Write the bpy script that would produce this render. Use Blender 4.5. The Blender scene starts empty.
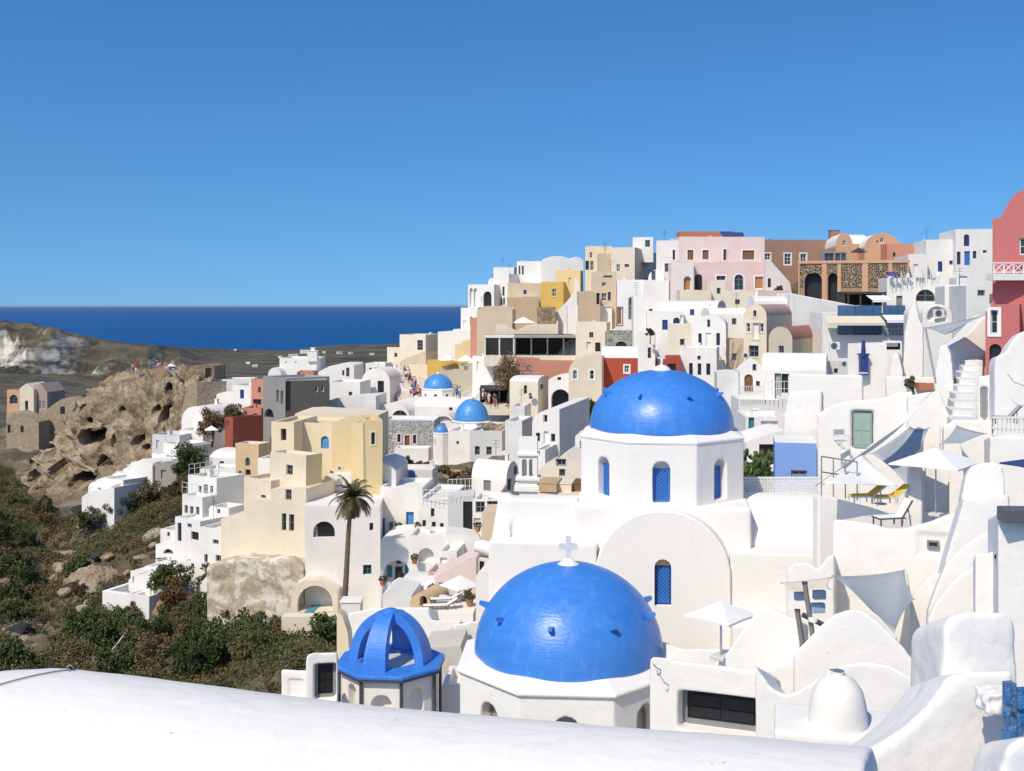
import bpy, bmesh, math, random
import numpy as np
from mathutils import Vector, Matrix, noise as mnoise
from mathutils.geometry import delaunay_2d_cdt
random.seed(7); np.random.seed(7)
SC = bpy.context.scene
COL = SC.collection
FPX, CU, CV = 1100.0, 512.0, 305.0
R = math.radians
SEA_Z = -120.0

# ------------------------------------------------------------------ survey frames (measured off enlarged crops of the photo)
FRAMES = {'P': (0, 0, 1.0),
 'A': (440, 220, 220/1024), 'B': (640, 210, 220/1024), 'C': (820, 180, 204/983), 'D': (640, 320, 220/1024),
 'E': (820, 320, 204/925), 'F': (800, 460, 224/959), 'G': (640, 560, 220/804), 'H': (800, 580, 224/904),
 'L1': (0, 300, 260/1002), 'L2': (0, 480, 260/911), 'L3': (200, 340, 220/1024), 'L4': (170, 460, 250/1024),
 'L5': (370, 340, 190/1024), 'L6': (370, 460, 190/916), 'M1': (480, 350, 300/1024), 'M2': (440, 520, 260/911),
 'M3': (280, 580, 200/964), 'M4': (480, 350, 160/949)}
CUR = FRAMES['P']
def V(k):
    global CUR
    CUR = FRAMES[k]
def px(x, y=0):
    return CUR[0] + x*CUR[2], CUR[1] + y*CUR[2]
def at(x, y, Y):
    u, v = px(x, y)
    return Vector(((u-CU)/FPX*Y, Y, -(v-CV)/FPX*Y))
def msz(n, Y):            # frame units -> metres at distance Y
    return n*CUR[2]/FPX*Y

GROUND = []               # (x, y, z) control points of the terrain, filled by houses and by hand

# ------------------------------------------------------------------ object helpers
def link(o):
    COL.objects.link(o); return o
def tag(o, label=None, cat=None, group=None, kind=None):
    if label: o['label'] = label
    if cat: o['category'] = cat
    if group: o['group'] = group
    if kind: o['kind'] = kind
    return o
def thing(name, label, cat, loc=(0, 0, 0), rz=0, group=None):
    o = link(bpy.data.objects.new(name, None))
    o.empty_display_size = .3
    o.location = loc; o.rotation_euler = (0, 0, rz)
    return tag(o, label, cat, group)
def copy_tree(o, parent=None):
    c = o.copy(); link(c); c.parent = parent
    for k in [x for x in COL.objects if x.parent == o]:
        copy_tree(k, c)
    return c

class MB:
    def __init__(s):
        s.v = []; s.f = []
    def add(s, vs, fs):
        n = len(s.v); s.v += [tuple(p) for p in vs]; s.f += [tuple(i+n for i in f) for f in fs]
        return s
    def box(s, x0, x1, y0, y1, z0, z1, M=None):
        vs = [(x0,y0,z0),(x1,y0,z0),(x1,y1,z0),(x0,y1,z0),(x0,y0,z1),(x1,y0,z1),(x1,y1,z1),(x0,y1,z1)]
        if M is not None: vs = [M @ Vector(p) for p in vs]
        return s.add(vs, [(0,3,2,1),(4,5,6,7),(0,1,5,4),(1,2,6,5),(2,3,7,6),(3,0,4,7)])
    def tube(s, pts, r, n=8, cap=True):
        pts = [Vector(p) for p in pts]
        rs = r if isinstance(r, (list, tuple)) else [r]*len(pts)
        vs = []; fs = []
        for i, p in enumerate(pts):
            t = (pts[min(i+1, len(pts)-1)] - pts[max(i-1, 0)]).normalized()
            a = t.cross(Vector((0, 0, 1)))
            if a.length < 1e-3: a = t.cross(Vector((1, 0, 0)))
            a.normalize(); b = t.cross(a)
            for k in range(n):
                q = 2*math.pi*k/n
                vs.append(p + (a*math.cos(q) + b*math.sin(q))*rs[i])
        for i in range(len(pts)-1):
            for k in range(n):
                fs.append((i*n+k, i*n+(k+1) % n, (i+1)*n+(k+1) % n, (i+1)*n+k))
        if cap:
            fs.append(tuple(range(n-1, -1, -1))); fs.append(tuple((len(pts)-1)*n+k for k in range(n)))
        return s.add(vs, fs)
    def lathe(s, prof, n=32, c=(0, 0, 0), a0=0.0, closed=True):
        vs = []; fs = []
        for (r, z) in prof:
            for k in range(n):
                q = a0 + 2*math.pi*k/n
                vs.append((c[0]+r*math.cos(q), c[1]+r*math.sin(q), c[2]+z))
        for i in range(len(prof)-1):
            for k in range(n):
                fs.append((i*n+k, i*n+(k+1) % n, (i+1)*n+(k+1) % n, (i+1)*n+k))
        if closed:
            fs.append(tuple(range(n-1, -1, -1))); fs.append(tuple((len(prof)-1)*n+k for k in range(n)))
        return s.add(vs, fs)
    def prism(s, loop, fn, d0, d1):      # loop of (a,b) -> fn(a,b,d)
        n = len(loop)
        vs = [fn(a, b, d0) for a, b in loop] + [fn(a, b, d1) for a, b in loop]
        fs = [tuple(range(n)), tuple(range(2*n-1, n-1, -1))]
        fs += [(i, n+i, n+(i+1) % n, (i+1) % n) for i in range(n)]
        return s.add(vs, fs)
    def build(s, name, m, parent=None, smooth=False, soft=None, bevel=0, recalc=True, merge=True, loc=None, rz=None):
        me = bpy.data.meshes.new(name)
        me.from_pydata(s.v, [], s.f)
        if recalc:
            bm = bmesh.new(); bm.from_mesh(me)
            if merge: bmesh.ops.remove_doubles(bm, verts=bm.verts, dist=1e-4)
            bmesh.ops.recalc_face_normals(bm, faces=bm.faces)
            bm.to_mesh(me); bm.free()
        o = link(bpy.data.objects.new(name, me))
        if m: me.materials.append(M[m] if isinstance(m, str) else m)
        if smooth or soft:
            me.polygons.foreach_set('use_smooth', [True]*len(me.polygons))
        if smooth == 'auto':
            bm = bmesh.new(); bm.from_mesh(me)
            for e in bm.edges:
                e.smooth = not (len(e.link_faces) != 2 or e.calc_face_angle(0) > R(38))
            bm.to_mesh(me); bm.free()
        if soft:
            vox, it = soft[0], soft[1]
            rm = o.modifiers.new('remesh', 'REMESH'); rm.mode = 'VOXEL'; rm.voxel_size = vox; rm.use_smooth_shade = True
            sm = o.modifiers.new('smooth', 'SMOOTH'); sm.factor = .5; sm.iterations = it
            if len(soft) > 2 and soft[2] > 0:
                tx = bpy.data.textures.new('lump', 'CLOUDS'); tx.noise_scale = soft[3] if len(soft) > 3 else .5
                dm = o.modifiers.new('lumps', 'DISPLACE'); dm.texture = tx; dm.strength = soft[2]; dm.texture_coords = 'GLOBAL'
        if bevel:
            bv = o.modifiers.new('bevel', 'BEVEL'); bv.width = bevel; bv.segments = 2; bv.limit_method = 'ANGLE'
        if parent is not None: o.parent = parent
        if loc is not None: o.location = loc
        if rz is not None: o.rotation_euler = (0, 0, rz)
        return o

# ------------------------------------------------------------------ faces with openings
def arc_loop(x0, x1, z0, z1, arched, n=10, frac=None):
    if not arched: return [(x0, z0), (x1, z0), (x1, z1), (x0, z1)]
    w = (x1-x0)/2; cx = (x0+x1)/2
    r = min(w, (z1-z0)*.98)
    return [(x0, z0), (x1, z0)] + [(cx+w*math.cos(math.pi*i/n), z1-r+r*math.sin(math.pi*i/n)) for i in range(n+1)]
def inside(p, poly):
    x, y = p; c = False
    for i in range(len(poly)):
        (x1, y1), (x2, y2) = poly[i], poly[i-1]
        if (y1 > y) != (y2 > y) and x < (x2-x1)*(y-y1)/(y2-y1)+x1: c = not c
    return c
def face(mb, outline, holes, fn, rec, pocket):
    vs = []; es = []
    for lp in [outline]+holes:
        n = len(vs); vs += [Vector(p) for p in lp]
        es += [(n+i, n+(i+1) % len(lp)) for i in range(len(lp))]
    ov, _, of, _, _, _ = delaunay_2d_cdt(vs, es, [], 1, 1e-5)
    fs = []
    for f in of:
        c = sum((ov[i] for i in f), Vector((0, 0)))/len(f)
        if not inside(c, outline) or any(inside(c, h) for h in holes): continue
        fs.append(tuple(f))
    mb.add([fn(p.x, p.y, 0) for p in ov], fs)
    for h in holes:
        n = len(h)
        mb.add([fn(a, b, 0) for a, b in h]+[fn(a, b, rec) for a, b in h], [(i, (i+1) % n, n+(i+1) % n, n+i) for i in range(n)])
        if pocket: mb.add([fn(a, b, rec) for a, b in h], [tuple(range(n))])
def scale_loop(lp, dx):
    xs = [p[0] for p in lp]; zs = [p[1] for p in lp]
    cx = (min(xs)+max(xs))/2; cz = (min(zs)+max(zs))/2
    w = max(xs)-min(xs); h = max(zs)-min(zs)
    sx = max(.05, (w-2*dx)/w); sz = max(.05, (h-2*dx)/h)
    return [(cx+(a-cx)*sx, cz+(b-cz)*sz) for a, b in lp]
def ring(mb, lo, li, fn, d0, d1):
    n = len(lo)
    vs = [fn(a, b, d0) for a, b in lo]+[fn(a, b, d0) for a, b in li]+[fn(a, b, d1) for a, b in lo]+[fn(a, b, d1) for a, b in li]
    fs = []
    for i in range(n):
        j = (i+1) % n
        fs += [(i, j, n+j, n+i), (2*n+i, 3*n+i, 3*n+j, 2*n+j), (n+i, n+j, 3*n+j, 3*n+i), (i, 2*n+i, 2*n+j, j)]
    mb.add(vs, fs)
def put_window(root, lp, fn, rec, kind, colr, pane, trim, bars, arched):
    xs = [p[0] for p in lp]; zs = [p[1] for p in lp]
    x0, x1, z0, z1 = min(xs), max(xs), min(zs), max(zs); w = x1-x0; h = z1-z0
    fw = min(.09, .16*w)
    lpi = scale_loop(lp, fw)
    lo = scale_loop(lp, .004)
    mb = MB(); ring(mb, lo, lpi, fn, rec-.06, rec+.02)
    if kind in 'wW':
        bw = min(.05, w*.07)
        if bars and w > .55: mb.box(0, 0, 0, 0, 0, 0) if False else mb.prism([((x0+x1)/2-bw/2, z0+fw*.9), ((x0+x1)/2+bw/2, z0+fw*.9), ((x0+x1)/2+bw/2, z1-fw*.9), ((x0+x1)/2-bw/2, z1-fw*.9)], fn, rec-.045, rec+.01)
        if bars and h > .8:
            for q in ((.5,) if h < 1.6 else (.36, .68)):
                zz = z0+h*q
                mb.prism([(x0+fw*.9, zz-bw/2), (x1-fw*.9, zz-bw/2), (x1-fw*.9, zz+bw/2), (x0+fw*.9, zz+bw/2)], fn, rec-.042, rec+.008)
        wo = mb.build('window', colr, root)
        pm = MB(); n = len(lp)
        pm.prism(lpi, fn, rec-.012, rec+.003)
        pm.build('pane', pane, wo)
    else:
        wo = mb.build('door', colr, root)
        pm = MB(); pm.prism(lpi, fn, rec-.02, rec+.005)
        if w > .5:          # raised panels on the leaf
            for (a, b) in ((.08, .46), (.54, .92)):
                for (c, d) in ((.08, .42), (.48, .86)):
                    X0, X1 = x0+fw+(w-2*fw)*a, x0+fw+(w-2*fw)*b; Z0, Z1 = z0+fw+(h-2*fw)*c, z0+fw+(h-2*fw)*d
                    if arched and d > .8: Z1 = z0+fw+(h-2*fw)*.66
                    pm.prism([(X0, Z0), (X1, Z0), (X1, Z1), (X0, Z1)], fn, rec-.045, rec-.021)
        pm.build('door_leaf', pane, wo)
    if trim:
        tm = MB(); ring(tm, scale_loop(lp, -.16), scale_loop(lp, -.002), fn, -.05, .02)
        tm.build('surround', trim, wo)
    return wo

WCOL = {'': ('frame_white', 'glass'), 'blue': ('paint_blue', 'glass'), 'navy': ('paint_navy', 'glass'), 'teal': ('paint_teal', 'glass'),
        'brown': ('wood', 'glass'), 'grey': ('frame_grey', 'glass'), 'dark': ('frame_grey', 'glass'), 'warm': ('frame_white', 'curtain'), 'lilac': ('paint_lilac', 'glass')}
DCOL = {'': ('frame_grey', 'wood'), 'blue': ('paint_blue', 'paint_blue'), 'navy': ('paint_navy', 'paint_navy'), 'teal': ('paint_teal', 'paint_teal'),
        'brown': ('wood', 'wood'), 'grey': ('frame_grey', 'frame_grey'), 'dark': ('frame_grey', 'black'), 'rust': ('frame_white', 'wood_red'),
        'sage': ('frame_dark', 'paint_sage'), 'white': ('frame_white', 'frame_white'), 'azure': ('paint_azure', 'paint_azure'), 'ochre': ('frame_white', 'wood_ochre'), 'lilac': ('paint_lilac', 'paint_lilac')}

def H(label, u0, u1, vt, vb, Y, yaw=0, D=6.0, uR=None, uL=None, mat='white', roof='flat', wins=(), name='house', cat='house',
      group='houses of the clifftop village', rise=None, top=None, roofmat=None, ext=6.0, soft=None, par=.35, rec=.2, trim=None, ground=True, wmin=.35, fall=None, matR=None):
    a = R(yaw); d = Vector((math.cos(a), math.sin(a))); nn = Vector((-math.sin(a), math.cos(a)))
    U0, VT = px(u0, vt); U1, VB = px(u1, vb)
    k0 = (U0-CU)/FPX; k1 = (U1-CU)/FPX
    A = Vector((k0*Y, Y)); W = (k1*Y-A.x)/(d.x-k1*d.y)
    B = A+d*W
    if uR is not None:
        k = (px(uR)[0]-CU)/FPX; D = (k*B.y-B.x)/(nn.x-k*nn.y)
    if uL is not None:
        k = (px(uL)[0]-CU)/FPX; D = (k*A.y-A.x)/(nn.x-k*nn.y)
    if D <= 0.2 or D > 40: print('BAD D', label, D); D = 5
    zt = -(VT-CV)/FPX*Y; zb = -(VB-CV)/FPX*Y
    z0 = zb-ext; h = zt-z0
    C = A+d*(W/2)
    root = thing(name, label, cat, (C.x, C.y, z0), a, group)
    if ground: GROUND.append((C.x+nn.x*D/2, C.y+nn.y*D/2, zb))
    rw_ = random.Random(int(u0*3+vt*5+Y*11))
    if Y > 64 and not soft:
        root.rotation_euler = (R(rw_.uniform(-.5, .5)), R(rw_.uniform(-.5, .5)), a)
        if not wins and name == 'house' and W > 2.2 and zt-zb > 2.2 and top is None:
            fu = rw_.uniform(.25, .7); su = u0+(u1-u0)*fu; hw_ = .28/Y*FPX/CUR[2]; sv = vt+(vb-vt)*rw_.uniform(.2, .35)+ (rise or 0)*.6
            wins = [('w', su-hw_, sv, su+hw_, sv+hw_*2.8, rw_.choice(['dark', 'blue', 'grey', '']))]
    def toF(u, v):
        U, Vv = px(u, v); k = (U-CU)/FPX; m = -(Vv-CV)/FPX
        s = A.dot(nn)/(k*nn.x+nn.y); p = Vector((k*s, s))
        return (p-A).dot(d)-W/2, m*s-z0
    def toS(u, v, base):
        U, Vv = px(u, v); k = (U-CU)/FPX; m = -(Vv-CV)/FPX
        s = base.dot(d)/(k*d.x+d.y); p = Vector((k*s, s))
        return (p-A).dot(nn), m*s-z0
    fF = lambda x, z, dep: (x, dep, z)
    fR = lambda y, z, dep: (W/2-dep, y, z)
    fL = lambda y, z, dep: (-W/2+dep, y, z)
    fns = {'F': fF, 'R': fR, 'L': fL}
    if rise is None: r = min(W/2, h*.5) if roof == 'vault' else (min(D*.35, 1.6) if roof == 'vaultx' else 0)
    else: r = msz(rise, Y)
    n = 18
    if top is not None:
        prof = [toF(*p) for p in top]; prof[0] = (-W/2, prof[0][1]); prof[-1] = (W/2, prof[-1][1])
        roof = 'custom'
    elif roof == 'vault':
        prof = [(-W/2*math.cos(math.pi*i/n), h-r+r*math.sin(math.pi*i/n)) for i in range(n+1)]
    else:
        prof = [(-W/2, h-(r if roof == 'vaultx' else 0)), (W/2, h-(r if roof == 'vaultx' else 0))]
    sprof = [(0, prof[0][1]), (D, prof[0][1])]
    if roof == 'vaultx':
        sprof = [(D/2-D/2*math.cos(math.pi*i/n), h-r+r*math.sin(math.pi*i/n)) for i in range(n+1)]
    holes = {'F': [], 'R': [], 'L': []}; todo = []
    for w in wins:
        k = w[0]; fc = 'F'; inset = k.endswith('*'); k = k.rstrip('*')
        if len(k) > 1: fc = k[1]; k = k[0]
        c = w[5] if len(w) > 5 else ''
        if fc == 'F': (x0, zz1), (x1, zz0) = toF(w[1], w[2]), toF(w[3], w[4])
        else:
            (x0, zz1), (x1, zz0) = toS(w[1], w[2], B if fc == 'R' else A), toS(w[3], w[4], B if fc == 'R' else A)
        if x0 > x1: x0, x1 = x1, x0
        if x1-x0 < wmin: x0, x1 = (x0+x1)/2-wmin/2, (x0+x1)/2+wmin/2
        lim = (-W/2+.05, W/2-.05) if fc == 'F' else (.05, D-.05)
        x0 = max(x0, lim[0]); x1 = min(x1, lim[1])
        if x1-x0 < .15 or zz1-zz0 < .15: print('skip window', label, w, x0, x1, zz0, zz1, W, D); continue
        arched = k.isupper()
        lp = arc_loop(x0, x1, zz0, zz1, arched)
        if not inset: holes[fc].append(lp)
        todo.append((fc, k, lp, c, arched, inset))
    pocket = bool(soft)
    if fall is None: fall = max(0, (VT-CV)/FPX+.05) if (soft and roof in ('flat', 'custom') and Y < 62) else 0
    fz = fall*D
    wall = MB(); rf = MB(); rw = MB() if matR else wall
    outF = [(-W/2, 0), (W/2, 0)]+list(reversed(prof))
    face(wall, outF, holes['F'], fF, rec, pocket)
    hb = prof[0][1]; hr = prof[-1][1]
    wall.add([(p[0], D, max(p[1]-fz, 0)) for p in outF], [tuple(range(len(outF)))])
    if roof == 'vaultx':
        outS = [(0, 0), (D, 0)]+list(reversed(sprof))
        face(wall, outS, holes['L'], fL, rec, pocket); face(wall, outS, holes['R'], fR, rec, pocket)
    else:
        face(wall, [(0, 0), (D, 0), (D, hb-fz), (0, hb)], holes['L'], fL, rec, pocket)
        face(rw, [(0, 0), (D, 0), (D, hr-fz), (0, hr)], holes['R'], fR, rec, pocket)
        if matR: rw.build('side_wall', matR, root)
    tgt = wall if soft else rf
    smooth_roof = True
    if roof == 'vaultx':
        for i in range(n):
            (y0, za), (y1, zb_) = sprof[i], sprof[i+1]
            tgt.add([(-W/2, y0, za), (W/2, y0, za), (W/2, y1, zb_), (-W/2, y1, zb_)], [(0, 1, 2, 3)])
    elif roof == 'flat':
        smooth_roof = False
        t = min(.25, W*.2, D*.2)
        if soft or par <= 0:
            tgt.add([(-W/2, 0, h), (W/2, 0, h), (W/2, D, h-fz), (-W/2, D, h-fz)], [(0, 1, 2, 3)])
        else:
            o4 = [(-W/2, 0), (W/2, 0), (W/2, D), (-W/2, D)]; i4 = [(-W/2+t, t), (W/2-t, t), (W/2-t, D-t), (-W/2+t, D-t)]
            vs = [(x, y, h) for x, y in o4]+[(x, y, h) for x, y in i4]+[(x, y, h-par) for x, y in i4]
            fs = []
            for i in range(4):
                j = (i+1) % 4; fs += [(i, j, 4+j, 4+i), (4+i, 4+j, 8+j, 8+i)]
            fs.append((8, 9, 10, 11)); tgt.add(vs, fs)
    else:
        for i in range(len(prof)-1):
            (x0, za), (x1, zb_) = prof[i], prof[i+1]
            tgt.add([(x0, 0, za), (x1, 0, zb_), (x1, D, zb_-fz), (x0, D, za-fz)], [(0, 1, 2, 3)])
    if soft:
        wall.add([(-W/2, 0, 0), (W/2, 0, 0), (W/2, D, 0), (-W/2, D, 0)], [(0, 3, 2, 1)])
        wall.build('wall', mat, root, soft=soft)
    else:
        wall.build('wall', mat, root)
        ro = rf.build('roof', roofmat or mat, root, smooth='auto' if smooth_roof else False)
        rr = random.Random(int(u0*7+vt*13+Y*3))
        if name == 'house' and Y > 64 and W > 1.6 and D > 2 and top is None and 'ruin' not in group:
            for q in range(rr.choice([0, 0, 1, 1]) if roofmat is None else 0):
                cx = rr.uniform(-.4, .4)*W; cy = rr.uniform(.3, .8)*D; cw = rr.uniform(.13, .24); chh = rr.uniform(.35, .8)
                zb_c = h-par if roof == 'flat' else (h-.15 if roof == 'vaultx' else h-r)
                if roof == 'vault': cx = 0; zb_c = h-.1
                if roof == 'vaultx': cy = D/2
                c_ = MB(); c_.box(cx-cw, cx+cw, cy-cw, cy+cw, zb_c-.2, zb_c+chh); c_.box(cx-cw-.06, cx+cw+.06, cy-cw-.06, cy+cw+.06, zb_c+chh-.002, zb_c+chh+.1)
                c_.build('chimney', mat, ro)
            if roof == 'flat' and rr.random() < .34 and group != 'houses along the skyline' and W > 3 and D > 3.5 and roofmat is None:
                x0_ = rr.choice([-.42, .05])*W; x1_ = x0_+rr.uniform(.3, .42)*W; y0_ = D*.5; y1_ = D*.9; zb_ = h-par-.05; hh_ = rr.uniform(1.2, 1.7)
                q_ = MB(); dx_ = (x0_+x1_)/2
                hl_ = [(dx_-.32, zb_+.06), (dx_+.32, zb_+.06), (dx_+.32, zb_+hh_*.78), (dx_-.32, zb_+hh_*.78)]
                face(q_, [(x0_, zb_), (x1_, zb_), (x1_, zb_+hh_), (x0_, zb_+hh_)], [hl_], lambda a_, b_, d_: (a_, y0_+d_, b_), .12, False)
                q_.add([(x0_, y0_, zb_), (x1_, y0_, zb_), (x1_, y1_, zb_), (x0_, y1_, zb_), (x0_, y0_, zb_+hh_), (x1_, y0_, zb_+hh_), (x1_, y1_, zb_+hh_), (x0_, y1_, zb_+hh_)], [(1, 2, 6, 5), (2, 3, 7, 6), (3, 0, 4, 7), (4, 5, 6, 7)])
                ro2 = q_.build('roof_room', mat, root)
                cc_ = rr.choice(['paint_blue', 'paint_azure', 'frame_grey', 'wood'])
                MB().prism(scale_loop(hl_, .01), lambda a_, b_, d_: (a_, y0_+d_, b_), .08, .11).build('door', cc_, ro2)
            if rr.random() < .28:
                cx = rr.uniform(-.4, .4)*W; a_ = MB(); z_ = h-.3
                a_.tube([(cx, D*.5, z_), (cx, D*.5, z_+2.2)], .025, 5)
                for e_ in (1.5, 1.8, 2.1): a_.tube([(cx-.4, D*.5, z_+e_), (cx+.4, D*.5, z_+e_)], .015, 4)
                a_.build('aerial', 'metal_dark', ro)
    for fc, k, lp, c, arched, inset in todo:
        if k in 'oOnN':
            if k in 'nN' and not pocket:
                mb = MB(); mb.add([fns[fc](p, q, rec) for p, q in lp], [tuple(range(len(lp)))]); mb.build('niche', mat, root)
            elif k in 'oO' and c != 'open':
                mb = MB(); mb.prism(scale_loop(lp, .012), fns[fc], rec*.9, rec*.9+.03); mb.build('shade_panel', 'black', root)  # black sheet closes the opening, painted in for the shade inside
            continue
        cm = (WCOL if k in 'wW' else DCOL)[c]
        if inset: put_window(root, lp, (lambda a_, b_, d_, f_=fns[fc]: f_(a_, b_, d_+rec-.10)), .06, k, cm[0], cm[1], None, True, arched)
        else: put_window(root, lp, fns[fc], rec-.02, k, cm[0], cm[1], trim, True, arched)
    root['_W'] = W; root['_D'] = D; root['_h'] = h
    return root
# ------------------------------------------------------------------ materials
M = {}
def nmat(name):
    m = bpy.data.materials.new(name); m.use_nodes = True
    nt = m.node_tree; b = nt.nodes['Principled BSDF']; M[name] = m
    return m, nt, b
def N(nt, t, **kw):
    n = nt.nodes.new(t)
    for k, v in kw.items():
        if k in n.inputs: n.inputs[k].default_value = v
        else: setattr(n, k, v)
    return n
def mixc(nt, fac, c1, c2, mode='MIX'):
    n = nt.nodes.new('ShaderNodeMix'); n.data_type = 'RGBA'; n.blend_type = mode
    for i, x in ((0, fac), (6, c1), (7, c2)):
        if hasattr(x, 'is_output'): nt.links.new(x, n.inputs[i])
        else: n.inputs[i].default_value = (*x, 1) if isinstance(x, tuple) and len(x) == 3 else x
    return n.outputs[2]
def ramp(nt, src, stops):
    n = nt.nodes.new('ShaderNodeValToRGB'); nt.links.new(src, n.inputs[0])
    e = n.color_ramp.elements
    while len(e) < len(stops): e.new(.5)
    for k, (p, c) in enumerate(stops):
        e[k].position = p; e[k].color = (*c, 1) if len(c) == 3 else c
    return n.outputs[0]
def bump(nt, b, src, strength, dist):
    n = N(nt, 'ShaderNodeBump', Strength=strength, Distance=dist); nt.links.new(src, n.inputs['Height'])
    nt.links.new(n.outputs[0], b.inputs['Normal'])
def plaster(name, col, stain=None, amt=.35, rough=.9, bmp=.35, vary=.06, specks=False):
    m, nt, b = nmat(name)
    geo = N(nt, 'ShaderNodeNewGeometry'); pos = geo.outputs['Position']
    stain = stain or tuple(c*.72*t for c, t in zip(col, (1, .95, .86)))
    n1 = N(nt, 'ShaderNodeTexNoise', Scale=.35, Detail=5, Roughness=.6); nt.links.new(pos, n1.inputs['Vector'])
    mp = N(nt, 'ShaderNodeMapping'); mp.inputs['Scale'].default_value = (2.2, 2.2, .22); nt.links.new(pos, mp.inputs['Vector'])
    n2 = N(nt, 'ShaderNodeTexNoise', Scale=1.0, Detail=6, Roughness=.65); nt.links.new(mp.outputs[0], n2.inputs['Vector'])
    f1 = ramp(nt, n1.outputs[0], [(.42, (0, 0, 0)), (.75, (1, 1, 1))])
    f2 = ramp(nt, n2.outputs[0], [(.5, (0, 0, 0)), (.8, (1, 1, 1))])
    mx = N(nt, 'ShaderNodeMath', operation='MAXIMUM'); nt.links.new(f1, mx.inputs[0]); nt.links.new(f2, mx.inputs[1])
    ml = N(nt, 'ShaderNodeMath', operation='MULTIPLY'); nt.links.new(mx.outputs[0], ml.inputs[0]); ml.inputs[1].default_value = amt
    c = mixc(nt, ml.outputs[0], col, stain)
    oi = N(nt, 'ShaderNodeObjectInfo')
    hs = N(nt, 'ShaderNodeHueSaturation'); nt.links.new(c, hs.inputs['Color'])
    mr = N(nt, 'ShaderNodeMapRange'); nt.links.new(oi.outputs['Random'], mr.inputs[0]); mr.inputs[3].default_value = 1-vary; mr.inputs[4].default_value = 1+vary*.3
    nt.links.new(mr.outputs[0], hs.inputs['Value'])
    nt.links.new(hs.outputs[0], b.inputs['Base Color'])
    b.inputs['Roughness'].default_value = rough; b.inputs['Specular IOR Level'].default_value = .25
    n3 = N(nt, 'ShaderNodeTexNoise', Scale=5, Detail=5, Roughness=.6); nt.links.new(pos, n3.inputs['Vector'])
    bump(nt, b, n3.outputs[0], bmp, .04)
    if specks:
        n7 = N(nt, 'ShaderNodeTexNoise', Scale=9, Detail=2, Roughness=.5); nt.links.new(pos, n7.inputs['Vector'])
        n8 = N(nt, 'ShaderNodeTexNoise', Scale=1.7, Detail=8, Roughness=.75, Distortion=.8); nt.links.new(pos, n8.inputs['Vector'])
        c3 = mixc(nt, ramp(nt, n8.outputs[0], [(.56, (0, 0, 0)), (.72, (.35, .35, .35))]), hs.outputs[0], (.62, .58, .52))
        c3 = mixc(nt, ramp(nt, n7.outputs[0], [(.745, (0, 0, 0)), (.765, (.5, .5, .5))]), c3, (.30, .27, .24))
        nt.links.new(c3, b.inputs['Base Color'])
    return m
def paint(name, col, rough=.5, metal=0.0, vary=.15, scale=6, spec=.5):
    m, nt, b = nmat(name)
    geo = N(nt, 'ShaderNodeNewGeometry')
    n = N(nt, 'ShaderNodeTexNoise', Scale=scale, Detail=4); nt.links.new(geo.outputs['Position'], n.inputs['Vector'])
    c = mixc(nt, n.outputs[0], tuple(x*(1-vary) for x in col), tuple(min(1, x*(1+vary)) for x in col))
    nt.links.new(c, b.inputs['Base Color']); b.inputs['Roughness'].default_value = rough; b.inputs['Metallic'].default_value = metal
    b.inputs['Specular IOR Level'].default_value = spec
    return m
W_ = (.82, .79, .745)
plaster('white', W_, (.58, .54, .47), .36)
plaster('white_near', (.82, .79, .745), (.70, .675, .63), .25, bmp=.3, vary=0, specks=True)
plaster('white_worn', (.76, .755, .73), (.50, .47, .41), .55)
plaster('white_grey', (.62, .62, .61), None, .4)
plaster('cream', (.76, .67, .52), None, .45)
plaster('cream_pale', (.77, .69, .56), None, .4)
plaster('beige', (.62, .50, .36), None, .4)
plaster('tan', (.53, .41, .28), None, .4)
plaster('yellow', (.73, .58, .32), (.58, .48, .32), .45)
plaster('yellow_pale', (.77, .66, .46), (.62, .53, .38), .4)
plaster('yellow_deep', (.68, .45, .12), None, .4)
plaster('rose_pale', (.74, .60, .55), None, .4)
plaster('rose', (.70, .53, .50), None, .4)
plaster('rose_white', (.78, .71, .67), None, .35)
plaster('pink', (.55, .165, .155), (.47, .18, .16), .5)
plaster('salmon', (.58, .27, .19), None, .45)
plaster('red', (.42, .085, .05), None, .45)
plaster('red_dark', (.35, .09, .055), None, .45)
plaster('orange', (.60, .36, .23), None, .4)
plaster('brown', (.33, .205, .15), None, .45)
plaster('mauve', (.42, .31, .28), None, .4)
plaster('maroon', (.33, .17, .14), None, .5)
plaster('grey', (.30, .30, .29), None, .4)
plaster('grey_dark', (.105, .10, .09), None, .4)
plaster('olive', (.55, .50, .38), None, .5)
plaster('blue_wash', (.22, .37, .74), (.26, .39, .70), .4)
plaster('ochre_brown', (.40, .26, .16), None, .5)
plaster('ochre', (.64, .47, .29), None, .45)
plaster('roof_white', (.78, .78, .77), (.60, .58, .53), .35)
plaster('roof_grey', (.36, .36, .36), None, .4)
plaster('roof_terracotta', (.44, .19, .11), None, .5)
plaster('concrete', (.36, .34, .30), None, .5)
plaster('paving', (.62, .58, .51), (.42, .38, .31), .6, bmp=.6)
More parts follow.
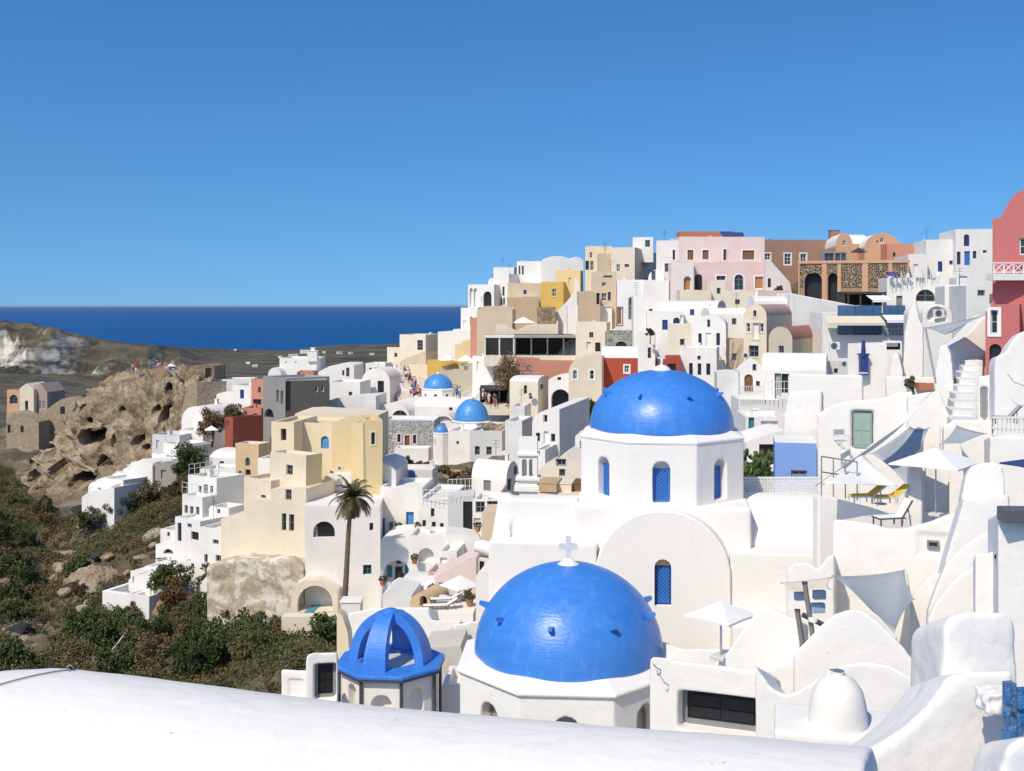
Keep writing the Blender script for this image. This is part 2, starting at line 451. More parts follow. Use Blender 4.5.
def patchy(name, c1, c2, c3, sc=.55):
    m, nt, b = nmat(name)
    geo = N(nt, 'ShaderNodeNewGeometry'); pos = geo.outputs['Position']
    n = N(nt, 'ShaderNodeTexNoise', Scale=sc, Detail=7, Roughness=.62, Distortion=.4); nt.links.new(pos, n.inputs['Vector'])
    f = ramp(nt, n.outputs[0], [(.49, (0, 0, 0)), (.53, (1, 1, 1))])
    n2 = N(nt, 'ShaderNodeTexNoise', Scale=sc*3, Detail=6, Roughness=.7); nt.links.new(pos, n2.inputs['Vector'])
    f2 = ramp(nt, n2.outputs[0], [(.4, (0, 0, 0)), (.7, (1, 1, 1))])
    c = mixc(nt, f, mixc(nt, f2, c2, c3), c1)
    nt.links.new(c, b.inputs['Base Color']); b.inputs['Roughness'].default_value = .95
    bump(nt, b, n.outputs[0], .8, .3)
patchy('wall_patchy', (.66, .61, .52), (.42, .33, .23), (.56, .48, .37), .7)
patchy('gate_paint', (.06, .27, .62), (.03, .17, .46), (.34, .44, .54), 11)
def stone(name, c1, c2, mortar, sc=1.6, w=.05):
    m, nt, b = nmat(name)
    geo = N(nt, 'ShaderNodeNewGeometry'); pos = geo.outputs['Position']
    v = N(nt, 'ShaderNodeTexVoronoi', Scale=sc); nt.links.new(pos, v.inputs['Vector'])
    e = N(nt, 'ShaderNodeTexVoronoi', Scale=sc, feature='DISTANCE_TO_EDGE'); nt.links.new(pos, e.inputs['Vector'])
    sp = N(nt, 'ShaderNodeSeparateColor'); nt.links.new(v.outputs['Color'], sp.inputs[0])
    c = mixc(nt, sp.outputs[0], c1, c2)
    f = ramp(nt, e.outputs['Distance'], [(w, (1, 1, 1)), (w*2, (0, 0, 0))])
    c = mixc(nt, f, c, mortar)
    nt.links.new(c, b.inputs['Base Color']); b.inputs['Roughness'].default_value = .95
    f3 = ramp(nt, e.outputs['Distance'], [(0, (0, 0, 0)), (w*3, (1, 1, 1))])
    bump(nt, b, f3, .7, .08)
stone('stone_grey', (.22, .21, .20), (.42, .40, .37), (.50, .48, .44), 2.2)
stone('stone_black', (.02, .018, .017), (.07, .055, .045), (.42, .31, .20), 3.6, .07)
stone('stone_tan', (.30, .23, .15), (.45, .36, .25), (.34, .27, .19), 1.8)
stone('stone_green', (.14, .17, .14), (.32, .34, .29), (.36, .36, .31), 1.8)
stone('stone_brown', (.16, .11, .07), (.34, .25, .16), (.22, .17, .11), 1.4)
paint('frame_white', (.78, .78, .76), .6); paint('frame_grey', (.22, .23, .24), .6); paint('frame_dark', (.10, .11, .12), .5)
paint('paint_blue', (.035, .16, .50), .45); paint('paint_navy', (.015, .05, .24), .45); paint('paint_teal', (.03, .20, .26), .5)
paint('paint_azure', (.07, .28, .62), .5); paint('paint_sage', (.30, .40, .36), .5); paint('paint_lilac', (.10, .08, .40), .5)
paint('wood', (.20, .09, .04), .6); paint('wood_red', (.30, .11, .05), .6); paint('wood_ochre', (.42, .20, .08), .6)
paint('wood_grey', (.16, .14, .12), .8, scale=14, vary=.4); paint('wood_dark', (.05, .04, .035), .7)
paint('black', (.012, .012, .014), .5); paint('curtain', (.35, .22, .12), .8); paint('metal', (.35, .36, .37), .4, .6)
paint('metal_white', (.72, .73, .73), .45); paint('metal_dark', (.06, .065, .075), .5)
paint('cloth_white', (.80, .79, .77), .9, vary=.05); paint('cloth_cream', (.70, .62, .48), .9); paint('cloth_navy', (.025, .05, .17), .9)
paint('cloth_dark', (.045, .045, .05), .9); paint('cloth_yellow', (.72, .46, .05), .9); paint('cloth_red', (.45, .06, .04), .9); paint('cloth_blue', (.06, .14, .40), .9)
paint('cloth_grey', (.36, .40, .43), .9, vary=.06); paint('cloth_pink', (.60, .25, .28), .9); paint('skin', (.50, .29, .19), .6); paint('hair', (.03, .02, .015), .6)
paint('terracotta_pot', (.42, .17, .08), .8); paint('board_tan', (.50, .35, .20), .8); paint('cross_grey', (.62, .63, .64), .7)
paint('cloth_shadow_blue', (.30, .42, .58), .9)  # cloth colour carries the blue of fabric lying in shadow
paint('lava', (.035, .032, .03), .95, scale=3, vary=.5)
paint('bark', (.16, .11, .07), .95, scale=12, vary=.4); paint('bark_grey', (.25, .21, .17), .95, scale=12, vary=.4)
paint('rubble', (.30, .27, .23), .95, scale=3, vary=.35)
def glass(name, col, rough=.08):
    m, nt, b = nmat(name)
    b.inputs['Base Color'].default_value = (*col, 1); b.inputs['Roughness'].default_value = rough; b.inputs['Specular IOR Level'].default_value = .6
glass('glass', (.022, .028, .035)); glass('glass_blue', (.05, .13, .26), .15); glass('glass_pale', (.25, .30, .33), .15)
m, nt, b = nmat('pool'); b.inputs['Base Color'].default_value = (.05, .33, .42, 1); b.inputs['Roughness'].default_value = .05
m, nt, b = nmat('pool_blue'); b.inputs['Base Color'].default_value = (.10, .22, .36, 1); b.inputs['Roughness'].default_value = .05
def domepaint(name, col, rough=.3):
    m, nt, b = nmat(name)
    geo = N(nt, 'ShaderNodeNewGeometry'); tc = N(nt, 'ShaderNodeTexCoord')
    mp = N(nt, 'ShaderNodeMapping'); mp.inputs['Scale'].default_value = (1.2, 1.2, 4.0); nt.links.new(tc.outputs['Object'], mp.inputs['Vector'])
    n = N(nt, 'ShaderNodeTexNoise', Scale=1.4, Detail=5, Roughness=.6); nt.links.new(mp.outputs[0], n.inputs['Vector'])
    n1 = N(nt, 'ShaderNodeTexNoise', Scale=.7, Detail=3); nt.links.new(tc.outputs['Object'], n1.inputs['Vector'])
    c = mixc(nt, n.outputs[0], tuple(x*.82 for x in col), tuple(x*1.14 for x in col))
    c = mixc(nt, ramp(nt, n1.outputs[0], [(.45, (0, 0, 0)), (.7, (.3, .3, .3))]), c, (col[0]+.03, col[1]*1.25, col[2]*1.05))
    nt.links.new(c, b.inputs['Base Color'])
    nt.links.new(ramp(nt, n.outputs[0], [(.3, (rough*.8,)*3), (.7, (rough*1.35,)*3)]), b.inputs['Roughness'])
    b.inputs['Specular IOR Level'].default_value = .5
    n2 = N(nt, 'ShaderNodeTexNoise', Scale=5, Detail=5, Roughness=.55); nt.links.new(mp.outputs[0], n2.inputs['Vector'])
    mp3 = N(nt, 'ShaderNodeMapping'); mp3.inputs['Scale'].default_value = (5, 5, .5); nt.links.new(tc.outputs['Object'], mp3.inputs['Vector'])
    n5 = N(nt, 'ShaderNodeTexNoise', Scale=1.0, Detail=5, Roughness=.6); nt.links.new(mp3.outputs[0], n5.inputs['Vector'])
    c2 = mixc(nt, ramp(nt, n5.outputs[0], [(.52, (0, 0, 0)), (.75, (.30, .30, .30))]), c, (.22, .38, .66))
    n6 = N(nt, 'ShaderNodeTexNoise', Scale=16, Detail=3, Roughness=.6); nt.links.new(tc.outputs['Object'], n6.inputs['Vector'])
    c2 = mixc(nt, ramp(nt, n6.outputs[0], [(.66, (0, 0, 0)), (.74, (.4, .4, .4))]), c2, (.25, .40, .66))
    nt.links.new(c2, b.inputs['Base Color'])
    bump(nt, b, n2.outputs[0], .22, .05)
domepaint('dome_blue', (.045, .215, .66), .33); domepaint('dome_light', (.06, .26, .63), .4); domepaint('dome_rib', (.04, .20, .66), .42)
def leafmat(name, stops, rough=.6):
    m, nt, b = nmat(name)
    geo = N(nt, 'ShaderNodeNewGeometry')
    n = N(nt, 'ShaderNodeTexNoise', Scale=.16, Detail=4, Roughness=.6); nt.links.new(geo.outputs['Position'], n.inputs['Vector'])
    ad = N(nt, 'ShaderNodeMath', operation='MULTIPLY_ADD'); nt.links.new(geo.outputs['Random Per Island'], ad.inputs[0]); ad.inputs[1].default_value = .36
    sb = N(nt, 'ShaderNodeMath', operation='MULTIPLY_ADD'); nt.links.new(n.outputs[0], sb.inputs[0]); sb.inputs[1].default_value = 1.9; sb.inputs[2].default_value = -.62
    nt.links.new(sb.outputs[0], ad.inputs[2])
    nt.links.new(ramp(nt, ad.outputs[0], stops), b.inputs['Base Color']); b.inputs['Roughness'].default_value = rough
    b.inputs['Specular IOR Level'].default_value = .2
leafmat('leaf_scrub', [(0, (.13, .10, .055)), (.18, (.21, .165, .09)), (.34, (.16, .10, .045)), (.48, (.15, .135, .06)), (.68, (.075, .09, .03)), (1, (.11, .125, .05))])
leafmat('leaf_green', [(0, (.03, .045, .014)), (.5, (.055, .08, .024)), (1, (.105, .125, .042))])
leafmat('leaf_olive', [(0, (.07, .068, .03)), (.5, (.11, .105, .05)), (1, (.17, .15, .075))])
leafmat('leaf_dry', [(0, (.10, .06, .03)), (.5, (.20, .13, .07)), (1, (.30, .22, .12))])
leafmat('leaf_rust', [(0, (.07, .035, .02)), (.5, (.14, .07, .03)), (1, (.16, .12, .05))])
leafmat('leaf_palm', [(0, (.035, .04, .015)), (.4, (.085, .08, .035)), (.7, (.17, .13, .065)), (1, (.24, .18, .09))], .5)
leafmat('leaf_cactus', [(0, (.05, .09, .03)), (.5, (.09, .14, .05)), (1, (.14, .19, .08))], .5)
# ------------------------------------------------------------------ THE VILLAGE
G_SKY = 'houses along the skyline'; G_MID = 'houses on the middle slope'; G_LOW = 'houses in the lower hollow'; G_LEFT = 'houses on the left flank'
# ---- right skyline (frame C)
V('C')
H('white skyline house with an arched blue fanlight above blue shutters, beside the pink house', 655, 835, 237, 480, 150, -8, 9, mat='white', group=G_SKY, rec=.25,
  wins=[('W', 695, 262, 722, 318, 'navy'), ('d', 697, 343, 724, 410, 'blue'), ('w', 661, 345, 679, 407, 'navy'), ('w', 738, 342, 755, 378, 'navy'), ('w', 786, 338, 805, 352, 'dark')])
H('white flat roofed skyline house with a violet window and slim blue door', 515, 657, 287, 480, 152, -8, 9, mat='white', group=G_SKY,
  wins=[('w', 625, 388, 650, 408, 'lilac'), ('d', 570, 392, 592, 442, 'navy')])
H('low white block with one pale niche, left end of the white skyline row', 425, 517, 357, 480, 150, -8, 9, mat='white', group=G_SKY, wins=[('n', 450, 405, 472, 452)])
H('white terrace house with a large half round window below the roof terrace', 320, 650, 472, 640, 138, -10, 7, mat='white', group=G_SKY, rec=.3,
  wins=[('W', 460, 527, 553, 585, 'grey'), ('d', 366, 558, 395, 622, 'grey'), ('w', 595, 528, 612, 556, 'navy')])
H('blank white stepped house between terrace house and pink house', 600, 720, 505, 700, 120, -14, 8, mat='white', group=G_SKY, soft=(.12, 4))
H('white stepped house with a pale blue window below the pink house balcony', 700, 812, 508, 700, 112, -10, 8, mat='white_worn', group=G_SKY, wins=[('w', 755, 530, 790, 558, 'grey')])
H('small white annex with sloping roof and tan blind below the blue doored skyline house', 655, 740, 425, 540, 132, -10, 4, mat='white_worn', top=[(655, 470), (690, 440), (740, 425)], group=G_SKY, wins=[('n', 668, 462, 708, 525)])
H('white barrel vault with an air conditioner inside its arched end', 495, 640, 598, 740, 96, -8, 8, mat='white', roof='vault', rise=55, group=G_SKY, rec=.6, soft=(.1, 3), wins=[('N', 520, 612, 612, 675)])
# pink house (right edge)
H('pink house with curved gable and white balcony at the right edge', 831, 1075, 55, 470, 60, -27, 5, mat='pink', group=G_SKY, trim=None,
  top=[(831, 186), (868, 184), (880, 165), (900, 125), (925, 85), (947, 62), (975, 48), (1010, 45), (1045, 70), (1075, 120)],
  wins=[('w', 960, 280, 1000, 360, '')])
V('E')
H('lower storey of the pink house with white framed window and dark arched door', 750, 905, -75, 300, 58.5, -27, 3, mat='pink', group=G_SKY, trim='frame_white', rec=.25,
  top=[(750, -40), (772, -38), (775, -72), (905, -72)], wins=[('w', 775, -45, 806, 62, ''), ('O', 768, 108, 822, 255)])
# restaurant arcade and brown skyline (frame C/B)
V('B')
H('long plain brown house on the skyline behind the pale rose mansion', 575, 915, 138, 330, 172, 0, 9, mat='brown', group=G_SKY, wins=[('w', 580, 202, 607, 232, ''), ('w', 672, 203, 702, 254, ''), ('w', 746, 203, 774, 250, '')], trim='frame_white')
V('C')
H('orange house with arched gable and oval vent, left one of two on the skyline', 78, 160, 255, 410, 163, -6, 9, mat='orange', roof='vault', rise=62, roofmat='roof_white', group=G_SKY, trim=None,
  wins=[('W', 110, 290, 130, 316, ''), ('w', 76+10, 350, 104, 396, 'grey'), ('w', 108, 350, 130, 396, 'grey')])
H('white vaulted roof block between the two orange arched houses', 140, 235, 257, 410, 168, 0, 8, mat='orange', roof='vaultx', rise=50, roofmat='roof_white', group=G_SKY, wins=[('d', 196, 357, 218, 397, 'grey')])
H('orange house with large arched gable and small terrace window, right one of two', 212, 385, 256, 410, 164, -6, 8, mat='orange', roof='vault', rise=70, roofmat='roof_white', group=G_SKY, wins=[('w', 285, 278, 305, 302, ''), ('w', 268, 292, 280, 304, '')])
H('flat orange block with one dark oval opening, right end of the orange houses', 322, 468, 305, 420, 160, -5, 6, mat='salmon', group=G_SKY, top=[(322, 307), (440, 307), (468, 345)], wins=[('W', 350, 348, 366, 370, 'dark')])
H('glass walled terrace room beside the left orange gable', 18, 130, 345, 405, 158, 0, 3, mat='concrete', group=G_SKY, name='glass_pavilion', cat='pavilion', wins=[('w', 22, 352, 68, 398, 'grey'), ('w', 74, 352, 100, 398, 'grey'), ('w', 103, 352, 127, 398, 'grey')])
r_ = H('dark lava stone arcade building with orange pilasters and arches, below the orange houses', -105, 428, 398, 590, 152, -18, 4, mat='ochre_brown', group=G_SKY, name='arcade_building', cat='arcade', rec=1.2,
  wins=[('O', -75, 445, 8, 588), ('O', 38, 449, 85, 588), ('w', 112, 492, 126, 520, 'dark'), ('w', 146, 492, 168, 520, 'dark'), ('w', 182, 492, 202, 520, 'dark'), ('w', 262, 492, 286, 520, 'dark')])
def pilasters(root, spans, z0f, z1f, mat, dep=.14):
    W, h = root['_W'], root['_h']
    for a, b in spans:
        mb = MB(); mb.box(-W/2+a*W, -W/2+b*W, -dep, .02, h*z0f, h*z1f); mb.build('pilaster', mat, root)
pilasters(r_, [(.0, .012), (.218, .262), (.360, .392), (.582, .636), (.818, .852), (.985, 1)], 0, .985, 'orange')
for (z0f, z1f) in ((.985, 1.02),):
    mb = MB(); mb.box(-r_['_W']/2-.1, r_['_W']/2+.1, -.2, .1, r_['_h']*z0f, r_['_h']*z1f); mb.build('cornice', 'orange', r_)
for (a, b, z0f) in ((.014, .045, .70), (.05, .216, .87), (.264, .358, .87), (.394, .58, .70), (.638, .816, .70), (.854, .983, .70)):
    mb = MB(); W, h = r_['_W'], r_['_h']; mb.box(-W/2+a*W, -W/2+b*W, -.06, .03, h*z0f, h*.97); mb.build('lava_panel', 'stone_black', r_)
V('B')
# pale rose mansion
H('pale rose mansion upper storey with wooden shuttered windows and terracotta roof edge', 180, 578, 125, 262, 160, -2, 9, mat='rose_pale', group=G_SKY, trim='frame_white',
  wins=[('d', 219, 187, 247, 233, 'brown'), ('d', 289, 187, 318, 230, 'brown'), ('w', 386, 182, 400, 234, 'brown'), ('d', 475, 187, 530, 230, 'brown')])
H('pale rose mansion lower storey with arched doorways below the balcony line', 248, 592, 243, 385, 156, -2, 4, mat='rose', group=G_SKY, trim='frame_white', rec=.3,
  wins=[('O', 257, 297, 292, 372), ('w', 358, 306, 400, 326, 'dark'), ('W', 441, 300, 484, 372, 'grey'), ('d', 537, 310, 578, 368, 'ochre')])
H('white left wing of the pale rose mansion with two small windows', 76, 182, 142, 330, 160.5, -10, 8, mat='rose_white', group=G_SKY, wins=[('w', 115, 248, 134, 288, 'dark'), ('w', 152, 185, 164, 232, 'brown')], trim='frame_white')
H('pale loggia bay with one orange arch, left foot of the rose mansion', 145, 250, 245, 385, 155, -2, 4, mat='rose_white', group=G_SKY, rec=.5, wins=[('D', 203, 308, 238, 374, 'ochre')])
def roof_slab(label, name, cat, u0, u1, v0, v1, Y, D, mat, group=None):
    p = at(u0, v0, Y); q = at(u1, v1, Y)
    mb = MB(); mb.box(p.x, q.x, 0, D, q.z, p.z)
    t = thing(name, label, cat, (0, Y, 0), 0, group); mb.build('slab', mat, t); return t
roof_slab('low terracotta roof pavilion on top of the pale rose mansion', 'roof_pavilion', 'pavilion', 187, 440, 99, 128, 165, 4, 'roof_terracotta')
def solar(label, u, v, Y):
    p = at(u, v, Y); t = thing('solar_panel', label, 'solar panel', (p.x, Y, p.z), 0)
    mb = MB(); Mx = Matrix.Rotation(R(35), 4, 'X')
    mb.box(-.9, .9, -.7, .7, -.03, .03, Mx); mb.build('panel', 'cloth_navy', t)
    [MB().tube([(x, 0, -.8), (x, .4, .2)], .03).build('support', 'metal', t) for x in (-.8, .8)]
solar('tilted dark blue solar panel on the rose mansion roof', 405, 112, 163)
solar('small blue solar panel right of the terracotta roof pavilion', 455, 116, 163)
# diagonal stair flank
H('white sloping stair flank running down from the rose mansion to the arcade', 588, 705, 232, 400, 154, 0, 2.5, mat='rose_white', group=G_SKY, top=[(588, 235), (608, 233), (640, 270), (700, 338), (705, 375)], name='stair', cat='stair', wins=[('W', 596, 316, 612, 360, 'brown')])
H('cream retaining block with two little windows under the rose mansion', 330, 535, 325, 440, 151, 0, 4, mat='cream_pale', group=G_SKY, top=[(330, 328), (398, 326), (400, 372), (535, 374)], wins=[('w', 358, 362, 376, 390, 'dark'), ('w', 443, 416, 466, 440, 'dark')])
H('cream garden wall below the loggia of the rose mansion', 186, 332, 372, 440, 150, 0, 3, mat='cream', group=G_SKY, name='garden_wall', cat='wall')
H('rose garden wall with white cap right of the cream retaining block', 534, 706, 374, 430, 150.5, 0, 4, mat='rose', group=G_SKY, name='garden_wall', cat='wall')
# big pale vaulted roofs in front of the arcade
V('B')
H('long low white vaulted roof sweeping down in front of the arcade', 700, 1080, 385, 530, 128, 0, 7, mat='white_worn', group=G_SKY, soft=(.12, 4),
  top=[(700, 385), (760, 398), (830, 412), (900, 424), (980, 440), (1080, 450)])
H('pair of white vaults left of the long sweeping roof', 530, 720, 400, 520, 130, -5, 7, mat='white', roof='vaultx', rise=24, group=G_SKY)
V('C')
H('white walled restaurant room with blue glazing below the long sweeping roof', 10, 415, 640, 770, 112, 0, 5, mat='white', group=G_SKY, name='restaurant', cat='restaurant', rec=.8,
  wins=[('o', 88, 690, 148, 746), ('o', 152, 690, 292, 746), ('o', 308, 690, 408, 746)])
# ---- frame A: left skyline
V('A')
H('white arched pavilion with two slender niches, left end of the skyline', 131, 252, 300, 440, 195, -20, 6, mat='white', group=G_SKY, rec=.5, wins=[('N', 138, 317, 153, 405), ('N', 157, 317, 172, 405), ('O', 202, 332, 240, 408)])
H('low white house with pale blue door at the far left foot of the skyline', 98, 178, 408, 520, 192, -25, 6, mat='white', group=G_SKY, wins=[('d', 140, 450, 150, 490, 'grey'), ('n', 108, 468, 124, 500)])
H('small white tower behind the arched pavilion', 250, 345, 220, 330, 205, -10, 6, mat='white', group=G_SKY)
H('white hip shouldered house between arched pavilion and white tower', 222, 268, 268, 420, 200, -15, 6, mat='white', roof='vault', group=G_SKY)
H('large white skyline block with paired slits near its left corner', 357, 470, 192, 330, 200, -12, mat='white', uR=660, group=G_SKY, wins=[('w', 365, 213, 373, 254, 'dark'), ('w', 380, 213, 389, 254, 'dark')])
H('long white skyline wall with two low vaults on its roof', 468, 665, 190, 300, 198, 3, 6, mat='white', group=G_SKY, top=[(468, 192), (480, 190), (490, 178), (520, 169), (560, 168), (590, 175), (603, 186), (612, 175), (632, 170), (652, 176), (665, 190)])
H('white house with three small windows stacked beside the beige wall', 263, 318, 250, 400, 196, -20, 6, mat='white', group=G_SKY, wins=[('w', 288, 310, 298, 352, 'dark'), ('w', 262+4, 360, 274, 395, 'dark'), ('w', 279, 362, 287, 395, 'dark'), ('w', 292, 362, 300, 395, 'dark')])
H('beige plain walled house below the large white skyline block', 315, 480, 293, 420, 194, 3, 5, mat='beige', group=G_SKY, roofmat='roof_white')
H('tall beige narrow house with sloped white roof left of the small yellow house', 312, 460, 358, 480, 190, 0, 5, mat='tan', group=G_SKY, top=[(312, 358), (382, 360), (384, 356), (458, 358), (460, 362)], roofmat='roof_white')
H('small yellow house with a single dark window and open porch', 470, 575, 288, 410, 182, -8, 5, mat='yellow_deep', group=G_SKY, wins=[('w', 522, 320, 542, 356, '')], trim='yellow_deep')
H('yellow crenellated tower house in the middle of the skyline', 540, 655, 234, 400, 186, -8, 6, mat='yellow', group=G_SKY, wins=[('n', 600, 268, 612, 300)])
H('pale yellow house with shaded veranda at the top left of the cream row', 675, 798, 122, 260, 178, -4, 8, mat='yellow_pale', group=G_SKY, wins=[('w', 696, 150, 708, 176, ''), ('o', 672+4, 190, 692, 232), ('w', 697, 190, 716, 235, '')])
H('beige cube with plain front in the cream skyline row', 738, 796, 156, 260, 175, 0, 5, mat='beige', group=G_SKY)
H('cream skyline house with two small windows and tan shaded side', 795, 906, 128, 280, 174, -18, mat='cream_pale', uR=1012, group=G_SKY, wins=[('w', 820, 205, 838, 240, ''), ('w', 858, 205, 880, 220, 'dark')])
H('white rooftop hut with one small window on the cream skyline house', 897, 993, 80, 140, 178, -8, 4, mat='white', group=G_SKY, ext=2, ground=False, wins=[('w', 955, 93, 978, 125, 'grey')])
H('white rooftop hut at the left end of the pale rose mansion', 1008, 1060, 98, 150, 172, -8, 4, mat='white', group=G_SKY, ext=2, ground=False, wins=[('w', 1024, 118, 1038, 140, 'dark')])
H('beige house with a row of crenel slots and three lower windows', 706, 822, 240, 420, 166, -4, 7, mat='beige', group=G_SKY, rec=.3, wins=[('w', 754, 290, 774, 310, ''), ('w', 730, 340, 745, 375, 'dark'), ('w', 752, 340, 776, 378, ''), ('w', 782, 335, 796, 375, 'dark')]+[('n', 764+i*10, 258, 770+i*10, 268) for i in range(4)])
H('small tan lean to with sloping roof left of the crenel slot house', 645, 745, 330, 420, 163, 0, 4, mat='tan', group=G_SKY, top=[(645, 332), (700, 330), (745, 350)], wins=[('o', 728, 340, 742, 392)])
H('white block with tall arched window over a shuttered door on the upper slope', 822, 948, 278, 520, 158, -6, 8, mat='white', group=G_SKY, trim='frame_grey', wins=[('W', 880, 362, 900, 398, 'dark'), ('d', 880, 406, 902, 456, 'grey'), ('w', 912, 405, 929, 450, 'grey'), ('d', 821+3, 408, 846, 488, 'rust')])
H('white block with grey upper storey right of the arched window block', 944, 1062, 280, 520, 157, -3, 8, mat='white', group=G_SKY, wins=[('w', 975, 413, 992, 444, 'grey')], trim='frame_white')
H('small white vaulted hut with dark window, beside the rose mansion garden', 970, 1045, 232, 300, 160, -12, 5, mat='white', roof='vault', rise=40, group=G_SKY, wins=[('w', 984, 236, 1004, 280, 'dark')])
H('white stair flank with a smooth sloping coping between yellow tower and white wall', 520, 660, 262, 470, 172, -4, 2.5, mat='white', group=G_SKY, name='stair', cat='stair', top=[(520, 458), (540, 430), (590, 380), (622, 340), (626, 262), (645, 285), (655, 340), (660, 372)])
H('long white terrace wall with low curved outline below the white stair', 595, 800, 398, 480, 165, 0, 4, mat='white', group=G_MID, wins=[('w', 714, 417, 733, 450, ''), ('n', 752, 402, 800, 434)])
H('rubble stone patch of wall below the small yellow house', 455, 540, 405, 480, 170, 0, 3, mat='stone_brown', group=G_MID, name='stone_wall', cat='wall')
H('beige cube with flat top above the pergola restaurant on the left', 170, 335, 415, 520, 176, -6, 5, mat='beige', group=G_MID, roofmat='roof_white', top=[(170, 420), (210, 400), (318, 400), (335, 416)])
H('rose striped end wall beside the beige cube', 142, 172, 455, 515, 178, -20, 4, mat='salmon', group=G_MID)
H('cream house with rounded hood roof above the pergola restaurant', 258, 550, 485, 560, 166, 0, 5, mat='cream', group=G_MID, top=[(258, 490), (300, 487), (360, 520), (400, 495), (440, 487), (545, 487), (550, 470)])
H('cream flat house with a small dark window right of the pergola restaurant', 630, 772, 475, 620, 154, -10, 6, mat='cream_pale', group=G_MID, wins=[('w', 692, 522, 712, 548, 'dark'), ('o', 720, 570, 745, 612), ('n', 680, 568, 700, 600)])
H('grey green stone wall house behind the red walled house', 772, 916, 515, 610, 150, -3, 4, mat='stone_green', group=G_MID, top=[(772, 520), (800, 515), (916, 516)], wins=[('O', 815, 565, 872, 600)])
H('small white flat house right of the grey green stone wall', 912, 1040, 515, 640, 149, -4, 5, mat='white', group=G_MID)
# pergola restaurant
def pergola(label, u0, u1, v0, v1, Y, D, posts, beam_mat, roof_mat, back_mat='black', group=None):
    p = at(u0, v0, Y); q = at(u1, v1, Y); w = q.x-p.x; h = p.z-q.z
    t = thing('pergola', label, 'pergola', ((p.x+q.x)/2, Y, q.z-1.5), 0, group)
    mb = MB(); mb.box(-w/2, w/2, -.2, D, h+1.5-.25, h+1.5); mb.build('roof', roof_mat, t)
    mb = MB(); mb.box(-w/2, w/2, -.3, D, 0, 1.5); mb.build('floor_slab', 'cream_pale', t)
    for i in range(posts):
        x = -w/2+.15+i*(w-.3)/(posts-1)
        mb = MB(); mb.box(x-.1, x+.1, -.1, .1, 1.5, h+1.26); mb.build('post', beam_mat, t)
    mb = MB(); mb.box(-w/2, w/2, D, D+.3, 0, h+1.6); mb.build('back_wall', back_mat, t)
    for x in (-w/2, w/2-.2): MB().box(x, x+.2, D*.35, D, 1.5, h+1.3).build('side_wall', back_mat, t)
    GROUND.append(((p.x+q.x)/2, Y+D/2, q.z-1.5))
    return t
pergola('long dark timber pergola restaurant shading a row of openings on the middle slope', 345, 655, 540, 632, 158, 6.5, 5, 'wood_grey', 'concrete', 'wood_dark', 'pergolas')
pergola('white framed terrace shelter left of the dark timber pergola', 205, 348, 540, 632, 159, 5, 3, 'metal_white', 'white', 'concrete', 'pergolas')
V('C')
pergola('dark restaurant shelter with awning below the lava stone arcade', 130, 318, 540, 606, 136, 4, 4, 'wood_dark', 'cloth_dark', 'wood_dark', 'pergolas')
V('A')
H('red walled house with one small window under a white vault', 748, 1010, 592, 760, 136, -4, 6, mat='red', roofmat='roof_white', group=G_MID, roof='vaultx', rise=50, wins=[('w', 856, 677, 878, 710, '')], trim='frame_white')
H('cream house with a high rounded gable and two slender arched windows', 598, 752, 628, 790, 134, -10, 6, mat='cream', group=G_MID, top=[(598, 700), (605, 680), (625, 650), (650, 636), (690, 630), (745, 632), (752, 634)], trim='frame_white', wins=[('W', 617, 698, 638, 742, ''), ('W', 696, 698, 717, 742, '')])
H('terracotta terrace wall in front of the pergola restaurant', 352, 640, 640, 730, 150, 0, 2.5, mat='salmon', group=G_MID, name='terrace_wall', cat='wall', top=[(352, 640), (460, 645), (470, 655), (640, 658)])
H('white house flank dropping below the white framed shelter', 150, 250, 632, 760, 164, -15, 5, mat='white', group=G_MID, wins=[('n', 170, 660, 182, 700)])
H('yellow terrace wall under the pair of white parasols', -60, 165, 655, 700, 178, 0, 4, mat='yellow_deep', group=G_MID, name='terrace_wall', cat='wall')
H('little yellow turret with a flat top beside the white parasols', 68, 152, 560, 660, 182, -10, 4, mat='yellow', group=G_MID, top=[(68, 580), (100, 580), (102, 565), (125, 558), (152, 562)])
H('olive green flat shed below the yellow terrace', 0, 160, 700, 760, 172, 0, 4, mat='olive', group=G_MID)
H('white cube house at the left foot of the skyline under the beige cube', -10, 160, 515, 640, 188, -10, 6, mat='white', group=G_MID, top=[(-10, 520), (60, 515), (62, 508), (160, 512)])
# white terraces behind left (frame L5)
V('L5')
H('tall cream stepped house with narrow slit at the head of the stair street', 160, 300, -30, 160, 196, -20, 6, mat='cream_pale', group=G_MID, wins=[('w', 255, 0, 285, 55, 'grey'), ('w', 335-60, 80, 288, 110, 'dark')])
H('rose capped cream house at the left end of the upper village', 92, 168, 38, 170, 205, -15, 6, mat='cream_pale', roofmat='roof_terracotta', group=G_MID)
H('beige ramped house above the crowded stair street', 158, 300, 55, 190, 190, -20, 5, mat='beige', group=G_MID, top=[(158, 120), (175, 108), (285, 62), (300, 60)])
H('low ochre house beside the crowded stair street', 205, 330, 130, 270, 186, -15, 5, mat='cream', group=G_MID, wins=[('w', 262, 200, 272, 235, 'dark'), ('w', 232, 195, 242, 230, 'dark')])
H('yellow house below the parasol terrace', 310, 555, 112, 200, 180, 0, 5, mat='yellow', group=G_MID, top=[(310, 150), (350, 116), (555, 112)])
H('white barrel house with dark doorway and roof terrace, left of the stair street', 0, 165, 155, 310, 188, -15, 7, mat='white', roof='vault', rise=70, group=G_MID, rec=.4, wins=[('o', 42, 220, 78, 295), ('w', 82, 184, 96, 196, 'dark')])
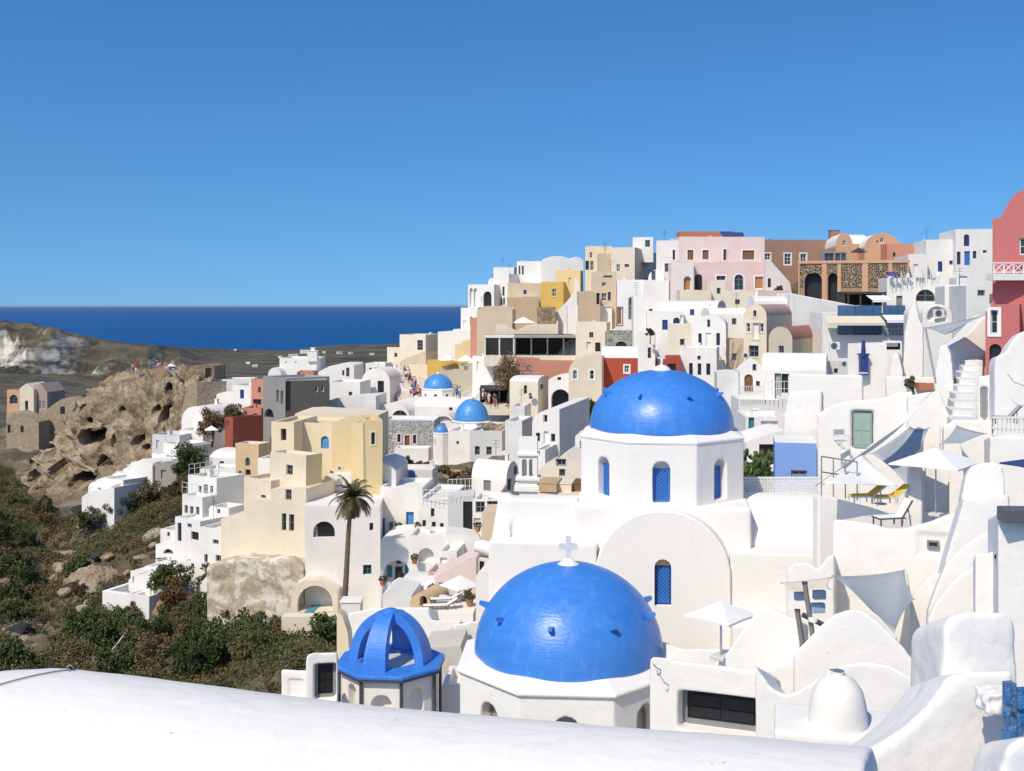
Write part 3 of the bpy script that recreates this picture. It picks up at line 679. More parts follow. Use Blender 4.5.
H('long white stepped wall below the white barrel house', -60, 215, 230, 430, 180, -8, 7, mat='white', group=G_MID, top=[(-60, 300), (0, 302), (2, 305), (95, 305), (100, 230), (160, 232), (185, 260), (215, 270)])
H('white church hall under the large light blue dome', 240, 530, 318, 420, 158, -5, 8, mat='white', roof='vaultx', rise=40, group=G_MID)
H('white barrel vault with half round window above the stone house', 25, 210, 340, 445, 160, -12, mat='white', roof='vault', rise=60, uR=440, group=G_MID, wins=[('W', 118, 378, 205, 432, 'grey')])
H('white vault end with open arch beside the light blue dome', 335, 460, 395, 500, 152, -10, 5, mat='white', roof='vault', rise=80, group=G_MID, rec=.5, wins=[('N', 350, 410, 450, 490)])
H('grey stone house with a red brown door between two small windows', 60, 345, 432, 600, 146, -4, 6, mat='stone_grey', group=G_MID, roofmat='roof_white', trim='rose_pale', wins=[('w', 147, 507, 164, 550, 'brown'), ('d', 187, 513, 213, 583, 'brown'), ('w', 231, 511, 249, 558, 'brown')])
H('low white terrace wall in front of the grey stone house', 128, 312, 583, 640, 140, -4, 3, mat='white', group=G_MID, name='terrace_wall', cat='wall')
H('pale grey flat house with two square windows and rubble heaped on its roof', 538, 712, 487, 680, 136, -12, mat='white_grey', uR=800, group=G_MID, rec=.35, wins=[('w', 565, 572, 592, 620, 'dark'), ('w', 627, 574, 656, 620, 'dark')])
H('white square annex left of the pale grey flat house', 420, 540, 488, 670, 138, -12, 6, mat='white', group=G_MID, wins=[('w', 465, 545, 478, 562, 'dark')])
H('beige walled house with a white barrel roof and grey side stair', 752, 905, 200, 440, 142, -12, mat='cream_pale', roof='vaultx', rise=22, roofmat='roof_white', uR=965, group=G_MID, wins=[('w', 828, 244, 846, 290, 'dark'), ('w', 856, 285, 876, 318, 'dark'), ('w', 822, 355, 836, 432, 'dark'), ('wR', 918, 240, 934, 262, 'dark')])
H('low white block with four small vents below the beige barrel house', 755, 830, 355, 480, 134, -10, 5, mat='white_worn', group=G_MID)
H('white house with a wide open arch below the cream gabled house', 960, 1110, 190, 420, 138, -8, 6, mat='white', group=G_MID, rec=1.5, top=[(960, 215), (1000, 200), (1060, 190), (1110, 196)], wins=[('O', 975, 265, 1075, 400), ('w', 1008, 200, 1028, 216, 'dark')])
# terrace with dark canopy, people
awning_late = 1
pergola('dark red canopy over the busy cafe terrace below the dried vine', 590, 752, 262, 345, 150, 5, 4, 'wood_dark', 'cloth_dark', 'wood_dark', 'pergolas')
# ---- middle right (frame B/D)
V('B')
H('cream townhouse with arched gable, oval vent and long mauve vaulted roof', 482, 588, 440, 760, 122, -32, mat='cream', roof='vault', rise=52, roofmat='mauve', uR=848, group=G_MID, trim='cream_pale', rec=.25,
  wins=[('W', 527, 466, 541, 496, 'dark'), ('w', 495, 526, 511, 568, ''), ('d', 525, 526, 552, 600, 'white'), ('w', 558, 527, 574, 568, ''), ('w', 506, 630, 552, 684, 'dark')])
H('pale olive vaulted house with maroon roof and air conditioners on its side', 598, 708, 542, 760, 112, -34, mat='olive', roof='vault', rise=60, roofmat='maroon', uR=945, group=G_MID)
H('white house with an arched top and a tall open window between two narrow ones', 240, 402, 490, 680, 126, -14, mat='white', roof='vault', rise=48, uR=482, group=G_MID, trim=None, wins=[('w', 273, 574, 289, 628, 'navy'), ('d', 308, 572, 335, 642, 'white'), ('w', 357, 573, 374, 630, 'navy'), ('w', 315, 510, 329, 545, 'grey')])
H('white lower storey with three tall dark windows and a tan shaded side', 186, 356, 640, 880, 120, -14, mat='white', uR=490, group=G_MID, wins=[('w', 228, 712, 245, 768, 'navy'), ('w', 268, 714, 285, 768, 'navy'), ('w', 308, 714, 327, 768, 'navy'), ('w', 270, 678, 279, 698, 'dark')])
H('tan walled house side behind the bare climbing vine', 354, 492, 600, 880, 126, -5, 5, mat='beige', group=G_MID)
H('white house with two blue framed windows below the upper terraces', 30, 200, 470, 640, 140, -6, 6, mat='white', group=G_MID, wins=[('w', 101, 511, 127, 558, 'blue'), ('W', 152, 500, 183, 532, 'navy'), ('n', 205-20, 470+20, 196, 520)])
H('white upper block with one small window left of the white vault', -30, 96, 400, 560, 146, -4, 6, mat='white', group=G_MID, wins=[('w', 42, 460, 61, 490, 'dark')])
H('long white vault with a grey arched end on the middle slope', 95, 360, 421, 500, 143, -20, 7, mat='white', roof='vaultx', rise=36, group=G_MID)
H('small white vault with a dark lunette right of the long white vault', 325, 500, 455, 560, 134, 0, 6, mat='white', roof='vaultx', rise=30, group=G_MID)
H('cream house with a small shuttered window and wall box', 133, 242, 530, 760, 128, -8, 6, mat='cream_pale', group=G_MID, wins=[('w', 188, 600, 210, 630, 'dark')])
H('small white house with one dark door above the red roofed shed', -10, 70, 570, 760, 130, -8, 5, mat='white', group=G_MID, wins=[('w', 36, 640, 52, 690, 'dark')])
H('little red roofed shed between white houses above the main dome', 112, 188, 680, 800, 118, -5, 3, mat='red', group=G_MID, top=[(112, 695), (125, 682), (188, 680)], wins=[('o', 128, 715, 165, 760)])
V('D')
H('white vaulted house with dark doorway and pale teal shutters on the terrace', 568, 868, 155, 400, 96, -18, mat='white', roof='vaultx', rise=78, D=4.5, group=G_MID, rec=.3, roofmat='roof_white', wins=[('d', 628, 248, 658, 368, 'sage'), ('o', 660, 250, 702, 340)])
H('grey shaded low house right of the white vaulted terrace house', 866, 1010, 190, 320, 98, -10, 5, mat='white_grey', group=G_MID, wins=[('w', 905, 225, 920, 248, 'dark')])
H('tiny white gabled porch house with a brown arched door', 468, 575, 192, 400, 98, -6, 4, mat='white', group=G_MID, top=[(468, 240), (500, 212), (535, 186), (575, 215)], wins=[('w', 527, 205, 544, 236, 'dark'), ('D', 488, 252, 528, 336, 'brown'), ('w', 546, 284, 557, 308, 'dark')])
H('white terrace wall below the brown arched door', 460, 690, 371, 470, 92, -4, 5, mat='white', group=G_MID, name='terrace_wall', cat='wall')
H('worn white wall between main dome and the terrace', 355, 500, 248, 520, 100, -8, 6, mat='white_worn', group=G_MID, top=[(355, 250), (420, 246), (470, 250), (500, 255)])
H('low white house with a dark green door behind the cactus', 490, 690, 452, 600, 78, -4, 5, mat='white', group=G_MID, wins=[('d', 503, 452+2, 530, 530, 'teal'), ('n', 560, 470, 640, 500)])
H('white sloping roof over the cactus garden with teal shade below', 495, 680, 520, 640, 66, 0, 4, mat='white', group=G_MID, top=[(495, 570), (560, 545), (640, 520), (680, 515)], wins=[('o', 555, 578, 628, 640)])
H('pale blue washed wall block with a dark square window below', 628, 822, 570, 760, 52.5, -12, 3, mat='blue_wash', roofmat='roof_white', par=0, group=G_MID, wins=[('w', 703, 699, 777, 728, 'dark')])
# ---- left flank (frames L1..L4)
V('L1')
H('white arched roof house half buried beside the rusty bushes', 700, 802, 408, 500, 165, -25, 8, mat='white', roof='vault', rise=60, group=G_LEFT)
H('white stepped cottage on the ridge left of the salmon house', 800, 900, 355, 420, 176, -15, 6, mat='white', group=G_LEFT, top=[(800, 390), (830, 365), (860, 355), (900, 358)])
H('white cube cottage with a blue door next to the salmon house', 895, 970, 328, 420, 174, -15, 5, mat='white', group=G_LEFT, wins=[('d', 925, 345, 940, 380, 'navy')])
H('white low terrace house along the ridge behind the ruined hill', 790, 970, 305, 350, 195, 0, 5, mat='white_worn', group=G_LEFT)
H('white walled garden below the rusty bushes', 690, 780, 500, 560, 160, -10, 4, mat='white', group=G_LEFT, name='garden_wall', cat='wall')
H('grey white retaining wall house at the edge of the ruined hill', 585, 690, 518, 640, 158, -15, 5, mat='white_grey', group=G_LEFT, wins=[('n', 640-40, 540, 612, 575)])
rs_ = random.Random(21); G_ST = 'white terraces stepping down beside the ruined hill'
for i in range(17):          # crumbling white stepped terraces along the path
    f = i/16; u = 690-330*f+rs_.uniform(-14, 14); v = 560+165*f+rs_.uniform(-12, 12); w_ = rs_.uniform(50, 92); Y = 156-12*f
    H('small crumbling white terrace room on the stepped path beside the ruined hill', u-w_/2, u+w_/2, v-8, v+40, Y+rs_.uniform(-2.5, 2.5), rs_.uniform(-40, -15), rs_.uniform(3, 5), mat=rs_.choice(['white', 'white', 'white_worn']), group=G_ST, ext=2.5,
      roof=rs_.choice(['flat', 'flat', 'vaultx', 'vault']), rise=rs_.uniform(12, 22), name='terrace_room', cat='terrace', wins=[('w', u-4, v+14, u+5, v+32, 'dark')] if i % 3 == 0 else [])
H('long white terrace wall with pink flowers, lowest on the ruined hill path', 315, 440, 725, 800, 144, -30, 5, mat='white', group=G_LEFT, ext=2.5, name='terrace', cat='terrace', top=[(315, 760), (350, 735), (440, 722)])
H('stone walled hut below the white stepped path', 590, 680, 628, 690, 148, -12, 4, mat='concrete', group=G_LEFT, wins=[('n', 620, 655, 640, 690)])
H('ruined orange mansion with arched window far left behind the hill', 25, 84, 345, 520, 262, -8, 8, mat='orange', group='ruined mansions', rec=.4, wins=[('W', 35, 365, 66, 400, 'dark'), ('o', 28, 478, 42, 510)])
H('cream pedimented ruined mansion with two dark doors', 78, 132, 322, 520, 260, -8, 7, mat='cream', group='ruined mansions', top=[(78, 345), (80, 338), (104, 322), (128, 338), (132, 345)], rec=.4, wins=[('d', 98, 388, 110, 425, 'dark')])
H('brown gabled ruin with white framed windows beside the cream mansion', 128, 182, 320, 520, 261, -12, 7, mat='mauve', group='ruined mansions', top=[(128, 330), (155, 320), (182, 355)], wins=[('w', 134, 388, 144, 420, ''), ('w', 148, 388, 158, 420, ''), ('w', 163, 388, 173, 418, '')])
H('broken tan ruin wall stepping up toward the ruined hill', 150, 290, 375, 520, 255, -6, 5, mat='stone_tan', group='ruined mansions', top=[(150, 440), (190, 415), (215, 395), (240, 380), (262, 385), (290, 372)], wins=[('o', 232, 410, 250, 440)])
H('brown lower ruin wall with two square gaps at the far left', 25, 150, 455, 560, 250, -6, 5, mat='stone_tan', group='ruined mansions', top=[(25, 440), (60, 430), (100, 445), (150, 470)], wins=[('o', 30, 480, 42, 512), ('o', 80, 485, 92, 510)])
V('L2')
for i, (u0, u1, vt, vb, Y, yw_) in enumerate([(445, 522, 398, 440, 104.5, -24), (508, 562, 302, 345, 108.5, -24), (556, 640, 290, 330, 110, -18), (636, 722, 282, 318, 108.6, -22), (700, 762, 302, 342, 106.2, -26), (563, 622, 172, 212, 115, -20), (716, 800, 170, 206, 108, -26), (735, 802, 92, 130, 112, -26), (470, 525, 330, 372, 106.5, -28), (655, 705, 232, 268, 110.5, -28)]):
    H('small low white terrace among the stepped terraces above the pools on the left flank', u0, u1, vt, vb, Y, yw_, 2.6, mat='white', group='small white terraces above the pools', ext=2.5, par=.55, name='terrace', cat='terrace', ground=False,
      wins=[('w', u0+(u1-u0)*.4, vt+10, u0+(u1-u0)*.4+10, vt+26, 'dark')] if i % 2 else [])
V('L3')
H('salmon house with one small dark window beside the grey building', 236, 320, 180, 320, 166, -20, 6, mat='salmon', group=G_LEFT, wins=[('w', 267, 219, 281, 246, 'dark'), ('o', 246, 275, 284, 312)])
H('salmon upper terrace of the dark red house', 198, 285, 315, 400, 158, -8, 5, mat='salmon', group=G_LEFT)
H('dark red house with one small dark window at its left corner', 115, 152, 358, 500, 150, -40, mat='red_dark', uR=288, group=G_LEFT, wins=[('w', 121, 376, 134, 406, 'dark')])
H('tall grey building with a black arch at its foot', 290, 398, 168, 480, 158, -48, mat='grey', uR=600, group=G_LEFT, rec=.6, wins=[('O', 297, 316, 342, 365), ('w', 352, 232, 364, 290, ''), ('w', 372, 235, 384, 298, ''), ('wR', 530, 216, 546, 242, ''), ('wR', 560, 214, 576, 240, '')], roofmat='roof_grey')
H('dark grey rendered block with two small windows', 396, 602, 188, 400, 152, 12, 8, mat='grey_dark', roofmat='roof_grey', group=G_LEFT, top=[(396, 190), (590, 186), (602, 210)], wins=[('w', 532, 216, 546, 242, ''), ('w', 560, 214, 575, 240, ''), ('o', 398, 195, 420, 330)])
H('white church block on the ridge behind the grey building', 368, 540, 84, 200, 196, -4, 7, mat='white', group=G_LEFT, wins=[('n', 395, 100, 402, 108), ('n', 440, 100, 447, 108)])
H('white barrel vault left of the ridge church', 316, 380, 128, 200, 194, -10, 7, mat='white', roof='vault', rise=45, group=G_LEFT)
H('white vaulted hall with dark openings right of the ridge church', 535, 715, 110, 215, 190, -4, 8, mat='white', roof='custom', top=[(535, 175), (555, 145), (600, 122), (650, 112), (705, 112), (715, 118)], group=G_LEFT, wins=[('w', 678, 128, 694, 170, 'dark'), ('w', 660, 140, 670, 165, 'dark')])
H('red roofed box on the flat roof behind the dark grey block', 450, 528, 147, 175, 178, 0, 4, mat='salmon', group=G_LEFT, ext=2, ground=False, wins=[('n', 455, 152, 468, 172)])
H('white block with loungers on its terrace right of the dark grey block', 600, 745, 195, 340, 168, -6, 7, mat='white', group=G_LEFT)
H('white lower yard wall right of the dark grey block', 590, 820, 270, 400, 158, -6, 7, mat='white_worn', group=G_LEFT, top=[(590, 285), (640, 278), (700, 270), (820, 262)])
H('white arched dormer with dark door above the lower yard', 755, 885, 132, 270, 176, -12, 6, mat='white', roof='vault', rise=60, group=G_LEFT, rec=.4, wins=[('o', 828, 190, 858, 250)])
H('small white house with black windows at the right end of the ridge', 772, 862, 108, 175, 200, -8, 5, mat='white', group=G_LEFT, wins=[('w', 790, 128, 800, 150, 'dark'), ('n', 812, 128, 826, 150)])
# yellow building complex
H('tall pale yellow house front with narrow windows above the patched cliff wall', 322, 488, 520, 760, 104, -34, mat='cream', uR=562, matR='yellow', group=G_LEFT, ext=9, wins=[('w', 396, 580, 426, 630, 'grey'), ('w', 396, 694, 426, 745, 'grey')])
H('upper yellow block with a bright blue arched door on its terrace', 415, 622, 383, 560, 110, -12, 6, mat='yellow_pale', group=G_LEFT, rec=.25, wins=[('D', 560, 446, 598, 506, 'azure')], ext=8)
H('yellow roof terrace house with a square opening left of the blue arched door', 335, 440, 380, 560, 108, -12, 6, mat='yellow_pale', group=G_LEFT, rec=.5, wins=[('o', 378, 412, 404, 468)], ext=8)
H('yellow wedge walled block between the blue arched door and the yellow tower', 612, 722, 388, 640, 107, -6, 7, mat='yellow', group=G_LEFT, ext=8, top=[(612, 386), (715, 392), (722, 394)])
H('yellow triangular buttress house left of the yellow tower', 708, 765, 380, 640, 105.5, -50, 1.2, mat='yellow', group=G_LEFT, ext=8)
H('yellow tower with one navy window, right end of the yellow house', 756, 848, 375, 600, 104, 14, 5, mat='yellow', group=G_LEFT, wins=[('w', 795, 430, 812, 485, 'navy')], trim='yellow_pale', ext=6)
H('long yellow back wall with a flat terrace behind the yellow blocks', 440, 830, 335, 420, 122, -4, 6, mat='cream', group=G_LEFT, top=[(440, 345), (460, 335), (520, 332), (830, 350)])
H('pinkish beige house with a small arched window left of the pale yellow front', 168, 276, 480, 680, 124, -22, mat='ochre', uR=332, group=G_LEFT, roofmat='cream', wins=[('W', 213, 546, 235, 588, 'dark'), ('o', 213, 602, 238, 630), ('w', 182, 608, 196, 622, 'dark')], rec=.3)
H('white roof terrace box right of the pinkish beige house', 270, 328, 550, 640, 116, -12, 4, mat='white', group=G_LEFT)
H('low cream house with a broken terrace edge left of the pale yellow front', 205, 335, 640, 800, 106, -30, 6, mat='cream', group=G_LEFT, ext=8, wins=[('w', 281, 718, 306, 745, 'grey')])
H('low white stepped vault below the pinkish beige house', 45, 170, 515, 620, 140, -18, 6, mat='white', roof='vaultx', rise=30, group=G_LEFT)
H('white crumpled terrace roof above the grey sided house', 0, 172, 600, 660, 132, -10, 5, mat='white', group=G_LEFT)
V('L4')
H('white four windowed house with a large grey shaded side', 75, 192, 60, 200, 118, -36, mat='white', uR=304, group=G_LEFT, wins=[('w', 118, 103, 131, 135, 'grey'), ('d', 139, 100, 156, 142, 'grey'), ('w', 165, 106, 177, 138, 'grey')], ext=7)
H('white lower storey with three square windows and a roof balcony', 48, 130, 140, 262, 114, -36, mat='white', uR=190, group=G_LEFT, wins=[('w', 57, 184, 71, 220, 'grey'), ('w', 79, 188, 94, 224, 'grey'), ('w', 103, 190, 118, 226, 'grey')], ext=7)
H('white stair house with a narrow black stair slot at the left', 22, 125, 232, 345, 111, -36, mat='white', D=5, group=G_LEFT, wins=[('o', 32, 255, 48, 335), ('w', 72, 258, 90, 278, 'dark'), ('o', 88, 290, 118, 330)], ext=7)
H('white porch house with a dark bay and small window above the patched wall', 118, 212, 275, 440, 107, -25, 5, mat='white', group=G_LEFT, wins=[('w', 138, 385, 152, 420, 'dark'), ('w', 184, 388, 210, 418, 'dark'), ('w', 172, 325, 196, 346, 'grey')], ext=6)
H('cream lower front with a white sash window under the stepped terrace', 305, 412, 70, 300, 104.5, -34, 5, mat='cream', group=G_LEFT, ext=8, wins=[('w', 371, 140, 392, 168, 'grey'), ('w', 372, 207, 400, 276, '')])
H('cream wide lower front with two tall shutters below the pale yellow house', 208, 556, 235, 425, 102, -16, 6, mat='cream', group=G_LEFT, ext=2, top=[(208, 240), (300, 245), (304, 170), (410, 168), (412, 120), (556, 118)], wins=[('w', 456, 218, 475, 290, 'grey'), ('w', 486, 222, 507, 292, 'grey'), ('w', 471, 120, 496, 165, 'grey')])
H('patched tan retaining wall with peeling plaster under the cream front', 150, 545, 408, 690, 99, -8, 4, mat='wall_patchy', group=G_LEFT, name='retaining_wall', cat='wall', soft=(.25, 3, .55, 1.6), ext=6, top=[(150, 440), (230, 412), (400, 405), (500, 410), (545, 440)])
H('white cliff edge wall left of the patched retaining wall', 130, 255, 415, 560, 103, -20, 4, mat='white', group=G_LEFT, top=[(130, 500), (180, 440), (230, 415), (255, 440)], ext=3)
H('white house with half round balcony window beside the pale yellow front', 553, 862, 182, 520, 98, 4, 7, mat='white', group=G_LOW, top=[(553, 188), (640, 190), (760, 186), (862, 190)], rec=.35, wins=[('O', 587, 252, 676, 316), ('w', 791, 430, 826, 470, 'teal'), ('w', 819, 258, 832, 290, 'dark')])
H('white rounded roof house with a square window behind the palm', 632, 925, 12, 220, 106, -4, 7, mat='white', group=G_LOW, top=[(632, 70), (650, 58), (720, 56), (780, 52), (830, 20), (870, 12), (905, 25), (925, 48)], wins=[('w', 832, 66, 862, 110, ''), ('w', 782, 68, 798, 92, 'dark')], trim='frame_white')
H('white yard house with two tall blue doors right of the palm', 858, 1030, 110, 345, 103, -6, 6, mat='white', group=G_LOW, rec=.35, wins=[('d', 964, 212, 996, 286, 'azure'), ('d', 864, 238, 877, 318, 'azure'), ('d', 897, 254, 910, 316, 'grey')])
H('white terrace wall with bright blue gates under the garden bushes', 918, 1075, 40, 130, 112, -4, 4, mat='white_worn', group=G_LOW, wins=[('d', 926, 40, 955, 102, 'blue'), ('d', 975, 45, 1003, 82, 'azure')])
H('cream arched pool cave under the patched retaining wall', 500, 690, 500, 680, 96, 2, 6, mat='cream_pale', group=G_LOW, rec=3.5, top=[(500, 560), (520, 510), (560, 490), (620, 495), (690, 540)], wins=[('O', 525, 515, 668, 620)], name='cave_room', cat='cave room')
H('cream retaining band with a white sloping wing right of the pool cave', 590, 870, 488, 640, 99, 2, 5, mat='cream_pale', group=G_LOW, top=[(590, 490), (700, 488), (870, 502)], name='retaining_wall', cat='wall')
# lower hollow (frame L6)
V('L6')
H('white house with an arched recess, teal door and teal shutters', 48, 205, 380, 620, 96, -6, 6, mat='white', group=G_LOW, rec=.8, top=[(48, 385), (120, 376), (205, 378)], wins=[('N', 65, 482, 190, 592), ('w*', 116, 484, 140, 510, 'teal'), ('d*', 108, 520, 148, 592, 'dark'), ('d*', 72, 518, 96, 575, 'teal'), ('d*', 158, 515, 186, 575, 'teal')])
H('white house with four small dark windows and a roof railing', 232, 376, 190, 380, 100, -8, mat='white', uR=462, group=G_LOW, wins=[('w', 293, 233, 309, 275, 'grey'), ('w', 252, 290, 270, 330, 'grey'), ('d', 297, 298, 317, 356, 'dark'), ('w', 338, 304, 354, 340, 'dark')])
H('white barrel house with a grey arched end and double door', 488, 655, 0, 260, 104, -28, mat='white', roof='vaultx', rise=85, uR=715, group=G_LOW, wins=[('d', 545, 96, 580, 150, 'grey'), ('wR', 692, 30, 710, 66, 'grey'), ('wR', 660, 92, 682, 142, 'grey')])
H('grey glass screened balcony below the white barrel house', 376, 500, 182, 360, 98, 0, 4, mat='white_grey', group=G_LOW, top=[(376, 190), (500, 176)], name='balcony_room', cat='terrace', wins=[('o', 450, 200, 495, 345)])
H('pale terrace room with grey panes under the white barrel house', 498, 628, 190, 370, 97, -6, 4, mat='white', group=G_LOW, wins=[('w', 510, 200, 556, 255, 'grey'), ('w', 566, 198, 618, 254, 'grey'), ('n', 500, 280, 535, 360)])
H('beige panelled block left of the white buttress', 542, 640, 250, 420, 70, -6, 3, mat='beige', group=G_LOW, top=[(542, 255), (630, 252), (634, 150), (640, 150)])
H('white curved yard wall below the four windowed house', 375, 540, 352, 480, 92, 6, 3, mat='white', group=G_LOW, top=[(375, 352), (460, 360), (530, 375), (540, 390)], name='yard_wall', cat='wall', wins=[('w', 395, 440, 450, 470, 'grey')])
H('white yard house with a sandy arched niche', 185, 380, 365, 540, 93, -4, 4, mat='white', group=G_LOW, rec=.7, wins=[('N', 230, 425, 308, 498), ('w', 335, 478, 375, 496, 'dark')])
H('small white cottage with two grey windows under the sandy niche house', 330, 420, 440, 560, 89, -8, 4, mat='white', group=G_LOW, wins=[('w', 400, 480, 412, 510, 'grey'), ('n', 340, 470, 372, 500)])
H('pink house with a sloping roof edge above the white parasol', 310, 512, 470, 660, 84, -6, 4, mat='rose_pale', group=G_LOW, top=[(310, 560), (350, 545), (400, 520), (450, 490), (490, 470), (512, 474)], wins=[('n', 335, 590, 350, 640)])
H('rose brown striped end of the pink house', 268, 315, 540, 640, 86, -10, 3, mat='rose_pale', group=G_LOW, wins=[('d', 278, 542, 310, 612, 'rust')])
H('white vault roof beside the teal door yard', 140, 310, 588, 690, 84, -8, 5, mat='white', roof='vaultx', rise=40, group=G_LOW)
H('small sandy vaulted oven room with a dark arched mouth', 195, 292, 640, 730, 76, -22, 3, mat='ochre', roof='vault', rise=45, group=G_LOW, rec=.6, wins=[('O', 240, 652, 276, 706)], name='oven_room', cat='outbuilding')
H('white lounge terrace under the white parasol', 295, 500, 738, 800, 71, -4, 4.5, mat='white', group=G_LOW, par=0, name='terrace', cat='terrace')
H('white stepped wall falling toward the front dome', 510, 730, 540, 800, 62, -10, 5, mat='white', group=G_LOW, top=[(510, 560), (520, 545), (620, 535), (622, 500), (715, 490), (730, 520)])
H('low white yard with pale boulders beside the oven room', 60, 200, 620, 740, 80, -5, 4, mat='white_worn', group=G_LOW, top=[(60, 650), (90, 630), (140, 640), (200, 655)])
H('beige balcony block with a metal rail above the rolled canvas', 525, 640, 480, 560, 66, -6, 3, mat='cream_pale', group=G_LOW, top=[(525, 480), (640, 490)], wins=[('o', 530, 488, 545, 540)])
H('white house block behind the bell gable stairs', 900-60, 1000, 240, 420, 70, -8, 5, mat='white', group=G_LOW)
# behind the main church, frame M4
V('M4')
H('white arched front house with a row of three openings, left of the main dome', 312, 474, 352, 620, 88, -16, mat='white', roof='custom', uR=652, group=G_MID, top=[(312, 430), (330, 392), (360, 368), (400, 355), (440, 352), (474, 352)], wins=[('w', 336, 490, 356, 542, 'grey'), ('d', 380, 482, 408, 560, 'white'), ('w', 424, 496, 448, 545, 'grey'), ('w', 380, 384, 402, 432, '')])
H('white plinth with a grey shaded side below the arched front house', 332, 388, 590, 720, 84, -16, mat='white', uR=470, group=G_MID)
H('cream glazed roof hut beside the drum of the main dome', 432, 620, 640, 790, 62, -12, 4, mat='cream_pale', group=G_MID, top=[(432, 668), (470, 640), (500, 622), (540, 640), (620, 665)], wins=[('w', 452, 645, 512, 690, 'grey'), ('w', 470, 705, 505, 750, 'grey')])
H('white sloping stair wall between the plinth and the cream roof hut', 345, 440, 660, 800, 66, -10, 3, mat='cream_pale', group=G_MID, top=[(345, 715), (420, 670), (440, 655)], name='stair_wall', cat='wall')
H('narrow white chimney house behind the drum of the main dome', 535, 618, 510, 680, 80, -10, 4, mat='white', group=G_MID, top=[(535, 600), (568, 596), (570, 512), (618, 510)], wins=[('n', 606, 540, 614, 640)])
H('white shoulder wall of the hall under the light blue dome', 150, 250, 420, 540, 118, -12, 6, mat='white_worn', group=G_MID)
# ---- bottom left small buildings (M3)
V('M3')
H('small white arched doorway hut with ochre jambs in front of the slope', 125, 280, 348, 600, 30, 9, 1.0, mat='white_near', group=G_LOW, soft=(.05, 3, .02, .5), ext=2, rec=.3, top=[(125, 378), (135, 358), (160, 350), (250, 348), (280, 352)], wins=[('d', 166, 404, 272, 575, 'dark')])
H('little white block with a pale hatch left of the doorway hut', 5, 140, 430, 600, 31, -8, 2.0, mat='white_near', group=G_LOW, soft=(.05, 3, .02, .5), ext=2, wins=[('n', 38, 474, 118, 575)], rec=.06)
H('white vault with a broad ochre washed edge behind the blue cupola', 330, 870, 128, 420, 44, -3, 3, mat='white_near', group=G_LOW, soft=(.07, 4, .03, .6), top=[(330, 160), (420, 140), (520, 132), (720, 130), (728, 195), (870, 195)])
H('ochre washed end wall of the white vault beside the palm', 274, 340, 148, 460, 42, -10, .5, mat='yellow_pale', group=G_LOW, top=[(274, 152), (300, 172), (325, 250), (340, 400)], ext=2)
H('sandy striped stair wall between the blue cupola and front dome', 690, 882, 318, 560, 38, -4, 2, mat='paving', group=G_LOW, top=[(690, 330), (870, 318), (882, 380)], name='stair_wall', cat='wall', ext=2)
H('white yard wall below the sandy striped stair', 780, 890, 512, 600, 35, -4, 2, mat='white_near', group=G_LOW, name='yard_wall', cat='wall', ext=2)
H('white corner wall left of the front dome with an iron hook', 800, 960, 205, 420, 40, 8, 2, mat='white_near', group=G_LOW, soft=(.06, 3, .02, .5), top=[(800, 330), (835, 290), (840, 215), (960, 195)], name='yard_wall', cat='wall', ext=2)
# ------------------------------------------------------------------ domed churches
def oct_pts(r, a0=math.pi/8):
    return [(r*math.cos(a0+k*math.pi/4), r*math.sin(a0+k*math.pi/4)) for k in range(8)]
def drum(mb, apo, z0, z1, faces_open, rec=.35):
    """octagonal drum, closed solid; faces_open {face index: (half width, z sill, z crown)}; face 0 looks along local -y"""
    Rr = apo/math.cos(math.pi/8); s = 2*Rr*math.sin(math.pi/8)
    for k in range(8):
        q = k*math.pi/4
        n = Vector((math.sin(q), -math.cos(q), 0)); t = Vector((math.cos(q), math.sin(q), 0))
        fn = lambda a, b, d, n=n, t=t: tuple(n*(apo-d)+t*a+Vector((0, 0, b)))
        hs = []
        if k in faces_open:
            hw, zs, zc = faces_open[k]
            hs = [arc_loop(-hw, hw, zs, zc, True)]
        face(mb, [(-s/2, z0), (s/2, z0), (s/2, z1), (-s/2, z1)], hs, fn, rec, True)
    P8 = [(Rr*math.cos(-math.pi/2+math.pi/8+k*math.pi/4), Rr*math.sin(-math.pi/2+math.pi/8+k*math.pi/4)) for k in range(8)]
    mb.add([(x, y, z0) for x, y in P8], [tuple(range(7, -1, -1))]); mb.add([(x, y, z1) for x, y in P8], [tuple(range(8))])
def lattice(mb, x0, x1, z0, z1, fn, d0, d1, step, w):
    """diagonal slats clipped to a rectangle"""
    for sg in (1, -1):
        c = -(x1-x0)-(z1-z0)
        while c < (x1-x0)+(z1-z0):
            pts = []
            for x in (x0, x1):
                z = z0+(sg*(x-x0)+c) if sg > 0 else z1+(sg*(x-x0)-c)
                pts.append((x, z))
            (xa, za), (xb, zb) = pts
            if za > zb: (xa, za), (xb, zb) = (xb, zb), (xa, za)
            def clip(xa, za, xb, zb):
                if zb <= z0 or za >= z1: return None
                if za < z0: xa += (xb-xa)*(z0-za)/(zb-za); za = z0
                if zb > z1: xb = xa+(xb-xa)*(z1-za)/(zb-za); zb = z1
                return xa, za, xb, zb
            r = clip(xa, za, xb, zb)
            if r and abs(r[2]-r[0]) > .02:
                xa, za, xb, zb = r; dx, dz = xb-xa, zb-za; L = math.hypot(dx, dz); ox, oz = -dz/L*w/2, dx/L*w/2
                e = .0015*sg
                mb.prism([(xa+ox, za+oz), (xb+ox, zb+oz), (xb-ox, zb-oz), (xa-ox, za-oz)], fn, d0+e, d1+e)
            c += step
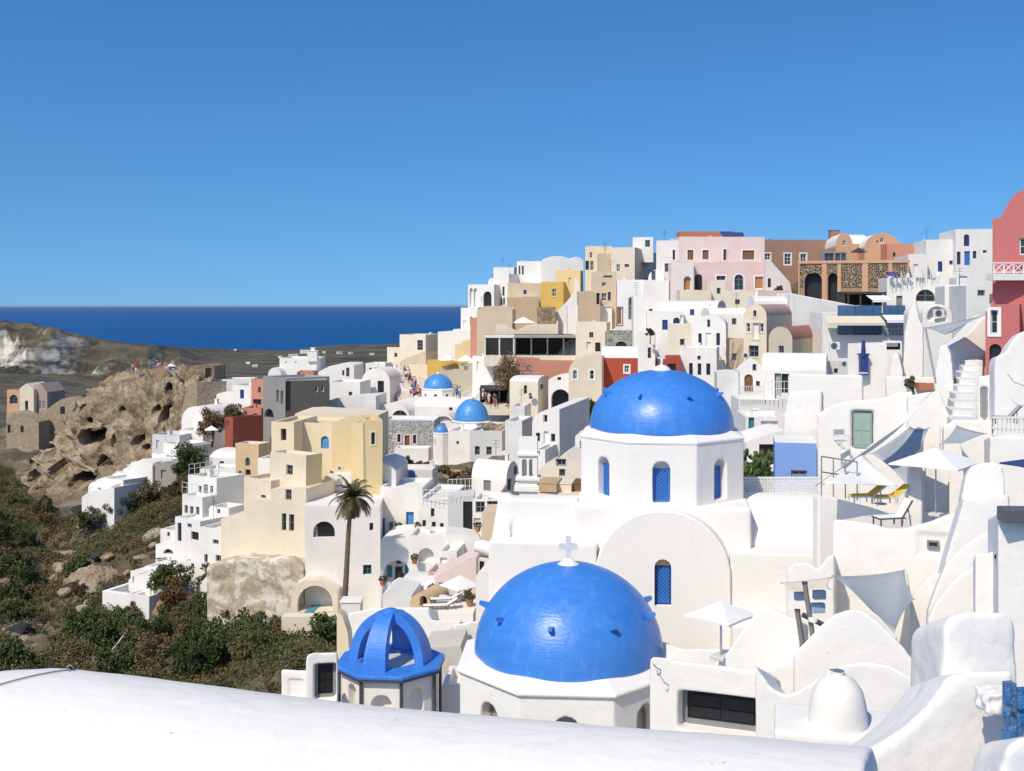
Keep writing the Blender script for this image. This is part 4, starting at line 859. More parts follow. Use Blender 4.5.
def lattice_window(root, fn, hw, zs, zc, rec, mat='paint_blue', arch_mat=None):
    zt = zc-hw*.95
    mb = MB(); ring(mb, [(-hw+.004, zs+.004), (hw-.004, zs+.004), (hw-.004, zt), (-hw+.004, zt)], [(-hw+.07, zs+.07), (hw-.07, zs+.07), (hw-.07, zt-.07), (-hw+.07, zt-.07)], fn, rec-.10, rec-.02)
    wo = mb.build('window', mat, root)
    mb = MB(); lattice(mb, -hw+.06, hw-.06, zs+.06, zt-.06, fn, rec-.085, rec-.06, .15, .055)
    mb.build('lattice', 'paint_blue', wo)
    mb = MB(); mb.prism([(-hw+.06, zs+.06), (hw-.06, zs+.06), (hw-.06, zt-.06), (-hw+.06, zt-.06)], fn, rec-.055, rec-.03); mb.build('pane', 'paint_navy', wo)
    if arch_mat:
        lp = [p for p in arc_loop(-hw+.01, hw-.01, zs, zc-.01, True) if p[1] > zt-.01]+[(-hw+.01, zt+.01), (hw-.01, zt+.01)]
        mb = MB(); mb.prism([(hw-.01, zt+.012)]+[p for p in arc_loop(-hw+.01, hw-.01, zs, zc-.01, True)[2:] if p[1] > zt+.02]+[(-hw+.01, zt+.012)], fn, rec-.12, rec-.03); mb.build('fanlight', arch_mat, wo)
def dome(root, rad, hgt, z, mat, nspk, zs, spk_len=.22, a0=0, knob=True, base=.12):
    n = 40
    prof = [(rad*.985, z-.05), (rad, z+.02)]+[(rad*math.cos(t*math.pi/2/n), z+.02+hgt*math.sin(t*math.pi/2/n)) for t in range(1, n)]+[(.02, z+.02+hgt)]
    mb = MB(); mb.lathe(prof, 96)
    d = mb.build('dome', mat, root, smooth=True)
    for k in range(nspk):
        q = a0+2*math.pi*k/nspk
        f = math.asin(zs); rr = rad*math.cos(f); zz = z+.02+hgt*zs
        nrm = Vector((math.cos(f)*math.cos(q)/rad, math.cos(f)*math.sin(q)/rad, math.sin(f)/hgt)).normalized()
        out = Vector((math.cos(q), math.sin(q), .25)).normalized()
        p = Vector((rr*math.cos(q), rr*math.sin(q), zz))-nrm*.04
        sp = MB(); tdir = Vector((-math.sin(q), math.cos(q), 0)); up = out.cross(tdir)*-1
        if up.z < 0: up = -up
        w, hh, L = spk_len*.3, spk_len*.36, spk_len
        a = [p+tdir*sx*w+up*sz*hh for sx, sz in ((-1, -1), (1, -1), (1, 1), (-1, 1))]
        b = [p+out*(L+.04)+tdir*sx*w*.75+up*(sz*hh*.55+hh*.3) for sx, sz in ((-1, -1), (1, -1), (1, 1), (-1, 1))]
        sp.add(a+b, [(3, 2, 1, 0), (4, 5, 6, 7), (0, 1, 5, 4), (1, 2, 6, 5), (2, 3, 7, 6), (3, 0, 4, 7)])
        sp.build('bracket', mat, d)
    return d
SOFT = (.07, 4, .02, .45)
def facing(u): return -math.atan((u-CU)/FPX)
# -- main church
Yc = 45.0; uc = 661.5
p0 = Vector(((uc-CU)/FPX*Yc, Yc, 0)); ya = facing(uc)
zbase = -17.0
t = thing('church', 'large white church whose big royal blue dome sits on an octagonal drum with lattice windows', 'church', (p0.x, p0.y, zbase), ya, 'blue domed churches')
zz = lambda z: z-zbase
GROUND.append((p0.x, p0.y, -13.5))
wm = MB(); drum(wm, 3.2, zz(-8.2), zz(-5.28), {0: (.33, zz(-7.55), zz(-5.95)), 1: (.33, zz(-7.5), zz(-5.95)), 7: (.33, zz(-7.5), zz(-5.95))}, .42)
wm.build('drum', 'white_near', t, soft=(.05, 3, .015, .5))
cm = MB(); P8 = 3.235/math.cos(math.pi/8)
cm.lathe([(P8-.12, zz(-5.38)), (P8, zz(-5.30)), (P8, zz(-5.20)), (P8-.25, zz(-5.08)), (3.0, zz(-4.99)), (2.6, zz(-4.9))], 8, a0=math.pi/8)
cm.build('cornice', 'white_near', t, bevel=.04)
bm_ = MB()
bm_.box(-3.3, 3.35, -3.35, 4.0, 0, zz(-7.62))
arch_ = lambda r_, h_: [(.05-r_, 0), (.05+r_, 0)]+[(.05+r_*math.cos(math.pi*i/24), zz(-10.05)+h_*math.sin(math.pi*i/24)) for i in range(25)]
ring(bm_, arch_(2.5, 2.42), arch_(2.3, 2.22), lambda a, b, d: (a, d, b), -4.16, -3.2)
bm_.build('crossing', 'white_near', t, soft=SOFT)
# arch end wall with the lattice window
mb = MB()
fnA = lambda a, b, d: (a, -4.15+d, b)
hw = .31; wx = .05
outl = arch_(2.42, 2.34)
hole = arc_loop(wx-hw, wx+hw, zz(-11.2), zz(-9.45), True)
face(mb, outl, [hole], fnA, .4, True)
mb.build('gable_wall', 'white_near', t)
lattice_window(t, lambda a, b, d: (a+wx, -4.15+d, b), hw, zz(-11.2), zz(-9.45), .36, 'paint_navy', 'ochre')
for k in (0, 1, 7):
    q = k*math.pi/4; n_ = Vector((math.sin(q), -math.cos(q), 0)); tt = Vector((math.cos(q), math.sin(q), 0))
    lattice_window(t, lambda a, b, d, n_=n_, tt=tt: tuple(n_*(3.2-d)+tt*a+Vector((0, 0, b))), .315, zz(-7.52), zz(-5.97), .40, 'paint_blue')
lb = MB(); lb.box(-6.25, -3.2, -2.9, -2.1, 0, zz(-7.55)); lb.box(-6.2, -3.2, -2.3, 2.6, 0, zz(-8.3))
lb.add([(-6.6, -3.5, 0), (-5.75, -3.5, 0), (-5.75, -3.5, zz(-9.6)), (-6.6, -3.5, zz(-9.6)), (-6.35, -2.6, zz(-7.45)), (-5.9, -2.6, zz(-7.45)), (-5.9, -2.0, zz(-7.45)), (-6.35, -2.0, zz(-7.45)), (-6.5, -1.8, 0), (-5.75, -1.8, 0)],
       [(0, 1, 2, 3), (3, 2, 5, 4), (4, 5, 6, 7), (7, 6, 9, 8), (0, 3, 4, 7, 8), (1, 9, 6, 5, 2), (0, 8, 9, 1)])
lb.build('left_wing', 'white_near', t, soft=SOFT)
rb = MB(); rb.prism([(-2.9, 0), (2.6, 0), (2.6, zz(-8.9))]+[(-.15+2.75*math.cos(math.pi*i/16), zz(-9.3)+1.7*math.sin(math.pi*i/16)) for i in range(17)]+[(-2.9, zz(-8.9))], lambda a, b, d: (d, a, b), 3.2, 6.9)
rb.build('right_wing', 'white_near', t, soft=SOFT)
ld = MB(); ld.box(-7.0, 4.3, -4.75, -3.0, 0, zz(-9.55)); ld.box(-7.4, -2.8, -5.2, -4, 0, zz(-10.1)); ld.box(2.4, 7.5, -5.0, -3, 0, zz(-9.75))
MB().box(-6.55, -2.42, -4.0, -2.8, 0, zz(-9.0)).box(-6.2, -2.43, -4.4, -3.9, 0, zz(-11.0)).build('nave_ledge', 'white_near', t, soft=SOFT)
MB().box(2.52, 7.3, -4.0, -2.7, 0, zz(-9.15)).box(2.55, 8.5, -4.9, -3.9, 0, zz(-11.6)).build('nave_ledge', 'white_near', t, soft=SOFT)
d_ = dome(t, 2.93, 2.32, zz(-4.98), 'dome_blue', 8, .60, .24, a0=R(-65))
kb = MB(); kb.lathe([(.42, zz(-2.80)), (.40, zz(-2.66)), (.30, zz(-2.55)), (.12, zz(-2.46)), (.02, zz(-2.44))], 24); kb.build('finial', 'white_near', t, smooth=True)
cr = MB(); cr.box(-.045, .045, -.04, .04, zz(-2.46), zz(-1.95)); cr.box(-.15, .15, -.038, .038, zz(-2.2), zz(-2.12)); cr.build('cross', 'cross_grey', t)
# -- front church
Yc = 30.0; uc = 568.4
p0 = Vector(((uc-CU)/FPX*Yc, Yc, 0)); ya = facing(uc)-R(1)
zbase = -15.0
t = thing('church', 'nearest white church with a wide royal blue dome topped by a pale cross', 'church', (p0.x, p0.y, zbase), ya, 'blue domed churches')
GROUND.append((p0.x, p0.y, -13.5))
wm = MB(); drum(wm, 2.84, 0, zz(-9.62), {0: (.33, zz(-12.0), zz(-10.18)), 1: (.33, zz(-12), zz(-10.1)), 7: (.33, zz(-12), zz(-10.18)), 2: (.33, zz(-12), zz(-10.18))}, .4)
wm.build('drum', 'white_near', t, soft=(.045, 3, .015, .5))
cm = MB(); P8 = 2.93/math.cos(math.pi/8)
cm.lathe([(P8-.10, zz(-9.72)), (P8, zz(-9.66)), (P8, zz(-9.58)), (P8-.22, zz(-9.50)), (2.66, zz(-9.38)), (2.3, zz(-9.34))], 8, a0=math.pi/8)
cm.build('cornice', 'white_near', t, bevel=.04)
dome(t, 2.56, 2.36, zz(-9.42), 'dome_blue', 9, .50, .23, a0=R(-100))
kb = MB(); kb.lathe([(.36, zz(-7.16)), (.34, zz(-7.08)), (.2, zz(-7.0)), (.10, zz(-6.9))], 24); kb.build('finial', 'white_near', t, smooth=True)
cr = MB(); cr.box(-.075, .075, -.06, .06, zz(-6.98), zz(-6.30)); cr.box(-.25, .25, -.058, .058, zz(-6.66), zz(-6.51)); cr.build('cross', 'cross_grey', t)
for k in (0, 1, 7, 2):
    q = k*math.pi/4; n_ = Vector((math.sin(q), -math.cos(q), 0)); tt = Vector((math.cos(q), math.sin(q), 0))
    fn = lambda a, b, d, n_=n_, tt=tt: tuple(n_*(2.84-d)+tt*a+Vector((0, 0, b)))
    mb = MB(); ring(mb, arc_loop(-.32, .32, zz(-12), zz(-10.2), True), scale_loop(arc_loop(-.32, .32, zz(-12), zz(-10.2), True), .06), fn, .3, .38); wo = mb.build('window', 'wood_ochre', t)
    mb = MB(); mb.prism(scale_loop(arc_loop(-.32, .32, zz(-12), zz(-10.2), True), .05), fn, .345, .365); mb.build('pane', 'glass_pale', wo)
# -- blue ribbed cupola
Yc = 34.0; uc = 390.5; p0 = Vector(((uc-CU)/FPX*Yc, Yc, 0)); zbase = -14.86
zc = lambda z: z+15.0
t = thing('cupola', 'open blue ribbed cupola on a white octagonal base with dark corner strips', 'cupola', (p0.x, p0.y, zbase), facing(uc)-R(11), None)
GROUND.append((p0.x, p0.y, -14.5))
wm = MB(); drum(wm, 1.40, 0, zc(-11.32), {0: (.30, zc(-13), zc(-11.72)), 1: (.24, zc(-13), zc(-11.6)), 7: (.22, zc(-12.5), zc(-11.55))}, .3)
wm.build('base', 'white_near', t, soft=(.035, 3, .01, .4))
cm = MB(); P8 = 1.60/math.cos(math.pi/8); 
vs = [];
cm.lathe([(P8-.22, zc(-11.34)), (P8, zc(-11.20)), (P8, zc(-11.10)), (P8-.06, zc(-11.08)), (.93, zc(-11.06)), (.93, zc(-11.34))], 8, a0=math.pi/8, closed=False)
cm.build('rim', 'dome_rib', t, bevel=.02)
cm = MB(); cm.lathe([(.95, zc(-11.32)), (.95, zc(-11.16)), (.02, zc(-11.12))], 40); cm.build('floor_disc', 'white_grey', t, smooth='auto')
cm = MB(); rr = 1.46/math.cos(math.pi/8)
for k in range(8):
    q = math.pi/8+k*math.pi/4
    cm = MB(); cm.tube([(rr*math.cos(q), rr*math.sin(q), zc(-13.4)), (rr*math.cos(q), rr*math.sin(q), zc(-11.33))], .05, 8); cm.build('corner_strip', 'metal_dark', t)
    q2 = math.pi/8+(k+1)*math.pi/4; e = P8-.03
    cm = MB(); cm.tube([(e*math.cos(q), e*math.sin(q), zc(-11.25)), (e*math.cos(q2), e*math.sin(q2), zc(-11.25))], .028, 6); cm.build('edge_strip', 'wood_dark', t)
for k in range(4):
    q = -math.pi/2-.22+k*math.pi/2
    n_ = Vector((math.cos(q), math.sin(q), 0)); tt = Vector((-math.sin(q), math.cos(q), 0))
    rm = MB(); nn_ = 14; L = []
    for i in range(nn_+1):
        f = i/nn_*math.pi/2*.985
        zz_k = 0; ro, ri = 1.24, .95
        w = .38-.19*(i/nn_)
        zo = 1.56*math.sin(f); zi = 1.28*math.sin(f)
        for (r_, z_) in ((ro*math.cos(f), zo), (ri*math.cos(f), zi)):
            for sx in (-1, 1):
                L.append(tuple(n_*r_+tt*sx*w+Vector((0, 0, zc(-11.12)+z_))))
    fs = []
    for i in range(nn_):
        a = 4*i; b = a+4
        fs += [(a, a+1, b+1, b), (a+2, b+2, b+3, a+3), (a, b, b+2, a+2), (a+1, a+3, b+3, b+1)]
    fs += [(0, 2, 3, 1), (4*nn_, 4*nn_+1, 4*nn_+3, 4*nn_+2)]
    rm.add(L, fs); rm.build('rib', 'dome_rib', t, smooth='auto')
km = MB(); km.lathe([(.34, zc(-10.06)), (.38, zc(-9.86)), (.32, zc(-9.66)), (.19, zc(-9.54)), (.02, zc(-9.49))], 24); km.build('crown', 'dome_rib', t, smooth=True)
# cross of white stone behind the cupola
def stone_cross(label, u, v0, v1, Y):
    p = at(u, v1, Y); h = at(u, v0, Y).z-p.z
    t = thing('stone_cross', label, 'cross', (p.x, Y, p.z))
    mb = MB(); mb.box(-.05*h/.5, .05*h/.5, -.05, .05, 0, h); mb.box(-.3*h, .3*h, -.048, .048, h*.6, h*.78); mb.build('cross', 'white', t)
# -- small light blue domed churches
V('L5')
def small_dome(label, u0, u1, vtop, vbase, vbot, Y, mat, wins=True, grp='light blue domed churches', sq=False, knob=True):
    a = at(u0, vbase, Y); b = at(u1, vbase, Y); rad = (b.x-a.x)/2; c = (a.x+b.x)/2
    ztop = at(u0, vtop, Y).z; zb = at(u0, vbot, Y).z-3
    t = thing('church' if wins else 'apse', label, 'church', (c, Y, zb), facing(px((u0+u1)/2)[0])-R(10), grp)
    GROUND.append((c, Y, zb+3))
    hb = a.z-zb
    wm = MB(); op = {k: (rad*.12, hb-2.1, hb-.75) for k in (0, 1, 7, 6, 2)} if wins else {7: (rad*.14, hb-1.6, hb-.8)}
    drum(wm, rad*1.06, 0, hb-.08, op, .25); wm.build('drum', 'white', t)
    cm = MB(); cm.lathe([(rad*1.12, hb-.24), (rad*1.2, hb-.12), (rad*1.12, hb-.02), (rad*.9, hb+.03)], 8, a0=math.pi/8); cm.build('cornice', 'white', t)
    for k in op:
        q = k*math.pi/4; n_ = Vector((math.sin(q), -math.cos(q), 0)); tt = Vector((math.cos(q), math.sin(q), 0))
        put_window(t, arc_loop(-op[k][0], op[k][0], op[k][1], op[k][2], True), lambda a_, b_, d, n_=n_, tt=tt: tuple(n_*(rad*1.06-d)+tt*a_+Vector((0, 0, b_))), .22, 'W', 'paint_navy', 'glass', None, True, True)
    dome(t, rad, ztop-a.z, hb, mat, 8 if wins else 0, .45, .2)
    if knob:
        kb = MB(); kb.lathe([(rad*.12, hb+ztop-a.z-.05), (rad*.1, hb+ztop-a.z+.2), (.02, hb+ztop-a.z+.3)], 12); kb.build('finial', 'white', t, smooth=True)
    return t
small_dome('far white church with light blue dome and slim windows, near the crowded stair street', 289, 446, 183, 258, 345, 166, 'dome_light')
small_dome('white church with light blue dome just above the pale grey flat house', 456, 640, 318, 432, 510, 146, 'dome_light', True)
small_dome('small round white apse under a little light blue dome beside the stone house', 346, 420, 455, 496, 640, 140, 'dome_light', False, knob=False)

# ------------------------------------------------------------------ bell gable left of the main church
V('M1')
Y = 52.0
a = at(130, 470, Y); b = at(197, 470, Y); zt = at(0, 300, Y).z; w = (b.x-a.x)/2
t = thing('bell_gable', 'small white bell gable with two narrow arches, left of the main dome', 'bell tower', ((a.x+b.x)/2, Y, a.z-5), -R(4))
GROUND.append((t.location.x, Y, a.z-4))
h = zt-a.z+5; q = lambda v: at(0, v, Y).z-(a.z-5)
mb = MB()
hs = [arc_loop(-w*.62, -w*.12, q(432), q(372), True), arc_loop(w*.10, w*.60, q(432), q(372), True)]
face(mb, [(-w*.95, 0), (w*.95, 0), (w*.95, h), (-w*.95, h)], hs, lambda a, b, d: (a, d, b), .35, False)
face(mb, [(-w*.95, 0), (w*.95, 0), (w*.95, h), (-w*.95, h)], hs, lambda a, b, d: (a, .7-d, b), .35, False)
mb.add([(-w*.95, 0, 0), (-w*.95, .7, 0), (-w*.95, .7, h), (-w*.95, 0, h), (w*.95, 0, 0), (w*.95, .7, 0), (w*.95, .7, h), (w*.95, 0, h)], [(0, 1, 2, 3), (4, 7, 6, 5), (3, 2, 6, 7)])
mb.build('wall', 'white_near', t)
for (z0, z1, e) in ((q(362), q(352), .10), (q(446), q(434), .14), (q(482), q(462), .2)):
    mb = MB(); mb.box(-w*.95-e, w*.95+e, -e, .7+e, z0, z1); mb.build('moulding', 'white_near', t, bevel=.03)
# tan panels on the roof between bell gable and drum
def crate(label, u0, u1, v0, v1, Y, mat, D=1.0):
    p = at(u0, v0, Y); r = at(u1, v1, Y)
    t = thing('panel_box', label, 'box', ((p.x+r.x)/2, Y, r.z), -R(10)); w = (r.x-p.x)/2; h = p.z-r.z
    mb = MB(); mb.box(-w, w, 0, D, 0, h); mb.build('box', mat, t, bevel=.02)
    mb = MB(); mb.box(-w-.03, w+.03, -.03, D+.03, h-.002, h+.05); mb.build('lid', mat, t, bevel=.01)
H('cream parapet platform carrying tan boxes beside the bell gable', 196, 360, 488, 540, 50, -4, 2.2, mat='cream_pale', group='near white buildings', par=0, name='platform', cat='platform')
crate('light tan box on the cream platform beside the bell gable', 200, 262, 456, 486, 49.9, 'board_tan', 1.6)
crate('pale cream box in the middle of the cream platform', 266, 312, 458, 487, 50.2, 'cream', 1.4)
crate('dark brown box against the drum on the cream platform', 314, 350, 458, 488, 50.4, 'wood', 1.4)

# ------------------------------------------------------------------ near right white masses
NG = 'near white buildings'
V('E')
H('large white house with a rounded gable, grey framed sage door and flat upper roof', -12, 420, 345, 700, 52, -18, 2.2, mat='white_near', group=NG, soft=(.08, 4, .03, .6), rec=.22,
  top=[(-12, 428), (10, 412), (50, 385), (120, 368), (250, 358), (320, 345), (345, 330), (420, 322)], wins=[('d', 141, 408, 244, 592, 'sage')])
V('D')
H('white vault house with one oval vent, left of the sage door', 664, 850, 328, 700, 56, -17, 2.2, mat='white_near', group=NG, soft=(.09, 5, .03, .6), top=[(664, 560), (670, 450), (684, 370), (700, 330), (850, 326)], wins=[('W', 728, 403, 758, 424, 'dark')], rec=.2)
H('long white roof parapet above the sage door house', 688, 1040, 250, 400, 60, -17, 2.2, mat='white_near', group=NG, soft=(.09, 4, .03, .6))
V('E')
H('white wall with tall square chimney stack below the glazed restaurant', 125, 300, 105, 260, 72, -18, 2.2, mat='white', group=NG, top=[(125, 112), (290, 105), (300, 107)])
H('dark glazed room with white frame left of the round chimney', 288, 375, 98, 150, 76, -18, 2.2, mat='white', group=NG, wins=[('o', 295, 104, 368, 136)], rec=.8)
H('smooth white round shouldered chimney tower with a thin pole', 376, 470, -85, 260, 68, -20, 2.2, mat='white_near', group=NG, soft=(.07, 5, .03, .5), top=[(376, 210), (384, 60), (400, -20), (420, -85), (436, -90), (452, 0), (470, 30)], name='chimney_tower', cat='chimney')
H('white pointed chimney cap in front of the round chimney tower', 318, 375, 148, 260, 66, -24, 1.4, mat='white_near', group=NG, soft=(.05, 4, .02, .4), top=[(318, 230), (328, 160), (345, 146), (358, 160), (375, 230)], name='chimney', cat='chimney')
H('white low wall carrying the flower box', 300, 560, 255, 420, 58, -18, 2.2, mat='white_near', group=NG, soft=(.07, 4, .03, .5))
H('white buttress wall left of the long stair', 520, 610, 110, 520, 56, -24, 2.2, mat='white_near', group=NG, soft=(.07, 4, .03, .5), top=[(520, 260), (540, 120), (575, 108), (596, 160), (605, 280), (610, 420)])
H('white sloping wall between round chimney and the long stair', 600, 760, -20, 420, 62, -8, 2.2, mat='white_near', group=NG, soft=(.08, 4, .03, .5), top=[(600, 130), (640, 95), (690, 40), (740, -15), (760, -20)])
# long stair
Y0, Y1 = 48.0, 66.0
t = thing('stair', 'long white stone stair climbing toward the pink house', 'stair', tuple(at(668, 450, Y0)), R(-14))
n = 13
zA = at(660, 452, Y0).z; zB = at(730, 85, Y1).z; 
for i in range(n):
    f = i/(n-1)
    Yi = Y0+(Y1-Y0)*f; pc = at(660+62*f**1.2, 0, Yi); w = .5*msz(122-72*f, Yi); z = zA+(zB-zA)*(f)
    wl = Matrix.Rotation(R(14), 4, 'Z') @ (Vector((pc.x, Yi, z))-Vector(t.location))
    mb = MB(); mb.box(wl.x-w, wl.x+w, wl.y, wl.y+2.2, wl.z-1.5, wl.z); mb.build('tread', 'white_worn', t, bevel=.03)
    if i in (0, 6, 12): GROUND.append((pc.x, Yi, z-1))
H('white wall with a pale blue shutter right of the long stair', 718, 800, 175, 560, 46, -34, 2.2, mat='white_near', group=NG, soft=(.07, 4, .02, .5), top=[(718, 255), (770, 250), (782, 180), (800, 165)], wins=[('d', 724, 300, 762, 456, 'grey')], rec=.12)
H('white stepped wall at the right edge under the pink house', 790, 960, 130, 600, 44, -18, 2.2, mat='white_near', group=NG, soft=(.07, 4, .03, .5), top=[(790, 200), (800, 165), (840, 150), (860, 110), (900, 60), (960, 40)])
H('white balcony base at the right edge below the lounge chair', 770, 960, 525, 760, 41, -18, 2.2, mat='white_near', group=NG, soft=(.07, 4, .03, .5))
H('white wall with small folded niches below the flower box', 395, 590, 330, 700, 50, -18, 2.2, mat='white_near', group=NG, soft=(.07, 4, .03, .5), top=[(395, 345), (470, 330), (540, 320), (590, 440)])
H('white landing block at the foot of the long stair', 560, 780, 452, 800, 45, -20, 2.2, mat='white_near', group=NG, soft=(.07, 4, .03, .5), top=[(560, 480), (610, 452), (780, 455)])
H('white backing wall in the shadow of the shade sails', 180, 470, 480, 800, 47, -18, 2, mat='white_near', group=NG, soft=(.07, 4, .03, .5), top=[(180, 600), (300, 540), (405, 482), (470, 488)])
V('F')
H('white terrace block with a curved lip and a tiny square hatch', 140, 680, 240, 640, 34, -17, 2.2, mat='white_near', group=NG, soft=(.06, 4, .03, .5), rec=.06,
  top=[(140, 262), (160, 252), (300, 270), (380, 292), (450, 292), (560, 262), (640, 228), (680, 225)], wins=[('n', 500, 308, 652, 425), ('w*', 557, 343, 583, 378, 'dark')])
H('low white parapet running up to the yellow cushioned chairs', 78, 480, 150, 330, 37, 8, .5, mat='white_near', group=NG, soft=(.05, 3, .02, .5), top=[(78, 148), (140, 160), (300, 200), (390, 230), (480, 225)], ext=2)
H('plain white pillar wall under the grey sail umbrella, left post', 462, 526, -20, 300, 38.5, -18, 1.2, mat='white_near', group=NG, soft=(.05, 4, .02, .5))
H('white shuttered stair door between the two post walls', 524, 640, -10, 300, 40, -18, 1, mat='white_near', group=NG, wins=[('n', 535, 10, 635, 225)], rec=.15)
H('white smoke stained chimney house with an arched top', 690, 878, 12, 440, 31, -20, 2.2, mat='white_near', group=NG, soft=(.05, 5, .03, .5), top=[(690, 160), (708, 70), (730, 28), (775, 12), (840, 10), (868, 30), (878, 80)], name='chimney_house', cat='chimney')
H('white sloping shoulder vault below the smoke stained chimney', 560, 900, 150, 660, 30, -18, 2.2, mat='white_near', group=NG, soft=(.05, 6, .03, .5), top=[(560, 640), (600, 520), (640, 370), (680, 240), (700, 165), (860, 150), (900, 148)])
H('white arched vault front, upper of two beside the camera wall', 545, 900, 300, 720, 27, -20, 2.2, mat='white_near', group=NG, soft=(.05, 5, .02, .5), top=[(545, 650), (575, 560), (620, 450), (690, 370), (770, 320), (850, 300), (900, 300)])
H('white arched vault front, lower of two beside the camera wall', 545, 800, 455, 760, 24.5, -20, 2.2, mat='white_near', group=NG, soft=(.05, 5, .02, .5), top=[(545, 680), (575, 615), (640, 530), (700, 478), (750, 455), (800, 450)])
H('white ribbed buttress wall with a security camera at the right edge', 748, 850, 385, 760, 22, -22, 2, mat='white_near', group=NG, soft=(.04, 3, .02, .5), top=[(748, 405), (775, 395), (790, 402), (850, 385)])
H('tall white wall topped by a navy coping at the right edge', 848, 1010, 228, 800, 21, -18, 2, mat='white_near', group=NG, soft=(.04, 3, .02, .5), top=[(848, 225), (1010, 262)])
H('low pale stair ramp between terrace block and arched vaults', 470, 640, 480, 760, 29.5, -34, 2, mat='white_near', group=NG, soft=(.05, 4, .02, .5), top=[(470, 600), (540, 500), (600, 480), (640, 600)])
H('white wall behind the small cushions painted shadow blue', -60, 150, 395, 700, 33, -18, 2.2, mat='white_near', group=NG, soft=(.06, 4, .03, .5), top=[(-60, 470), (-20, 440), (40, 440), (75, 470), (110, 420), (150, 400)])
H('white hump shaped gable wall in front of the grey sail', -140, 420, 640, 1000, 21, -18, 2.2, mat='white_near', group=NG, soft=(.05, 5, .03, .6), top=[(-140, 900), (-60, 860), (0, 820), (70, 735), (130, 680), (190, 645), (250, 640), (310, 665), (370, 715), (420, 760)])
V('H')
H('white hump vault with a softly curved ridge left of the big wall', -30, 570, 118, 500, 19, -18, 2.2, mat='white_near', group=NG, soft=(.05, 6, .02, .6), top=[(-30, 300), (30, 240), (90, 175), (140, 135), (200, 118), (250, 122), (310, 160), (380, 225), (450, 310), (520, 400), (570, 470)])
V('P')
H('white scalloped garden wall behind the bell shaped chimney', 755, 965, 661, 800, 15.5, -19, 2.2, mat='white_near', group=NG, soft=(.04, 6, .02, .5), top=[(755, 664), (763, 676), (771, 687), (781, 693), (793, 693), (803, 688), (820, 676), (845, 664), (868, 661), (893, 666), (915, 680), (932, 697), (965, 716)], name='garden_wall', cat='wall')
V('G')
H('white box house with a wide black opening, in front of the main church', 32, 462, 352, 740, 18.5, -20, 2.2, mat='white_near', group=NG, soft=(.045, 4, .02, .5), rec=.4,
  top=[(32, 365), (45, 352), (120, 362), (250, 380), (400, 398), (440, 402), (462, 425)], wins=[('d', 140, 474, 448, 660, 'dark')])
V('P')
H('peaked white wall behind the small white parasol', 725, 800, 602, 760, 23, -20, 2, mat='white_near', group=NG, soft=(.05, 4, .02, .5), top=[(725, 655), (745, 625), (764, 603), (780, 611), (800, 621)])
V('G')
H('low white wall with boards behind the small white parasol', 95, 420, 310, 480, 29, -18, 1.5, mat='white_near', group=NG, soft=(.05, 4, .02, .5), top=[(95, 305), (160, 325), (280, 325), (420, 330)], ext=2)
# -- bell shaped chimney on its plinth
V('P')
Y = 12.5; c = at(838, 722, Y); s = Y/FPX
t = thing('chimney', 'bell shaped white chimney with a small tin cap on a square plinth', 'chimney', (c.x, c.y, c.z-1.5), R(-14))
mb = MB(); mb.lathe([(28.5*s, 1.2), (29*s, 1.5), (28.5*s, 1.5+8*s), (27*s, 1.5+20*s), (24*s, 1.5+32*s), (18*s, 1.5+41*s), (9*s, 1.5+47*s), (.3*s, 1.5+49*s)], 40)
mb.build('hood', 'white_near', t, smooth=True)
mb = MB(); mb.lathe([(6.5*s, 1.5+45*s), (6.5*s, 1.5+51*s), (4.5*s, 1.5+51*s), (4.5*s, 1.5+46*s)], 20); mb.build('flue', 'white_near', t, smooth='auto')
mb = MB(); mb.lathe([(.2*s, 1.5+52.5*s), (6*s, 1.5+51.6*s), (6*s, 1.5+51.2*s)], 16); mb.box(-8*s, 0, -1.5*s, 1.5*s, 1.5+51.3*s, 1.5+52*s); mb.build('cap', 'metal', t)
mb = MB(); mb.box(-62*s, 54*s, -34*s, 46*s, -1, 1.5-1*s); mb.build('plinth', 'white_near', t, soft=(.03, 4, .015, .4))
# -- foreground barrel roof
Lp = Vector((-4.35, 8.9)); Rp = Vector((2.02, 6.30)); ax = (Rp-Lp); Ln = ax.length; yw = math.atan2(ax.y, ax.x)
t = thing('barrel_roof', 'smooth white barrel roof filling the bottom foreground', 'roof', (Lp.x, Lp.y, -6), yw, NG)
mb = MB(); n = 28; hwid, rise = 1.35, .95
def sect(x, zt, k=1.0):
    return [(x, -hwid*k*math.cos(math.pi*i/n), zt-rise+rise*math.sin(math.pi*i/n)) for i in range(n+1)]+[(x, hwid*k, 1.5), (x, -hwid*k, 1.5)]
xs = [-.9, -.55, -.15, .35, 1.0, 2.2, 3.4, 4.8, 6.0, Ln]
crown = [2.40, 2.74, 2.94, 3.02, 3.05, 3.08, 3.115, 3.205, 3.29, 3.34]
S = [sect(x, c) for x, c in zip(xs, crown)]; m_ = n+3; vs = [p for s_ in S for p in s_]; fs = []
for i in range(len(S)-1):
    for k in range(m_): fs.append((i*m_+k, i*m_+(k+1) % m_, (i+1)*m_+(k+1) % m_, (i+1)*m_+k))
fs += [tuple(range(m_)), tuple((len(S)-1)*m_+k for k in range(m_))]
mb.add(vs, fs); mb.build('vault', 'white_near', t, soft=(.03, 4, .012, .35))
GROUND.append((0, 8, -6.5))
# thin cable and hook on the roof
def cable(label, pts, r, mat='frame_grey', name='cable'):
    t = MB().tube(pts, r, 6).build(name, mat, None, smooth=True); tag(t, label, name.replace('_', ' ')); return t
